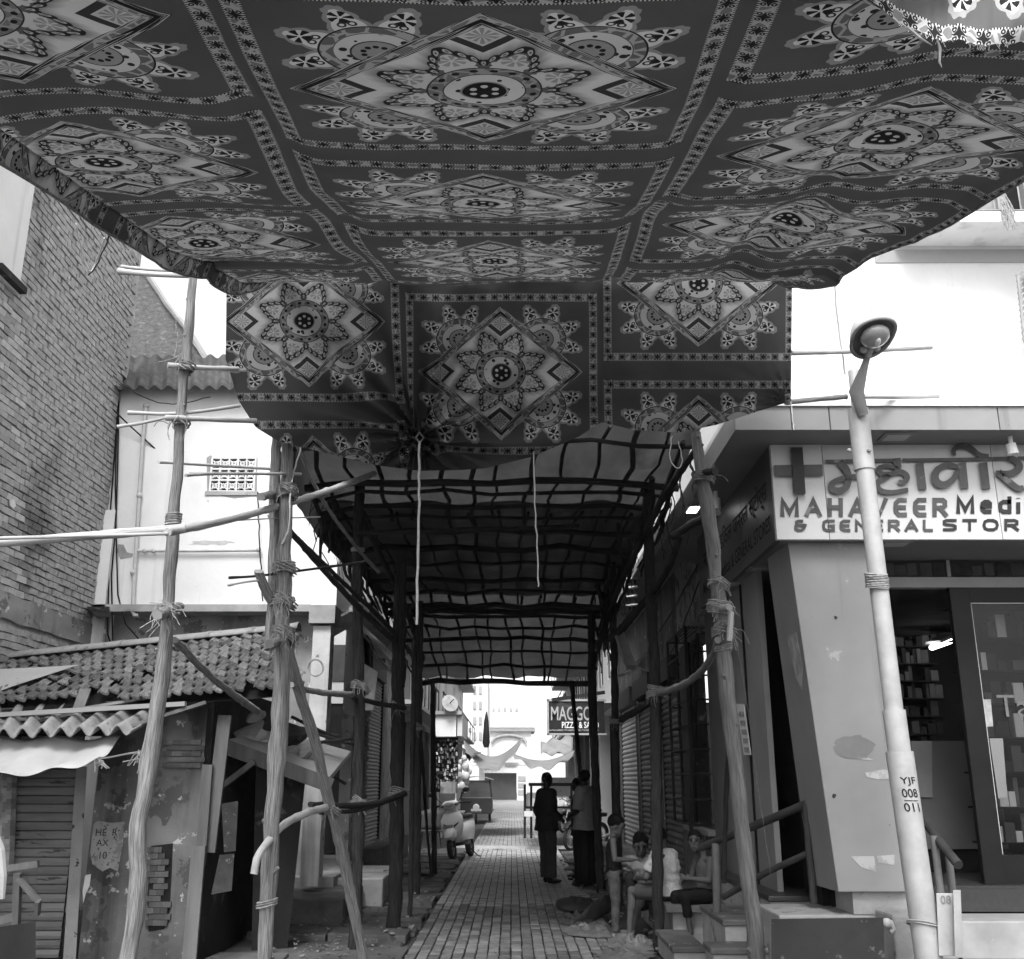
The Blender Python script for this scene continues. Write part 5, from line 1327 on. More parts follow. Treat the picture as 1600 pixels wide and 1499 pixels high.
def onp(pts, mat, nm='sticker', off=.003): 
    MB().poly_prism([P(a+R_(-.8,.8), b+R_(-.8,.8), yp-off) for a, b in pts], (0,.0015,0)).build(nm, mat, ms)
onp(ragged(1333,1168,31,18,26,.5,3), STK2, 'glue_mark')
onp([(1340,1184),(1352,1183),(1366,1188),(1352,1188)], STK)
onp([(1352,1207),(1380,1203),(1397,1205),(1398,1217),(1374,1219),(1355,1215)], STK)
onp([(1330,1338),(1366,1338),(1369,1362),(1345,1356)], STK, 'paper_remnant'); onp([(1370,1337),(1398,1336),(1398,1352),(1372,1348)], STK, 'paper_remnant')
onp(ragged(1303,1244,3,4,8,.3,1), LETD, 'chip'); onp(ragged(1306,965,3,3,8,.3,2), LETD, 'chip')
_sf = MB().poly_prism([PX(1232,1004,1.99), PX(1247,1004,2.01), PX(1255,1060,2.03), PX(1247,1095,2.03), PX(1243,1085,2.03)], (-.002,0,0)); 
# bright worn patch on the pillar's street side
def side_pillar(u, v, off=.004):   # u 0 front..1 back, v 0 bottom..1 top
    p = f[0].lerp(f[3], v).lerp(bk[0].lerp(bk[3], v), u); return p+Vector((-off, 0, 0))
MB().poly_prism([side_pillar(.55,.73), side_pillar(.15,.73), side_pillar(.10,.62), side_pillar(.25,.56), side_pillar(.42,.60)], (-.002,0,0)).build('worn_patch', STK, ms)
# plinth under the pillar, landing and steps
ROUGHC = M('rough_white_plinth', .40, .26, scale=4, spots=[(6,.6,.2,.03)], bump=.6, bscale=20)
zfl = P(1500,1385,8.8).z
MB().box((P(1330,1400,8.2).x, 8.17, f[0].z-.16), (P(1418,1400,8.2).x, 8.6, f[0].z-.002)).build('pillar_foot', ROUGHC, ms)
MARB = M('white_step_stone', .34, .22, scale=3, spots=(7,.64,.4,.06), bump=.1, rough=.5)
GRAN = M('black_granite', .03, .02, scale=30, rough=.4, spec=.5, bump=.02)
xr0 = P(1418,1400,8.3).x
MB().box((xr0, 8.62, zfl-.17), (6.4, 8.66, zfl-.004)).build('granite_riser', GRAN, ms)
MB().box((xr0, 8.62, zfl-.003), (6.4, 12.5, zfl+.02)).build('shop_floor', GRAN, ms)
MB().box((xr0, 8.15, zfl-.44), (6.4, 8.615, zfl-.18)).build('upper_step', MARB, ms, bevel=.01)
MB().box((xr0+.1, 7.75, 0), (6.4, 8.145, zfl-.45)).build('lower_step', MARB, ms, bevel=.01)
MB().box((P(1205,1420,8.4).x, 8.17, 0), (xr0-.003, 8.9, f[0].z-.165)).build('side_landing', ROUGHC, ms, bevel=.01)
# side stairs going back left of the pillar
for k, (pa, pb, y0, z) in enumerate((((1115,1200),1415,9.6,.62),((1130,1200),1400,9.0,.46),((1040,1120),1392,10.3,.36),((1040,1120),1365,11.2,.52))):
    pass
TR = M('worn_step_top', .15, .09, scale=5, bump=.3, spots=(6,.62,.36,.04))
for (xa, xb, y0, y1, z, m_) in ((1.72,2.6,8.95,10.0,.52,TR),(1.55,2.4,8.6,8.94,.36,TR),(2.1,3.0,8.95,11.5,.70,GRAN)):
    st0 = MB().box((xa, y0, 0), (xb, y1, z-.05)).build('side_step', ROUGHC, ms)
    MB().box((xa-.02, y0-.02, z-.048), (xb, y1, z)).build('tread', m_, st0, bevel=.01)
bench = thing('stone_ledge', 'stone ledge with slab top where the boys sit beside the dark post', 'ledge', (1.9, 11, 0))
MB().box((1.50, 10.75, .36), (2.6, 13.6, .43)).build('slab', SLAB, bench, bevel=.01)
MB().box((1.58, 10.85, 0), (2.55, 13.5, .355)).build('support', CONC, bench)
MB().box((1.42, 9.77, 0), (1.70, 10.84, .15)).build('low_step', ROUGHC, bench); MB().box((1.40, 9.75, .152), (1.70, 10.85, .20)).build('tread', TR, bench, bevel=.01)
MB().box((1.12, 8.9, 0), (1.50, 9.7, .10)).build('low_step', SLAB, bench, bevel=.01)
# dark board leaning at the steps
tag(MB().hexa([P(1205,1436,7.4), P(1380,1434,7.5), P(1386,1560,7.4), P(1206,1560,7.35), P(1205,1436,7.43), P(1380,1434,7.53), P(1386,1560,7.43), P(1206,1560,7.38)]).build('dark_board', M('scuffed_dark_board', .05, .035, scale=3, spots=(9,.64,.14,.04), bump=.1)), 'dark scuffed rectangular board standing before the store steps', 'board')
MB().box((P(1382,1425,7.9).x, 7.75, 0), (P(1440,1425,7.9).x, 8.12, P(1400,1425,7.9).z)).build('end_block', ROUGHC, ms, bevel=.02)
mb = MB(); mb.tube([P(1380,1442,7.7), P(1392,1442,7.68), P(1396,1452,7.68), P(1390,1456,7.68)], .02, 8); mb.ell(P(1386,1443,7.66), .035)
mb.build('pipe_elbow', PIPE, ms, smooth=True)
# side wall panels along the lane
for k, (a, b, m_) in enumerate(((8.75,9.25,BLACK),(9.255,9.9,PANELD),(9.905,10.5,PANELD),(10.505,11.9,M('store_side_paint', .17, .12, scale=1.5, bump=.08)))):
    MB().box((XS+(.35 if k == 0 else .12), a, .5), (XS+(.4 if k == 0 else .17), b, zs0)).build('side_panel', m_, ms)
MB().box((XS+.1, 9.89, .5), (XS+.118, 9.915, zs0)).build('panel_joint', BLACK, ms)
# notice on the side panel
nb = MB().poly_prism([PX(1151,1100,XS+.08), PX(1163,1101,XS+.08), PX(1174,1180,XS+.08), PX(1163,1180,XS+.08)], (-.004,0,0)).build('notice_strip', M('notice_paper', .62, .55, bump=0))
tag(nb, 'tall narrow white notice strip on the store side panel behind the leaning post', 'notice')
for k in range(5):
    y = 1112+k*14; MB().poly_prism([PX(1154+k*2.1,y,XS+.074), PX(1162+k*2.1,y,XS+.074), PX(1163+k*2.1,y+8,XS+.074), PX(1155.5+k*2.1,y+8,XS+.074)], (-.0015,0,0)).build('print_block', M('print_grey', .12, .08, scale=80, spots=(90,.5,.5,.02), bump=0), nb)
# glazed front: lintel, transom shelf, door
MB().box((xr0-.3, 8.8, P(1500,918,8.8).z), (6.4, 8.9, P(1500,902,8.8).z)).build('transom_rail', M('transom_rail', .34, .28, rough=.4), ms)
MB().box((P(1480,870,8.8).x-.015, 8.8, P(1500,901,8.8).z), (P(1480,870,8.8).x+.015, 8.86, zs0)).build('transom_bar', M('transom_rail', .34), ms)
MB().box((xr0-.3, 9.15, P(1500,901,9.15).z), (6.4, 9.2, zs0)).build('transom_back', BLACK, ms)
ORD = ('first','second','third','fourth','fifth','sixth','seventh','eighth','ninth','tenth','eleventh','twelfth')
for k in range(12):
    x = P(1372+k*20, 880, 9.0).x; z = P(1400,900,8.95).z; h = R_(.06,.2)
    bx = MB().box((x, 8.93, z), (x+R_(.08,.13), 9.1, z+h)).build('stored_carton', M('carton_grey', .17, .10, rnd=.7, scale=6)); tag(bx, ORD[k]+' small carton from the left on the shelf above the store entrance', 'carton', 'cartons on the shelf above the entrance')
MB().quad((xr0-.3, 8.81, P(1500,901,8.8).z), (6.4, 8.81, P(1500,901,8.8).z), (6.4, 8.81, zs0), (xr0-.3, 8.81, zs0)).build('transom_pane', glass('transom_glass', .7, .06, 1.5), ms)
ztop = P(1500,919,8.8).z
dr = thing('glass_door', 'sliding glass shop door in dark frame with display shelves behind', 'door', (P(1540,1385,8.75).x, 8.75, zfl))
FRM = M('bronze_frame', .014, .010, rough=.4, bump=.03)
xd0, xd1 = P(1482,930,8.75).x, 4.9
z0d, z1d = zfl+.02, ztop-.01
MB().box((xd0, 8.72, z0d), (xd0+.17, 8.78, z1d)).build('stile', FRM, dr, bevel=.004)
MB().box((xd1-.1, 8.72, z0d), (xd1, 8.78, z1d)).build('stile', FRM, dr)
MB().box((xd0+.171, 8.725, z1d-.13), (xd1-.101, 8.775, z1d)).build('top_rail', FRM, dr)
MB().box((xd0+.171, 8.725, z0d), (xd1-.101, 8.775, z0d+.22)).build('bottom_rail', FRM, dr)
MB().quad((xd0+.17, 8.75, z0d+.22), (xd1-.1, 8.75, z0d+.22), (xd1-.1, 8.75, z1d-.13), (xd0+.17, 8.75, z1d-.13)).build('pane', glass('door_glass', .62, .05, .5), dr)
EDG = M('bright_bead', .45, .35, rough=.3)
for a, b in (((xd0+.175, z0d+.225), (xd0+.175, z1d-.135)), ((xd0+.175, z1d-.135), (xd1-.1, z1d-.135))):
    MB().beam((a[0], 8.735, a[1]), (b[0], 8.735, b[1]), .008, .008, (0,1,0)).build('glazing_bead', EDG, dr)
# interior
INT = M('store_interior', .022, .012, scale=2, bump=.1)
MB().box((XS+.5, 12.4, 0), (6.4, 12.5, zs0)).build('back_wall', INT, ms)
MB().box((6.4, 7.7, 0), (6.5, 12.5, 10)).build('right_wall', INT, ms)
MB().box((XS+.41, 8.7, 0), (XS+.5, 12.4, zs0)).build('inner_side_wall', INT, ms)
MB().box((XS+.51, 8.95, zs0-.2), (6.39, 12.39, zs0-.12)).build('interior_ceiling', M('interior_ceiling', .04), ms)
cw = thing('shop_counter', 'grey panelled counter inside the dark store entrance', 'counter', (3.5, 10, zfl))
MB().box((P(1400,1200,9.8).x, 9.8, zfl+.22), (P(1560,1200,9.8).x, 10.3, P(1450,1158,9.8).z)).build('front_panel', M('counter_grey', .13, .11, bump=.03, rough=.4), cw)
MB().box((P(1400,1200,9.83).x, 9.83, zfl+.02), (P(1560,1200,9.8).x, 10.25, zfl+.215)).build('kickboard', BLACK, cw)
MB().quad(P(1424,1158,9.78), P(1456,1158,9.78), P(1457,1246,9.78), P(1426,1246,9.78)).build('light_panel', M('counter_light', .24, .2), cw)
fx = thing('tube_light', 'lit tube light on the ceiling inside the dark store', 'lamp', P(1470,1005,11.5))
MB().tube([P(1456,1012,11.2), P(1485,1002,11.9)], .03, 10).build('tube', emit('tube_glow', 1, 3), fx)
MB().beam(P(1458,1004,11.3), P(1484,993,11.9), .16, .03).build('housing', WHITE, fx)
# wall of stocked shelves
rngb = random.Random(4)
def shelves(x0, x1, Y, z0, z1, rows, bright, nm, lab):
    t = thing(nm, lab, 'shelf', (x0, Y, z0))
    for r in range(rows+1):
        z = lerp(z0, z1, r/rows); MB().box((x0, Y-.02, z), (x1, Y+.24, z+.015)).build('shelf_board', INT, t)
    mb = MB()
    for r in range(rows):
        z = lerp(z0, z1, r/rows)+.016; x = x0
        while x < x1-.05:
            w_ = rngb.uniform(.03,.10); h = rngb.uniform(.3,.9)*(z1-z0)/rows
            if rngb.random() < .85: mb.m = rngb.choice((0,0,1,1,2)); mb.box((x, Y+rngb.uniform(0,.05), z), (x+w_*.92, Y+.15, z+h))
            x += w_
    mb.build('stock', [M('stock_dark', .04), M('stock_mid', .10), M(nm+'_light', bright)], t, kind='stuff')
shelves(P(1395,1000,12.1).x, P(1462,1000,12.1).x, 12.1, 1.7, 3.3, 8, .14, 'stock_shelf', 'dim stock shelves on the back wall inside the store')
shelves(xd0+.2, 4.9, 9.1, zfl+.3, zfl+2.3, 7, .6, 'display_shelf', 'display shelves of bottles and boxes behind the glass door')
# door stickers
MB().quad(P(1528,1093,8.74), P(1548,1093,8.74), P(1552,1135,8.74), P(1532,1137,8.74)).build('door_sticker', M('sticker_grey', .4, .25, scale=30), dr)
MB().quad(P(1546,1154,8.742), P(1567,1154,8.742), P(1574,1246,8.742), P(1560,1248,8.742)).build('door_card', M('card_grey', .2, .16), dr)
fitd = text_obj('Ta', .26, M('sticker_line', .16, .12), 'door_letters', .001); del fitd['ext']; place_text(fitd, P(1560,1120,8.74), (1,0,0), (0,0,1), dr)
# railings
RAIL = M('dark_handrail', .05, .03, scale=8, rough=.4, bump=.1); RAILP = M('grey_rail_post', .16, .10, scale=6, rough=.5, bump=.15)
rl = thing('handrail', 'dark sloping handrail on grey posts beside the side stairs', 'railing', PZ(1125,1420,.3))
yr = 8.7
MB().tube([P(1095,1325,9.6), P(1180,1290,9.1), P(1262,1256,8.6)], .034, 10).build('top_rail', RAIL, rl, smooth=True)
MB().tube([P(1130,1402,9.3), P(1200,1362,8.9), P(1262,1334,8.6)], .026, 10).build('lower_rail', RAIL, rl, smooth=True)
MB().tube([P(1118,1318,9.45), P(1120,1400,9.45), P(1123,1488,9.45)], .036, 10).build('post', RAILP, rl, smooth=True)
MB().tube([P(1259,1256,8.6), P(1264,1330,8.6), P(1272,1412,8.6)], .03, 10).build('post', RAIL, rl, smooth=True)
rl2 = thing('handrail', 'short bent handrail with two posts behind the street lamp post', 'railing', P(1470,1420,8.2))
MB().tube([P(1445,1283,8.5), P(1470,1318,8.2), P(1498,1352,7.95)], .035, 10).build('top_rail', RAIL, rl2, smooth=True)
for a, b, c, d in ((1459,1306,1470,1400),(1482,1335,1489,1400)): MB().tube([P(a,b,8.25), P(c,d,8.25)], .03, 8).build('post', RAILP, rl2, smooth=True)
# street lamp post
lp = thing('street_lamp', 'silver street lamp post with glass cobra head and stencilled number', 'street lamp', (P(1450,1499,7.2).x+.08, 7.2, 0))
def lpx(py): return interp(py, [(580,1334),(700,1347),(900,1369),(1160,1403),(1300,1424),(1499,1449)])
segs = [(1800,1499,43),(1499,1185,41),(1185,1122,33),(1122,905,28),(905,640,26),(640,580,17)]
base = Vector((P(1449,1499,7.2).x+.10, 7.2, 0)); 
def lpt(py): return P(lpx(py), py, 7.2)
def seg_tube(a, b, ra, rb, nm): MB().tube([a, a.lerp(b,.5), b], [ra, (ra+rb)/2, rb], 20).build(nm, GALV, lp, smooth=True)
k_ = lambda w_, p: w_/3200*fwd(p)
seg_tube(Vector((lpt(1499).x+(lpt(1499).z)*.02+.02, 7.2, 0)), lpt(1175), k_(42, lpt(1499)), k_(42, lpt(1175)), 'base_section')
seg_tube(lpt(1178), lpt(1110), k_(35, lpt(1150)), k_(35, lpt(1110)), 'second_section')
seg_tube(lpt(1112), lpt(700), k_(29, lpt(1100)), k_(28, lpt(720)), 'middle_section')
seg_tube(lpt(735), lpt(640), k_(32, lpt(720)), k_(31, lpt(650)), 'sleeve')
seg_tube(lpt(640), lpt(580), k_(18, lpt(640)), k_(18, lpt(580)), 'top_section')
mb = MB(); coil(mb, lpt(908), lpt(890)-lpt(920), k_(33, lpt(908)), 9, .012, .007); mb.build('wire_wrap', ROPE, lp, smooth=True)
mb = MB(); coil(mb, lpt(1445), lpt(1440)-lpt(1460), k_(46, lpt(1445)), 2, .012, .006); mb.build('wire_wrap', CONC, lp, smooth=True)
for px, py in ((1327,704),(1358,704)): MB().ell(P(px,py,7.12), .016).build('bolt', CONC, lp)
arm = [lpt(655)+Vector((0,-.09,0)), P(1338,612,7.05), P(1350,575,6.95), P(1356,556,6.9)]
MB().tube(arm, [k_(17,arm[0]), k_(26,arm[1])*.9, k_(12,arm[2]), k_(9,arm[3])], 12).build('arm', CONC, lp, smooth=True)
hd = [P(1355,553,6.9), P(1360,535,6.8), P(1368,512,6.62), P(1374,495,6.5)]
ax = (hd[3]-hd[0]).normalized(); side = Vector((1,0,.12)).normalized(); up_ = side.cross(ax).normalized()
if up_.z < 0: up_ = -up_
def head(u, v):    # rounded hood over the lamp
    a = u*2*PI; t = v
    L = .34; c = hd[0]+ax*(L*.52)
    r1 = .155*(math.cos(t*PI/2)**.6 if t < 1 else 0); x = math.cos(a); y = math.sin(a)
    sxx = .150*(1+.15*y)
    return c+side*(x*sxx*math.cos(t*PI/2)**.5 if t < .999 else side*0)+ax*(math.copysign(abs(y)**.8, y)*.22*math.cos(t*PI/2)**.5 if t < .999 else 0)+up_*(.13*math.sin(t*PI/2)) if t < .999 else c+up_*.13
MB().grid(head, 28, 8).build('hood', M('hood_grey', .55, .45, rough=.35, bump=.03), lp, smooth=True, solid=.006)
rim = MB(); rim.tube([head(i/28, 0) for i in range(28)], .014, 6, closed=True); rim.build('rim', CONC, lp, smooth=True)
MB().grid(lambda u, v: lerp(0,1,0) or (head(u, 0).lerp(hd[0]+ax*.2+up_*.02, v)), 28, 2).build('gear_tray', M('tray_grey', .16, .10), lp)
MB().ell(hd[0]+ax*.235-up_*.03, (.105,.115,.06), 16, 8, Matrix((side, ax, up_)).transposed()).build('glass_bowl', M('bowl_glass', .4, .25, rough=.12, spec=.8, bump=0), lp, smooth=True)
MB().ell(hd[0]+ax*.235-up_*.085, (.022,.05,.022), 10, 8, Matrix((side, ax, up_)).transposed()).build('bulb', M('bulb_glass', .75, .7, rough=.1, bump=0), lp, smooth=True)
for dx, dy in ((-.05,.08),(.0,.06),(.05,.08),(0,.02)): MB().ell(hd[0]+ax*dy+side*dx-up_*.02, (.026,.022,.026)).build('fitting', PIPE, lp, smooth=True)
MB().obox(hd[0]+ax*.37+up_*.09, (.03,.03,.05)).build('photo_cell', WHITE, lp)
for body, py in (('YJF', 1228), ('008', 1246), ('011', 1268)):
    o = text_obj(body, 1, INK, 'stencil', .0, 1, .01); e = list(o['ext']); del o['ext']; me = o.data; p = lpt(py); rr = k_(42, p)+.003
    W_ = 25/1600*fwd(p)
    bm = bmesh.new(); bm.from_mesh(me); bmesh.ops.subdivide_edges(bm, edges=bm.edges[:], cuts=1); bm.to_mesh(me); bm.free()
    for v in me.vertices:
        x = (v.co.x-e[0])/(e[1]-e[0])*W_-W_/2; y = (v.co.y-e[2])/(e[3]-e[2])*(13/1600*fwd(p)); a = x/rr
        v.co = Vector((rr*math.sin(a), -rr*math.cos(a)*1.0, y)) 
        v.co.x += -y*.12
    o.parent = lp; o.location = p-Vector(lp['_w'])+Vector((0,0,0))
mb = MB(); p = lpt(1250.5); rr = k_(42,p)+.004
mb.tube([p+Vector((rr*math.sin(a/10), -rr*math.cos(a/10), 0)) for a in range(-5,6)], .0025, 4); mb.build('stencil_bar', INK, lp)
# meter box at its foot
mx = thing('meter_box', 'small white service box beside the street lamp foot', 'box', P(1484,1499,7.15))
MB().hexa([P(1467,1494,7.1),P(1492,1494,7.1),P(1492,1494,7.28),P(1467,1494,7.28),P(1463,1396,7.1),P(1489,1396,7.1),P(1489,1396,7.28),P(1463,1396,7.28)]).build('case', M('white_enamel', .5, .36, scale=5, spots=(5,.62,.34,.03), bump=.1), mx, bevel=.004)
MB().hexa([P(1493,1497,7.0),P(1505,1497,7.05),P(1505,1497,7.28),P(1494,1497,7.28),P(1489,1391,7.0),P(1501,1391,7.05),P(1501,1391,7.28),P(1490,1391,7.28)]).build('open_lid', M('white_enamel', .66), mx, bevel=.004)
o = text_obj('08', .07, M('faint_ink', .3, .2), 'letters', .0008); del o['ext']; place_text(o, P(1470,1412,7.095), (1,0,0), (0,0,1), mx)
MB().tube([P(1500,1490,7.2), Vector((P(1505,1520,7.2).x, 7.2, 0))], .012, 6).build('conduit', DMET, mx)
# ============================================================ STREET BEYOND, LEFT AND RIGHT SIDES
def pxb(mb, x0, y0, x1, y1, Y, dep):   # upright box seen as the photo rectangle (x0,y0)-(x1,y1) at depth Y
    a = P(x0, y1, Y); b = P(x1, y0, Y); mb.box((min(a.x,b.x), Y, min(a.z,b.z)), (max(a.x,b.x), Y+dep, max(a.z,b.z))); return mb
# ---- right side wall beyond the store, along x = 2.3
XRW = 2.35
rw = thing('old_building', 'old stained plaster building with caged window right of the lane', 'building', (XRW, 12, 0))
WALLR = M('stained_lane_wall', .18, .10, scale=1.5, spots=[(3,.6,.12,.05),(8,.62,.5,.03)], streak=(3,.5,.5), bump=.35, bscale=18)
WALLR2 = M('mouldy_light_wall', .42, .26, scale=1.5, spots=[(4,.54,.12,.06),(9,.6,.08,.03)], streak=(3,.5,.6), bump=.35, bscale=18)
MB().box((XRW, 11.9, 0), (XRW+.25, 12.35, 4.5)).build('wall', WALLR, rw)
MB().box((XRW+.001, 12.351, 0), (XRW+.25, 14.6, .98)).build('wall', WALLR, rw)
MB().box((XRW+.001, 12.351, 3.35), (XRW+.25, 14.6, 4.5)).build('wall', WALLR2, rw)
MB().box((XRW+.001, 14.0, .985), (XRW+.25, 14.6, 3.345)).build('wall', WALLR, rw)
MB().box((XRW+.6, 12.35, .9), (XRW+.65, 14.0, 3.4)).build('dark_opening', BLACK, rw)
MB().box((XRW-.55, 11.9, 4.51), (XRW+.25, 24, 4.62)).build('sunshade', CONC, rw)
MB().box((XRW+.25, 11.9, 4.63), (XRW+.5, 15.5, 9)).build('upper_wall', WALLR2, rw)
MB().box((XRW+.4, 15.6, 4.63), (XRW+.6, 26, 7.4)).build('upper_wall', WHITE, rw)
MB().box((XRW-.12, 12.3, .99), (XRW, 14.1, 1.05)).build('sill', CONC, rw)
cg = thing('window_cage', 'tall dark iron cage over the open window behind the boys', 'grille', (XRW-.2, 13, 1))
for y in (12.45, 13.15, 13.9):
    MB().tube([(XRW-.25, y, 1.1), (XRW-.25, y, 3.4)], .018, 5).build('bar', DMET, cg)
for k in range(9):
    z = 1.1+k*.285; MB().tube([(XRW, 12.45, z), (XRW-.25, 12.45, z), (XRW-.25, 13.9, z), (XRW, 13.9, z)], .012, 5).build('rail', DMET, cg)
for k in range(5): MB().tube([(XRW-.05-.05*k, 12.45, 3.4), (XRW-.05-.05*k, 13.9, 3.4)], .01, 5).build('bar', DMET, cg)
MB().box((XRW-.1, 13.2, 1.1), (XRW-.07, 13.85, 3.3)).build('open_shutter', BLACK, cg)
shutter('rolling_shutter', 'closed dim shutter right of the lane, directly behind the seated boys', XRW+.02, 14.75, 16.4, .35, 3.0, SHD, 30, None, -1)
shutter('rolling_shutter', 'second dim shutter along the right wall, beyond a wooden door leaf', XRW+.02, 17.2, 19.3, .35, 3.0, SHD, 30, None, -1)
shutter('rolling_shutter', 'farthest closed shutter on the right wall before the pizza sign', XRW+.02, 19.9, 22.5, .35, 3.0, SHL, 30, None, -1)
MB().box((XRW, 14.6, 3.33), (XRW+.2, 24, 4.5)).build('upper_band', WALLR, rw)
for y in (14.62, 16.5, 19.4, 22.6): MB().box((XRW-.02, y, 0), (XRW+.2, y+(.7 if y == 16.5 else .14), 3.32)).build('pier', WALLR, rw)
MB().box((XRW-.1, 16.5, .2), (XRW-.03, 17.15, 2.7)).build('door_leaf', PLK, rw)
MB().box((1.9, 14.7, 0), (XRW, 24, .3)).build('kerb_step', SLAB, rw)
MB().box((XRW+.02, 22.8, 0), (XRW+.3, 24, 3.3)).build('pier', WALLR, rw)
lw_ = thing('wall_lamp', 'long wall lamp bracket tilted on the right wall near the tunnel mouth', 'lamp', P(985,1020,14))
MB().beam(P(968,992,14.0), P(986,1043,13.6), .12, .08).build('lamp_case', CONC, lw_)
MB().beam(P(958,975,14.3), P(970,1000,14.0), .03, .03).build('bracket', DMET, lw_)
for k in range(4):
    p = P(976+3*k, 940+k*9, 15.3); mb = MB(); mb.tube([P(978,905+k*14,15.2), P(996,903+k*14,15.2)], .02, 5); tag(mb.build('window_bar', PIPE), 'pale window rod of the upper right wall opening, row %s from the top' % ('one','two','three','four')[k], 'rod', 'rods of the upper right window')
for k in range(3):
    mb = MB(); mb.tube([P(980+6*k,890,15.25), P(978+6*k,960,15.25)], .02, 5); tag(mb.build('window_bar', DMET), 'dark upright rod of the upper right window, %s from the left' % ('first','second','third')[k], 'rod', 'rods of the upper right window')
# pizza sign
PZ_ = 24.5
pz = thing('pizza_sign', 'framed dark board reading PIZZA & SAND with round script above, right of the lane', 'sign', P(895,1130,PZ_))
a, b = P(858,1146,PZ_), P(934,1096,PZ_)
MB().box((a.x, PZ_, a.z), (b.x+.15, PZ_+.08, b.z)).build('board', M('sign_board_dark', .035, .02, scale=2, rough=.35, bump=0, spots=(1.2,.55,.2,.25)), pz)
for q in (((a.x-.04, a.z-.04), (b.x+.19, a.z)), ((a.x-.04, b.z), (b.x+.19, b.z+.05)), ((a.x-.05, a.z-.04), (a.x-.003, b.z+.05))):
    MB().box((q[0][0], PZ_-.03, q[0][1]), (q[1][0], PZ_+.1, q[1][1])).build('frame', M('sign_frame', .45, .3), pz)
SL = M('sign_letters', .8, .7, bump=0)
def sfit(body, x0, x1, yb, yt, Y, mat, parent, off=.01):
    o = text_obj(body, 1, mat, 'letters', 0, 1, off); e = list(o['ext']); del o['ext']; A, B, C_ = P(x0,yb,Y), P(x1,yb,Y), P(x0,yt,Y)
    for v in o.data.vertices: v.co.x = (v.co.x-e[0])/(e[1]-e[0])*(B.x-A.x); v.co.y = (v.co.y-e[2])/(e[3]-e[2])*(C_.z-A.z)
    place_text(o, A, (1,0,0), (0,0,1), parent); return o
sfit('MAGGO', 861, 925, 1126, 1104, PZ_-.012, M('outline_letters', .45, .3, bump=0), pz)
sfit('PIZZA & SAND', 878, 936, 1138, 1128, PZ_-.014, SL, pz, .02)
MB().box((a.x, PZ_-.01, a.z+.05), (b.x, PZ_-.003, a.z+.09)).build('small_print', M('sign_small', .3, .05, scale=60, contrast=(.45,.55), bump=0), pz)
MB().beam(P(862,1094,PZ_), P(945,1082,PZ_), .08, .08).build('top_bar', DMET, pz)
# right-hand houses past the tunnel: each a box with floors, windows, balcony slabs
HW = [M('far_wall_a', .62, .5, scale=1, spots=(2,.62,.35,.1)), M('far_wall_b', .4, .3, scale=1, spots=(2,.6,.2,.1)), M('far_wall_c', .74, .66, scale=1, spots=(2,.66,.5,.1))]
WINM = M('far_window_dark', .05, .03, rough=.3)
def house(label, side, X, Y0, Y1, zb, zt, mat, nwin, front=True, rows=2, balcony=True, depth=6, ground=BLACK):
    """side +1 right / -1 left of lane; facade plane x = X, from Y0 to Y1"""
    t = thing('house', label, 'house', (X, Y0, 0)); s = side
    x0, x1 = (X, X+depth) if s > 0 else (X-depth, X)
    MB().box((x0, Y0, zb), (x1, Y1, zt)).build('wall', mat, t)
    MB().box((x0+(.4 if s > 0 else 0), Y0+.05, 0), (x1-(0 if s > 0 else .4), Y1-.05, zb-.003)).build('shop_recess', ground, t)
    for yy in (Y0+.05, Y1-.3): MB().box((X-.02 if s < 0 else X+.003, yy, 0), (X+.02 if s < 0 else X+.3, yy+.22, zb-.004)).build('pier', mat, t) if s > 0 else MB().box((X-.3, yy, 0), (X-.003, yy+.22, zb-.004)).build('pier', mat, t)
    MB().box((x0-(.35 if s > 0 else 0), Y0-.02, zt), (x1+(.35 if s < 0 else 0), Y1+.02, zt+.12)).build('roof_slab', CONC, t)
    fh = (zt-zb)/rows
    for r in range(rows):
        z = zb+fh*r
        for k in range(nwin):
            yc = lerp(Y0, Y1, (k+.5)/nwin); xx = X-.03 if s > 0 else X
            w = MB().box((xx, yc-.45, z+fh*.3), (xx+.03, yc+.45, z+fh*.82)).build('window', WINM, t)
            for dy in (-.47, .45): MB().box((xx-.03 if s > 0 else xx+.01, yc+dy, z+fh*.28), (xx if s > 0 else xx+.05, yc+dy+.05, z+fh*.84)).build('frame', HW[2], w)
        if balcony:
            xa, xb = (X-.7, X-.003) if s > 0 else (X+.003, X+.7)
            b_ = MB().box((xa, Y0+.1, z), (xb, Y1-.2, z+.1)).build('balcony', CONC, t)
            xe_ = xa if s > 0 else xb
            for k in range(7):
                y = lerp(Y0+.15, Y1-.25, k/6); MB().box((xe_-.015, y, z+.1), (xe_+.015, y+.03, z+.9)).build('baluster', DMET, b_)
            MB().box((xe_-.02, Y0+.1, z+.88), (xe_+.02, Y1-.2, z+.93)).build('rail', DMET, b_)
    if front and nwin:
        for r in range(rows):
            z = zb+fh*r; cx = X+(1.2 if s > 0 else -1.2)
            MB().box((cx-.4, Y0-.03, z+fh*.3), (cx+.4, Y0-.002, z+fh*.8)).build('window', WINM, t)
    return t
house('pale house with balconies above the pizza sign, right of the lane', 1, 2.55, 25.2, 31, 3.4, 8.5, HW[2], 2)
house('narrow dim house behind the pale one, right side with cluttered balconies', 1, 2.3, 31.2, 39, 3.2, 7.6, HW[1], 3)
house('third house on the right with boxy balconies', 1, 2.6, 39.2, 50, 3.2, 8.2, HW[0], 3)
house('far pale house at the right bend of the lane', 1, 3.3, 50.2, 66, 3.2, 7.2, HW[2], 4)
house('grey house with goods hanging under it, left of the lane beyond the scooter', -1, -3.0, 24.8, 33, 3.35, 6.8, HW[1], 2)
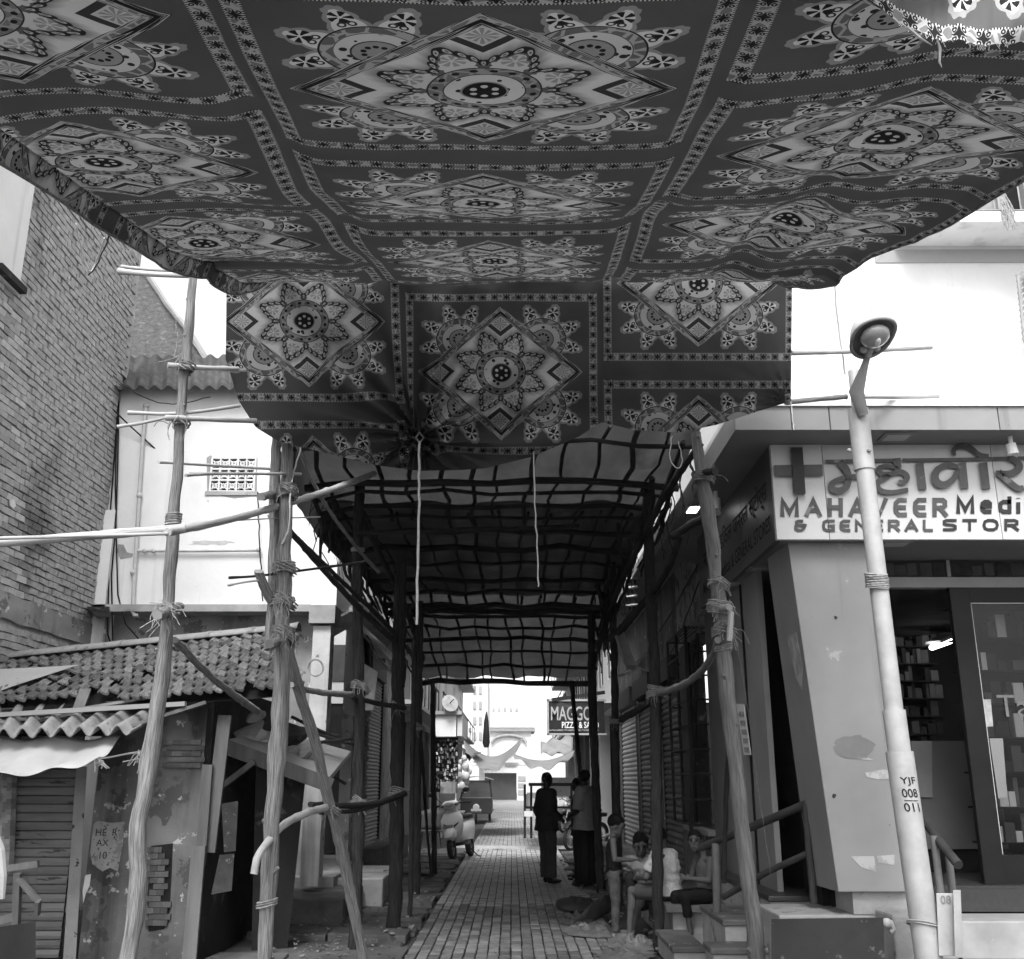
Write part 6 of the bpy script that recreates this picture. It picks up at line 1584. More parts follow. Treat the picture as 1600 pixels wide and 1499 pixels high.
house('second house on the left with dark railings', -1, -2.9, 33.2, 42, 3.4, 8.8, HW[0], 3)
house('tall pale house on the left near the end of the lane', -1, -2.9, 42.2, 62, 3.6, 12.5, HW[2], 3, rows=3)
# white balcony box with satellite dish
bb = thing('box_balcony', 'pale boxed balcony overhanging the goods stall on the left', 'balcony', P(700,1150,26))
pxb(MB(), 676, 1117, 713, 1151, 26, 3).build('front_panel', HW[2], bb); pxb(MB(), 672, 1111, 722, 1116.5, 25.9, 3.2).build('coping', CONC, bb)
MB().box((P(714,1150,26).x, 26.05, P(714,1150,26).z), (P(722,1150,26).x, 28.9, P(714,1117,26).z)).build('side_panel', HW[0], bb)
dsh = thing('satellite_dish', 'round satellite dish on the pale boxed balcony', 'dish', P(700,1112,25.9))
dc = P(703,1099,25.8); dr_ = Matrix.Rotation(math.radians(70),3,'X') @ Matrix.Rotation(math.radians(25),3,'Y')
MB().lathe([(0,-.05),(.08,-.042),(.15,-.025),(.20,0),(.21,.01)], dc, 20, dr_).build('reflector', HW[1], dsh, smooth=True, solid=.01)
MB().tube([dc, dc+dr_@Vector((0,0,.25))], .012, 5).build('feed_arm', DMET, dsh); MB().tube([dc, P(703,1112,26)], .02, 6).build('mount', DMET, dsh)
# goods stall hung with packets
gs = thing('goods_stall', 'small shop hung with rows of packets under the boxed balcony', 'stall', P(695,1240,26))
pxb(MB(), 672, 1152, 716, 1238, 26.6, .1).build('back', BLACK, gs)
for k in range(3): MB().beam(P(673, 1156+26*k, 26.2), P(716, 1156+26*k, 26.2), .03, .03).build('rail', DMET, gs)
pk = MB(); 
for r in range(12):
    for c in range(12):
        x, y = 675+c*3.5+R_(-1,1), 1158+r*6.4+R_(-2,2); 
        if R_(0,1) < .2: continue
        pk.m = random.choice((0,1,1,2)); p = P(x, y, 26.1+R_(0,.3)); pk.obox(p, (R_(.03,.05), .02, R_(.05,.085)), Euler((R_(-.3,.3), R_(-.3,.3), R_(-.6,.6))))
pk.build('packets', [M('packet_dark', .08), M('packet_mid', .22), M('packet_light', .6)], gs, kind='stuff')
pxb(MB(), 688, 1222, 712, 1240, 25.5, .8).build('counter', WORN, gs)
# balloons
BAL = M('balloon_skin', .62, .5, scale=2, rough=.3, bump=0, rnd=.3)
bls = [(727,1198,6),(725,1185,4.5),(716,1200,5),(712,1217,6),(728,1213,6.5),(728,1221,6),(721,1228,6),(714,1230,5),(727,1231,5),(718,1212,5),(733,1206,4.5),(720,1191,4)]
desc = ['large pale balloon at the upper right of the bunch','small balloon at the very top of the bunch','greyish balloon at the upper left of the bunch','balloon at the far left middle of the bunch','big bright balloon at the middle right of the bunch','balloon just below the big bright one','balloon low in the middle of the bunch','small balloon at the lower left of the bunch','balloon at the lower right end of the bunch','small balloon hidden in the middle of the bunch','small balloon poking out right of the bunch','tiny balloon on the left near the top of the bunch']
for (x, y, r), d_ in zip(bls, desc):
    p = P(x, y, 31+R_(-.1,.1)); R0 = r/1600*31*.95
    t = thing('balloon', d_, 'balloon', p, 'balloons hanging by the goods stall')
    mb = MB().ell(p, (R0, R0, R0*1.15), 14, 10); mb.build('skin', BAL, t, smooth=True)
    MB().lathe([(.0,.03),(.02,-.01),(.03,-.03)], p-Vector((0,0,R0*1.2)), 6).build('neck', BAL, t)
# autorickshaw seen from the front
ar = thing('autorickshaw', 'dark three-wheeled autorickshaw parked at the left beyond the balloons', 'autorickshaw', (P(744,1262,42).x, 42, 0))
RX = P(744,1262,42).x; RY = 42
def rk(nm, pts, mat, **k): return MB().hexa(pts).build(nm, mat, ar, **k)
DK = M('rickshaw_body', .06, .04, rough=.35, bump=0)
cs_ = [(-.62,.35),(-.62,.95),(-.52,1.62),(.52,1.62),(.62,.95),(.62,.35)]
MB().poly_prism([(RX+x, RY, z) for x, z in cs_[:1]+[(-.62,.9) for _ in ()]+cs_[1:2]+cs_[4:]], (0,2.2,0)).build('lower_body', DK, ar, bevel=.03)
MB().poly_prism([(RX-.62,RY+.1,.96),(RX-.54,RY+.1,1.6),(RX+.54,RY+.1,1.6),(RX+.62,RY+.1,.96)], (0,.03,0)).build('windscreen', M('windscreen', .12, .08, rough=.1, spec=.8, bump=0), ar)
MB().grid(lambda u, v: (RX+lerp(-.66,.66,u), RY-.05+2.3*v, 1.62+.13*math.sin(u*PI)), 10, 2).build('hood', M('rickshaw_hood', .5, .4), ar, smooth=True, solid=.02)
for s in (-.6, .6): MB().beam((RX+s, RY+.05, .95), (RX+s*.87, RY+.1, 1.62), .05, .05).build('pillar', DK, ar)
MB().tube([(RX, RY-.2, .55), (RX, RY+.1, .6)], [.12,.14], 12).build('headlight', HW[2], ar, smooth=True)
MB().box((RX-.18, RY-.3, .36), (RX+.18, RY-.02, .42)).build('mudguard', DK, ar, bevel=.02)
MB().box((RX-.2, RY-.02, .44), (RX+.2, RY-.004, .53)).build('number_plate', HW[2], ar)
def wheel(cx, cy, cz, R, w_, parent, axis=(1,0,0), spokes=0, tyre=None, rimm=None):
    ax = Vector(axis).normalized(); x = ax.orthogonal().normalized(); y = ax.cross(x); c = Vector((cx,cy,cz))
    wt = MB(); n = 28
    wt.tube([c+(x*math.cos(2*PI*i/n)+y*math.sin(2*PI*i/n))*(R-w_/2) for i in range(n)], w_/2, 8, closed=True)
    t = wt.build('tyre', tyre or M('rubber', .03, .02, rough=.7, bump=.1), parent, smooth=True)
    rm = MB(); rm.tube([c+(x*math.cos(2*PI*i/n)+y*math.sin(2*PI*i/n))*(R-w_*1.05) for i in range(n)], w_*.16, 6, closed=True)
    if spokes:
        for k in range(spokes): a = 2*PI*k/spokes; rm.tube([c, c+(x*math.cos(a)+y*math.sin(a))*(R-w_)], .004 if spokes > 8 else .02, 4)
    rm.tube([c-ax*w_*.5, c+ax*w_*.5], R*.12, 10); r = rm.build('rim', rimm or CONC, t, smooth=True); r['kind'] = 'stuff'
    return t
wheel(RX, RY-.16, .2, .2, .1, ar); wheel(RX-.5, RY+1.7, .2, .2, .1, ar); wheel(RX+.5, RY+1.7, .2, .2, .1, ar)
# tarps slung across the lane
def slung(label, corners, Y, mat, sag=.3, nm='shade_cloth'):
    a, b, c, d = [P(*q, y) for q, y in zip(corners, Y)]
    mb = MB().grid(lambda u, v: a.lerp(b, u).lerp(d.lerp(c, u), v)-Vector((0,0,sag*math.sin(u*PI)+.05*math.sin(u*19+v*3)*v)), 24, 8)
    return tag(mb.build(nm, mat, smooth=True, solid=.01), label, 'tarpaulin')
SHC = M('pale_shade_cloth', .46, .36, scale=2, trans=.45, bump=.1)
slung('pale shade cloth slung across the lane between left and right shops', [(724,1156),(817,1152),(812,1166),(728,1176)], (36,36,31,31), SHC, .6)
slung('darker strip of shade cloth drooping at the left of the lane', [(722,1168),(755,1174),(740,1180),(724,1184)], (34,34,31,31), M('dim_shade_cloth', .2, .14, trans=.4), .1)
slung('long pale awning on the right above the standing man', [(800,1177),(898,1172),(894,1182),(806,1186)], (30,30,25,25), SHC, .25)
tag(MB().grid(lambda u, v: P(lerp(845,895,u), lerp(1178,lerp(1160,1150,u),v), 30+v)+Vector((0,0,.06*math.sin(u*14+v*9))), 12, 6).build('plastic_cover', M('crumpled_plastic', .3, .2, bump=.5), smooth=True, solid=.02), 'crumpled grey plastic heap on top of the long pale awning', 'plastic sheet')
# end of the lane: shop with lettered board, arches and far blocks behind
es = thing('end_shop', 'shop with pale board reading Super closing the end of the lane', 'shop', (0, 78, 0))
pxb(MB(), 757, 1208, 807, 1250.3, 80, .2).build('dark_door', M('end_door_grey', .11, .08), es)
pxb(MB(), 755, 1193, 810, 1208, 79.2, .6).build('sign_board', HW[2], es)
sfit('Super', 757, 784, 1206, 1196, 79.18, M('far_letters', .25, .2, bump=0), es, .01)
sfit('Fashion', 790, 806, 1200, 1195, 79.18, M('far_letters', .25), es)
pxb(MB(), 753, 1184, 812, 1192, 78.9, 2.5).build('valance', HW[0], es)
pxb(MB(), 808, 1208, 823, 1251, 78.5, 1).build('notice_panel', HW[2], es)
for r in range(3): pxb(MB(), 809.5, 1213+r*11, 821.5, 1221+r*11, 78.45, .04).build('notice', M('far_notice', .4, .25, scale=8), es)
pxb(MB(), 748, 1160, 757, 1252, 80, 1).build('pier', HW[0], es)
ab = thing('arched_building', 'low pale building with arched parapet behind the end shop', 'building', (0, 84, 3))
pxb(MB(), 735, 1142, 830, 1195, 84, 4).build('wall', HW[2], ab); pxb(MB(), 732, 1138, 836, 1143, 83.6, 5).build('tiled_edge', M('far_tiles', .3, .2, scale=6), ab)
arc_ = MB(); arc_.tube([P(795+27*math.cos(a), 1162-13*math.sin(a), 83.8) for a in [i*PI/12 for i in range(13)]], .12, 6); arc_.build('arch_band', CONC, ab, smooth=True)
pxb(MB(), 748, 1122, 836, 1137, 90, 5).build('upper_wall', HW[0], ab)
fb = thing('far_block', 'hazy flat roofed block far beyond the lane', 'building', (0, 120, 0)); pxb(MB(), 766, 1098, 812, 1124, 120, 8).build('wall', HW[2], fb)
for c in range(5): pxb(MB(), 769+c*9, 1106, 773+c*9, 1112, 119.9, .05).build('window', HW[1], fb)
fb2 = thing('far_block', 'pale far tower block right of the hazy flat roofed one', 'building', (0, 110, 0)); pxb(MB(), 810, 1096, 826, 1126, 110, 8).build('wall', HW[0], fb2)
fb3 = thing('far_block', 'tall pale apartment front at the left end of the lane', 'building', (0, 70, 0)); pxb(MB(), 736, 1060, 762, 1190, 72, 8).build('wall', HW[2], fb3)
for r in range(4):
    for c in range(2): pxb(MB(), 739+c*9, 1072+r*24, 744+c*9, 1084+r*24, 71.9, .05).build('window', HW[1], fb3)
um = MB(); um.lathe([(.02,0),(.10,-.4),(.16,-1.3),(.1,-1.5)], P(760,1112,45), 8); tag(um.build('folded_umbrella', DMET, smooth=True), 'dark folded parasol hanging from the tall pale house', 'umbrella')
# metal rack and table at the right, chairs and box at the left
rk_ = thing('metal_rack', 'low metal rack with pale boxes behind the standing man in the suit', 'rack', P(826,1320,26))
for px, py in ((820,1239),(830,1239),(893,1226)): MB().tube([P(px,1226,26), P(px,1310,26)], .03, 6).build('leg', DMET, rk_)
MB().tube([P(826,1226,26), P(894,1226,26)], .04, 6).build('top_rail', DMET, rk_); MB().tube([P(822,1262,26), P(894,1262,26)], .03, 6).build('rail', DMET, rk_)
pxb(MB(), 821, 1241, 831, 1262, 26.1, .6).build('box', HW[2], rk_); pxb(MB(), 819, 1268, 832, 1276, 25.7, .8).build('pale_box', HW[2], rk_)
pxb(MB(), 846, 1215, 893, 1245, 27.5, .1).build('louvre_panel', SHL, rk_)
ch_t = []
for px, py, lab in ((688,1290,'dark moulded chair standing left beside the parked scooter'),(670,1300,'dark moulded chair half hidden behind the left posts')):
    t = thing('plastic_chair', lab, 'chair', PZ(px, 1330, 0)+Vector((0,.2,0))); o_ = Vector(t['_w']); m_ = M('dark_plastic', .08, .06, rough=.4, bump=0)
    MB().box(tuple(o_+Vector((-.24,-.22,.42))), tuple(o_+Vector((.24,.22,.46)))).build('seat', m_, t, bevel=.01)
    MB().grid(lambda u, v: o_+Vector((lerp(-.24,.24,u), .22+.05*v-.06*math.sin(u*PI)*-1, .46+.42*v+.05*math.sin(u*PI)*v)), 8, 4).build('backrest', m_, t, smooth=True, solid=.02)
    for sx in (-1,1):
        for sy in (-1,1): MB().beam(o_+Vector((.2*sx,.18*sy,.42)), o_+Vector((.25*sx,.23*sy,0)), .04, .04).build('leg', m_, t)
tb = thing('side_table', 'pale small table behind the parked scooter', 'table', PZ(705,1310,0)+Vector((0,.5,0))); o_ = Vector(tb['_w'])
MB().box(tuple(o_+Vector((-.35,-.3,.7))), tuple(o_+Vector((.35,.3,.74)))).build('tabletop', HW[2], tb)
for sx in (-1,1):
    for sy in (-1,1): MB().beam(o_+Vector((.3*sx,.25*sy,.7)), o_+Vector((.3*sx,.25*sy,0)), .05, .05).build('leg', HW[1], tb)
# broken slabs and litter on the right edge
for k in range(26):
    p = Vector((R_(1.25,1.95), 14.5+k*.42, 0)); s = MB().obox(p+Vector((0,0,-.01)), (R_(.35,.7), R_(.3,.42), R_(.05,.10)), Euler((R_(-.06,.06), R_(-.06,.06), R_(-.2,.2)))).build('broken_slab', SLAB, kind='structure', bevel=.01)
lit = MB()
for k in range(420):
    x, y = R_(1.0,1.9), R_(10.6,24)
    if R_(0,1) < .35: x, y = R_(-2.4,-1.05), R_(10.4,22)
    s = R_(.008,.05); lit.obox((x, y, .02+s*.2+(.05 if x < 0 else 0)), (s*R_(.6,1.6), s, s*.4), Euler((R_(-.5,.5), R_(-.5,.5), R_(0,3))))
lit.build('litter', M('litter_mix', .3, .1, scale=20, contrast=(.4,.6)), kind='stuff')
# sack and crumpled sheets on the ground by the standing boy
def blob(name, label, cat, c, r, mat, amp, f=6, n=26, m=16, fl=.0):
    mb = MB().ell((0,0,0), r, n, m); c = Vector(c)
    for v in mb.v:
        d = v.normalized()*amp*mnoise.noise(Vector(v)*f+c)+v.normalized()*amp*.5*mnoise.noise(Vector(v)*f*2.7+c); v += d
        if v.z < -r[2]*.7: v.z = -r[2]*.7
    for v in mb.v: v += c+Vector((0,0,r[2]*.7))
    return tag(mb.build(name, mat, smooth=True), label, cat)
SACK = M('sack_weave', .12, .07, scale=5, bump=.6, bscale=30, stretch=(1,1,1))
PLAS = M('white_crumpled_plastic', .2, .10, scale=6, bump=.6, bscale=22, rough=.4)
sk_m = MB(); c0 = PZ(905,1445,0); c1 = PZ(958,1432,0)
def sackf(u, v):
    a = u*2*PI; c = PZ(lerp(896,962,v), lerp(1448,1428,v), 0)+Vector((0,.0,lerp(.02,.16,v))); r = (.02+.17*math.sin(min(1,v*1.15+.03)*PI*.62)); 
    return c+Vector((r*.35*math.cos(a), r*math.cos(a)*1.0, max(-.1, r*.62*math.sin(a)+.05*mnoise.noise(Vector((u*6,v*7,2))))))
MBs = MB().grid(sackf, 30, 22); tag(MBs.build('cloth_sack', SACK, smooth=True), 'dark slumped sack lying on the pavers behind the standing boy', 'sack')
def crumple(label, c, rx, ry, seed, mat=PLAS, cat='plastic sheet', hgt=.09):
    c = Vector(c)
    def fn(u, v):
        a = u*2*PI; q = Vector((math.cos(a)*1.6, math.sin(a)*1.6, seed)); R0 = 1+.45*mnoise.noise(q)+.22*mnoise.noise(q*3.3)
        r = v*R0; x, y = rx*r*math.cos(a), ry*r*math.sin(a); n1 = abs(mnoise.noise(Vector((x*11, y*8, seed)))); n2 = abs(mnoise.noise(Vector((x*27, y*21, seed+4))))
        return c+Vector((x, y, .012+hgt*(n1*1.3+n2*.6)*(1-v**3)+.02*(1-v)))
    return tag(MB().grid(fn, 48, 18).build('crumpled_sheet', mat, smooth=True), label, cat)
crumple('pale crumpled plastic sheet on the ground left of the standing boy', PZ(928,1458,0), .30, .42, 1)
crumple('crumpled pale wrapping at the feet of the standing boy', PZ(985,1478,0), .26, .42, 2)
crumple('flattened light rag near the bottom edge by the low step', PZ(975,1494,0), .3, .3, 3, hgt=.05)
crumple('dull crumpled cloth between the sack and the paving', PZ(898,1440,0), .2, .5, 5, SACK, 'cloth')
blob('rubbish_heap', 'small dark rubbish heap on the lane edge by the sack', 'rubbish', PZ(900,1420,0), (.26,.6,.07), M('dark_rubbish', .07, .03, bump=.8), .08, 9)
for px, py, l_ in ((892,1375,'dark slipper lying beside the standing man in the suit'),(900,1380,'second dark slipper by the feet of the man in the pale shirt')):
    blob('slipper', l_, 'slipper', PZ(px, py, 0), (.05,.13,.03), BLACK, .01)
# ============================================================ VEHICLES
def remesh(mb, name, mat, parent=None, vox=.02, smooth_it=2, label=None):
    o = mb.build('tmp_shape', mat, None)
    md = o.modifiers.new('r', 'REMESH'); md.mode = 'VOXEL'; md.voxel_size = vox; md.use_smooth_shade = True
    if smooth_it:
        sm = o.modifiers.new('s', 'SMOOTH'); sm.iterations = smooth_it; sm.factor = .5
    dg = bpy.context.evaluated_depsgraph_get(); dg.update(); me = bpy.data.meshes.new_from_object(o.evaluated_get(dg)); bpy.data.objects.remove(o)
    me.name = name
    if not me.materials: me.materials.append(mat)
    for p in me.polygons: p.use_smooth = True
    n = bpy.data.objects.new(name, me); COL.objects.link(n); n['_w'] = [0.0,0.0,0.0]
    if parent is not None: n.parent = parent
    if label: n['label'] = label
    return n
def loft(mb, rings, n=16):
    """rings: list of (center, half width x, half depth y) stacked; superellipse section"""
    b = len(mb.v)
    for c, hx, hy, ax in rings:
        c = Vector(c)
        for k in range(n):
            a = 2*PI*k/n; x = math.copysign(abs(math.cos(a))**.7, math.cos(a))*hx; y = math.copysign(abs(math.sin(a))**.7, math.sin(a))*hy
            mb.v.append(c+Vector((x, 0, 0))+Vector(ax)*y)
    for i in range(len(rings)-1):
        for k in range(n): mb.face((b+i*n+k, b+i*n+(k+1) % n, b+(i+1)*n+(k+1) % n, b+(i+1)*n+k))
    mb.face([b+k for k in range(n)][::-1]); mb.face([b+(len(rings)-1)*n+k for k in range(n)]); return mb
sc_p = PZ(708, 1346, 0)
sct = thing('scooter', 'pale motor scooter parked on its stand at the left of the lane', 'scooter', (0,0,0))
SCB = M('scooter_paint', .85, .78, scale=2, rough=.25, bump=0, spec=.5); SCD = M('scooter_dark', .035, .025, rough=.4, bump=0)
sct['_w'] = [0.0,0.0,0.0]
YX = (0,1,0)
loft(MB(), [((0,.04,.34),.10,.04,YX),((0,.02,.46),.17,.05,YX),((0,.0,.60),.21,.06,YX),((0,.04,.76),.215,.06,YX),((0,.09,.88),.16,.055,YX),((0,.13,.96),.07,.04,YX)]).build('front_shield', SCB, sct, smooth=True)
fd = loft(MB(), [((0,-.22,.36),.05,.10,YX),((0,-.22,.44),.105,.22,YX),((0,-.2,.53),.10,.20,YX),((0,-.16,.60),.05,.10,YX)]); fd.build('front_mudguard', SCB, sct, smooth=True)
hb_ = loft(MB(), [((0,.10,.95),.07,.05,YX),((0,.08,1.0),.145,.09,YX),((0,.08,1.06),.165,.10,YX),((0,.1,1.11),.10,.06,YX)]); hb_ = hb_.build('handlebar_cover', SCB, sct, smooth=True)
MB().ell((0,-.025,1.04), (.085,.04,.05), 14, 8).build('headlight', M('lamp_lens', .5, .4, rough=.08, spec=.8, bump=0), sct, smooth=True)
for s in (-1,1):
    MB().ell((.135*s,-.01,1.03), (.045,.035,.03), 10, 6).build('indicator', M('indicator_lens', .3, .25, rough=.1, bump=0), sct, smooth=True)
    MB().tube([(.14*s,.1,1.05),(.27*s,.14,1.04),(.36*s,.2,1.03)], [.017,.02,.02], 8).build('handle_grip', SCD, sct, smooth=True)
    MB().tube([(.2*s,.06,1.04),(.3*s,.06,1.0),(.37*s,.1,.98)], .008, 6).build('brake_lever', SCD, sct, smooth=True)
    m_ = MB().tube([(.16*s,.1,1.08),(.25*s,.08,1.2),(.30*s,.07,1.24)], .008, 6).build('mirror_stem', SCD, sct, smooth=True)
    MB().ell((.33*s,.07,1.27), (.07,.02,.045), 12, 8).build('mirror', SCD, sct, smooth=True)
    v = MB().poly_prism([(.05*s,-.062,.60),(.13*s,-.05,.66),(.15*s,-.045,.70),(.045*s,-.07,.64)], (0,-.012,0)).build('vent_slot', SCD, sct)
loft(MB(), [((0,.3,.26),.17,.36,YX),((0,.3,.32),.19,.40,YX)]).build('floorboard', SCD, sct, smooth=True)
loft(MB(), [((0,1.0,.34),.10,.30,YX),((0,1.0,.5),.145,.38,YX),((0,1.02,.66),.15,.40,YX),((0,1.02,.74),.12,.36,YX)]).build('rear_body', SCB, sct, smooth=True)
loft(MB(), [((0,.95,.74),.15,.38,YX),((0,.95,.80),.155,.40,YX),((0,.95,.84),.11,.34,YX)]).build('seat', SCD, sct, smooth=True)
wheel(0, -.24, .22, .22, .095, sct); wheel(0, 1.15, .22, .22, .1, sct)
MB().tube([(.04,-.22,.24),(.05,0,.6)], .02, 6).build('fork', SCD, sct)
MB().tube([(.1,.55,.25),(.28,.52,.02),(.33,.5,.0)], .012, 6).build('side_stand', SCD, sct)
MB().box((-.09,-.31,.60),(.09,-.30,.66)).build('badge_plate', M('badge_grey', .4, .3), sct)
sct.location = sc_p+Vector((.06,.2,0)); sct.rotation_euler = (0, math.radians(-9), math.radians(-13)); sct.scale = (1.16,1.0,1.08)
# motorcycles behind the men on the right
def motorcycle(label, loc, rz, tilt=0):
    t = thing('motorcycle', label, 'motorcycle', (0,0,0)); t['_w'] = [0.0,0.0,0.0]
    wheel(0, -.62, .31, .31, .08, t, spokes=16); wheel(0, .65, .31, .31, .10, t, spokes=16)
    for s in (-1,1): MB().tube([(.07*s,-.62,.31),(.07*s,-.42,.86)], .022, 8).build('fork', CONC, t, smooth=True)
    loft(MB(), [((0,-.05,.70),.09,.22,YX),((0,-.05,.80),.13,.26,YX),((0,-.02,.88),.09,.18,YX)]).build('fuel_tank', M('tank_paint', .25, .2, rough=.2, bump=0, spec=.6), t, smooth=True)
    loft(MB(), [((0,.45,.76),.11,.36,YX),((0,.45,.84),.12,.36,YX)]).build('seat', SCD, t, smooth=True)
    MB().tube([(-.34,-.32,.98),(-.2,-.4,1.02),(0,-.42,.96),(.2,-.4,1.02),(.34,-.32,.98)], .014, 8).build('handlebar', DMET, t, smooth=True)
    MB().ell((0,-.52,.85), (.09,.07,.09), 14, 10).build('headlight', M('lamp_lens', .5, .4), t, smooth=True)
    MB().box((-.12,-.15,.35),(.12,.2,.62)).build('engine', DMET, t, bevel=.03)
    MB().tube([(.1,-.1,.3),(.13,.3,.26),(.14,.8,.34)], [.02,.035,.04], 8).build('exhaust', CONC, t, smooth=True)
    MB().grid(lambda u, v: (lerp(-.06,.06,u), -.62+.34*math.sin(lerp(-1.0,.9,v)), .31+.36*math.cos(lerp(-1.0,.9,v))), 2, 10).build('mudguard', SCD, t, smooth=True, solid=.006)
    for s in (-1,1):
        MB().tube([(.2*s,-.38,1.02),(.26*s,-.36,1.15)], .007, 5).build('mirror_stem', DMET, t); MB().ell((.27*s,-.36,1.18), (.06,.012,.04), 10, 6).build('mirror', DMET, t, smooth=True)
    t.location = loc; t.rotation_euler = (0, math.radians(tilt), math.radians(rz)); return t
motorcycle('dark motorcycle parked behind the two talking men, front wheel toward the lane', PZ(893,1330,0)+Vector((.35,.4,0)), -38, 6)
motorcycle('second dark motorcycle standing farther back by the rack', PZ(880,1302,0)+Vector((.3,.5,0)), -30, 4)
# ============================================================ PEOPLE
SKIN = M('skin', .24, .2, scale=6, rough=.55, bump=.05); HAIR = M('black_hair', .008, .004, scale=30, rough=.85, bump=.5, bscale=90, spec=.1)
EYEW = M('eye_white', .5, .45, bump=0); 
def cap(mb, a, b, ra, rb, n=12, e0=True, e1=True):
    a, b = Vector(a), Vector(b); d = b-a; L = d.length; d.normalize(); x = d.orthogonal().normalized(); y = d.cross(x)
    rot = Matrix((x, y, d)).transposed()
    mb.lathe([(ra, 0), (lerp(ra,rb,.5), L/2), (rb, L)], a, n, rot)
    if e0: mb.ell(a, ra, n, 8)
    if e1: mb.ell(b, rb, n, 8)
def hand(mb, wrist, direc, up, side, s=1.0, curl=.5):
    """palm, four fingers of different lengths with a bend, thumb from the side"""
    w_ = Vector(wrist); d = Vector(direc).normalized(); u = Vector(up); u = (u-d*u.dot(d)).normalized(); r = d.cross(u)*side
    palm = w_+d*.045*s; rot = Matrix((r, u, d)).transposed()
    mb.ell(palm, (.038*s, .016*s, .052*s), 12, 8, rot); cap(mb, w_-d*.01, w_+d*.03*s, .024*s, .026*s, 8)
    for i, L in enumerate((.072,.080,.074,.058)):
        o = palm+d*.042*s+r*(-.027+.018*i)*s; c1 = curl*.6; k1 = o+(d*math.cos(c1)-u*math.sin(c1))*L*.5*s; c2 = curl*1.6
        k2 = k1+(d*math.cos(c2)-u*math.sin(c2))*L*.5*s; cap(mb, o, k1, .0090*s, .0085*s, 6); cap(mb, k1, k2, .0085*s, .0072*s, 6)
    o = w_+d*.02*s-r*.030*s; k1 = o+(d*.6-r*.75-u*.2).normalized()*.035*s; k2 = k1+(d*.9-r*.25-u*.35).normalized()*.03*s
    cap(mb, o, k1, .011*s, .010*s, 6); cap(mb, k1, k2, .010*s, .0085*s, 6)
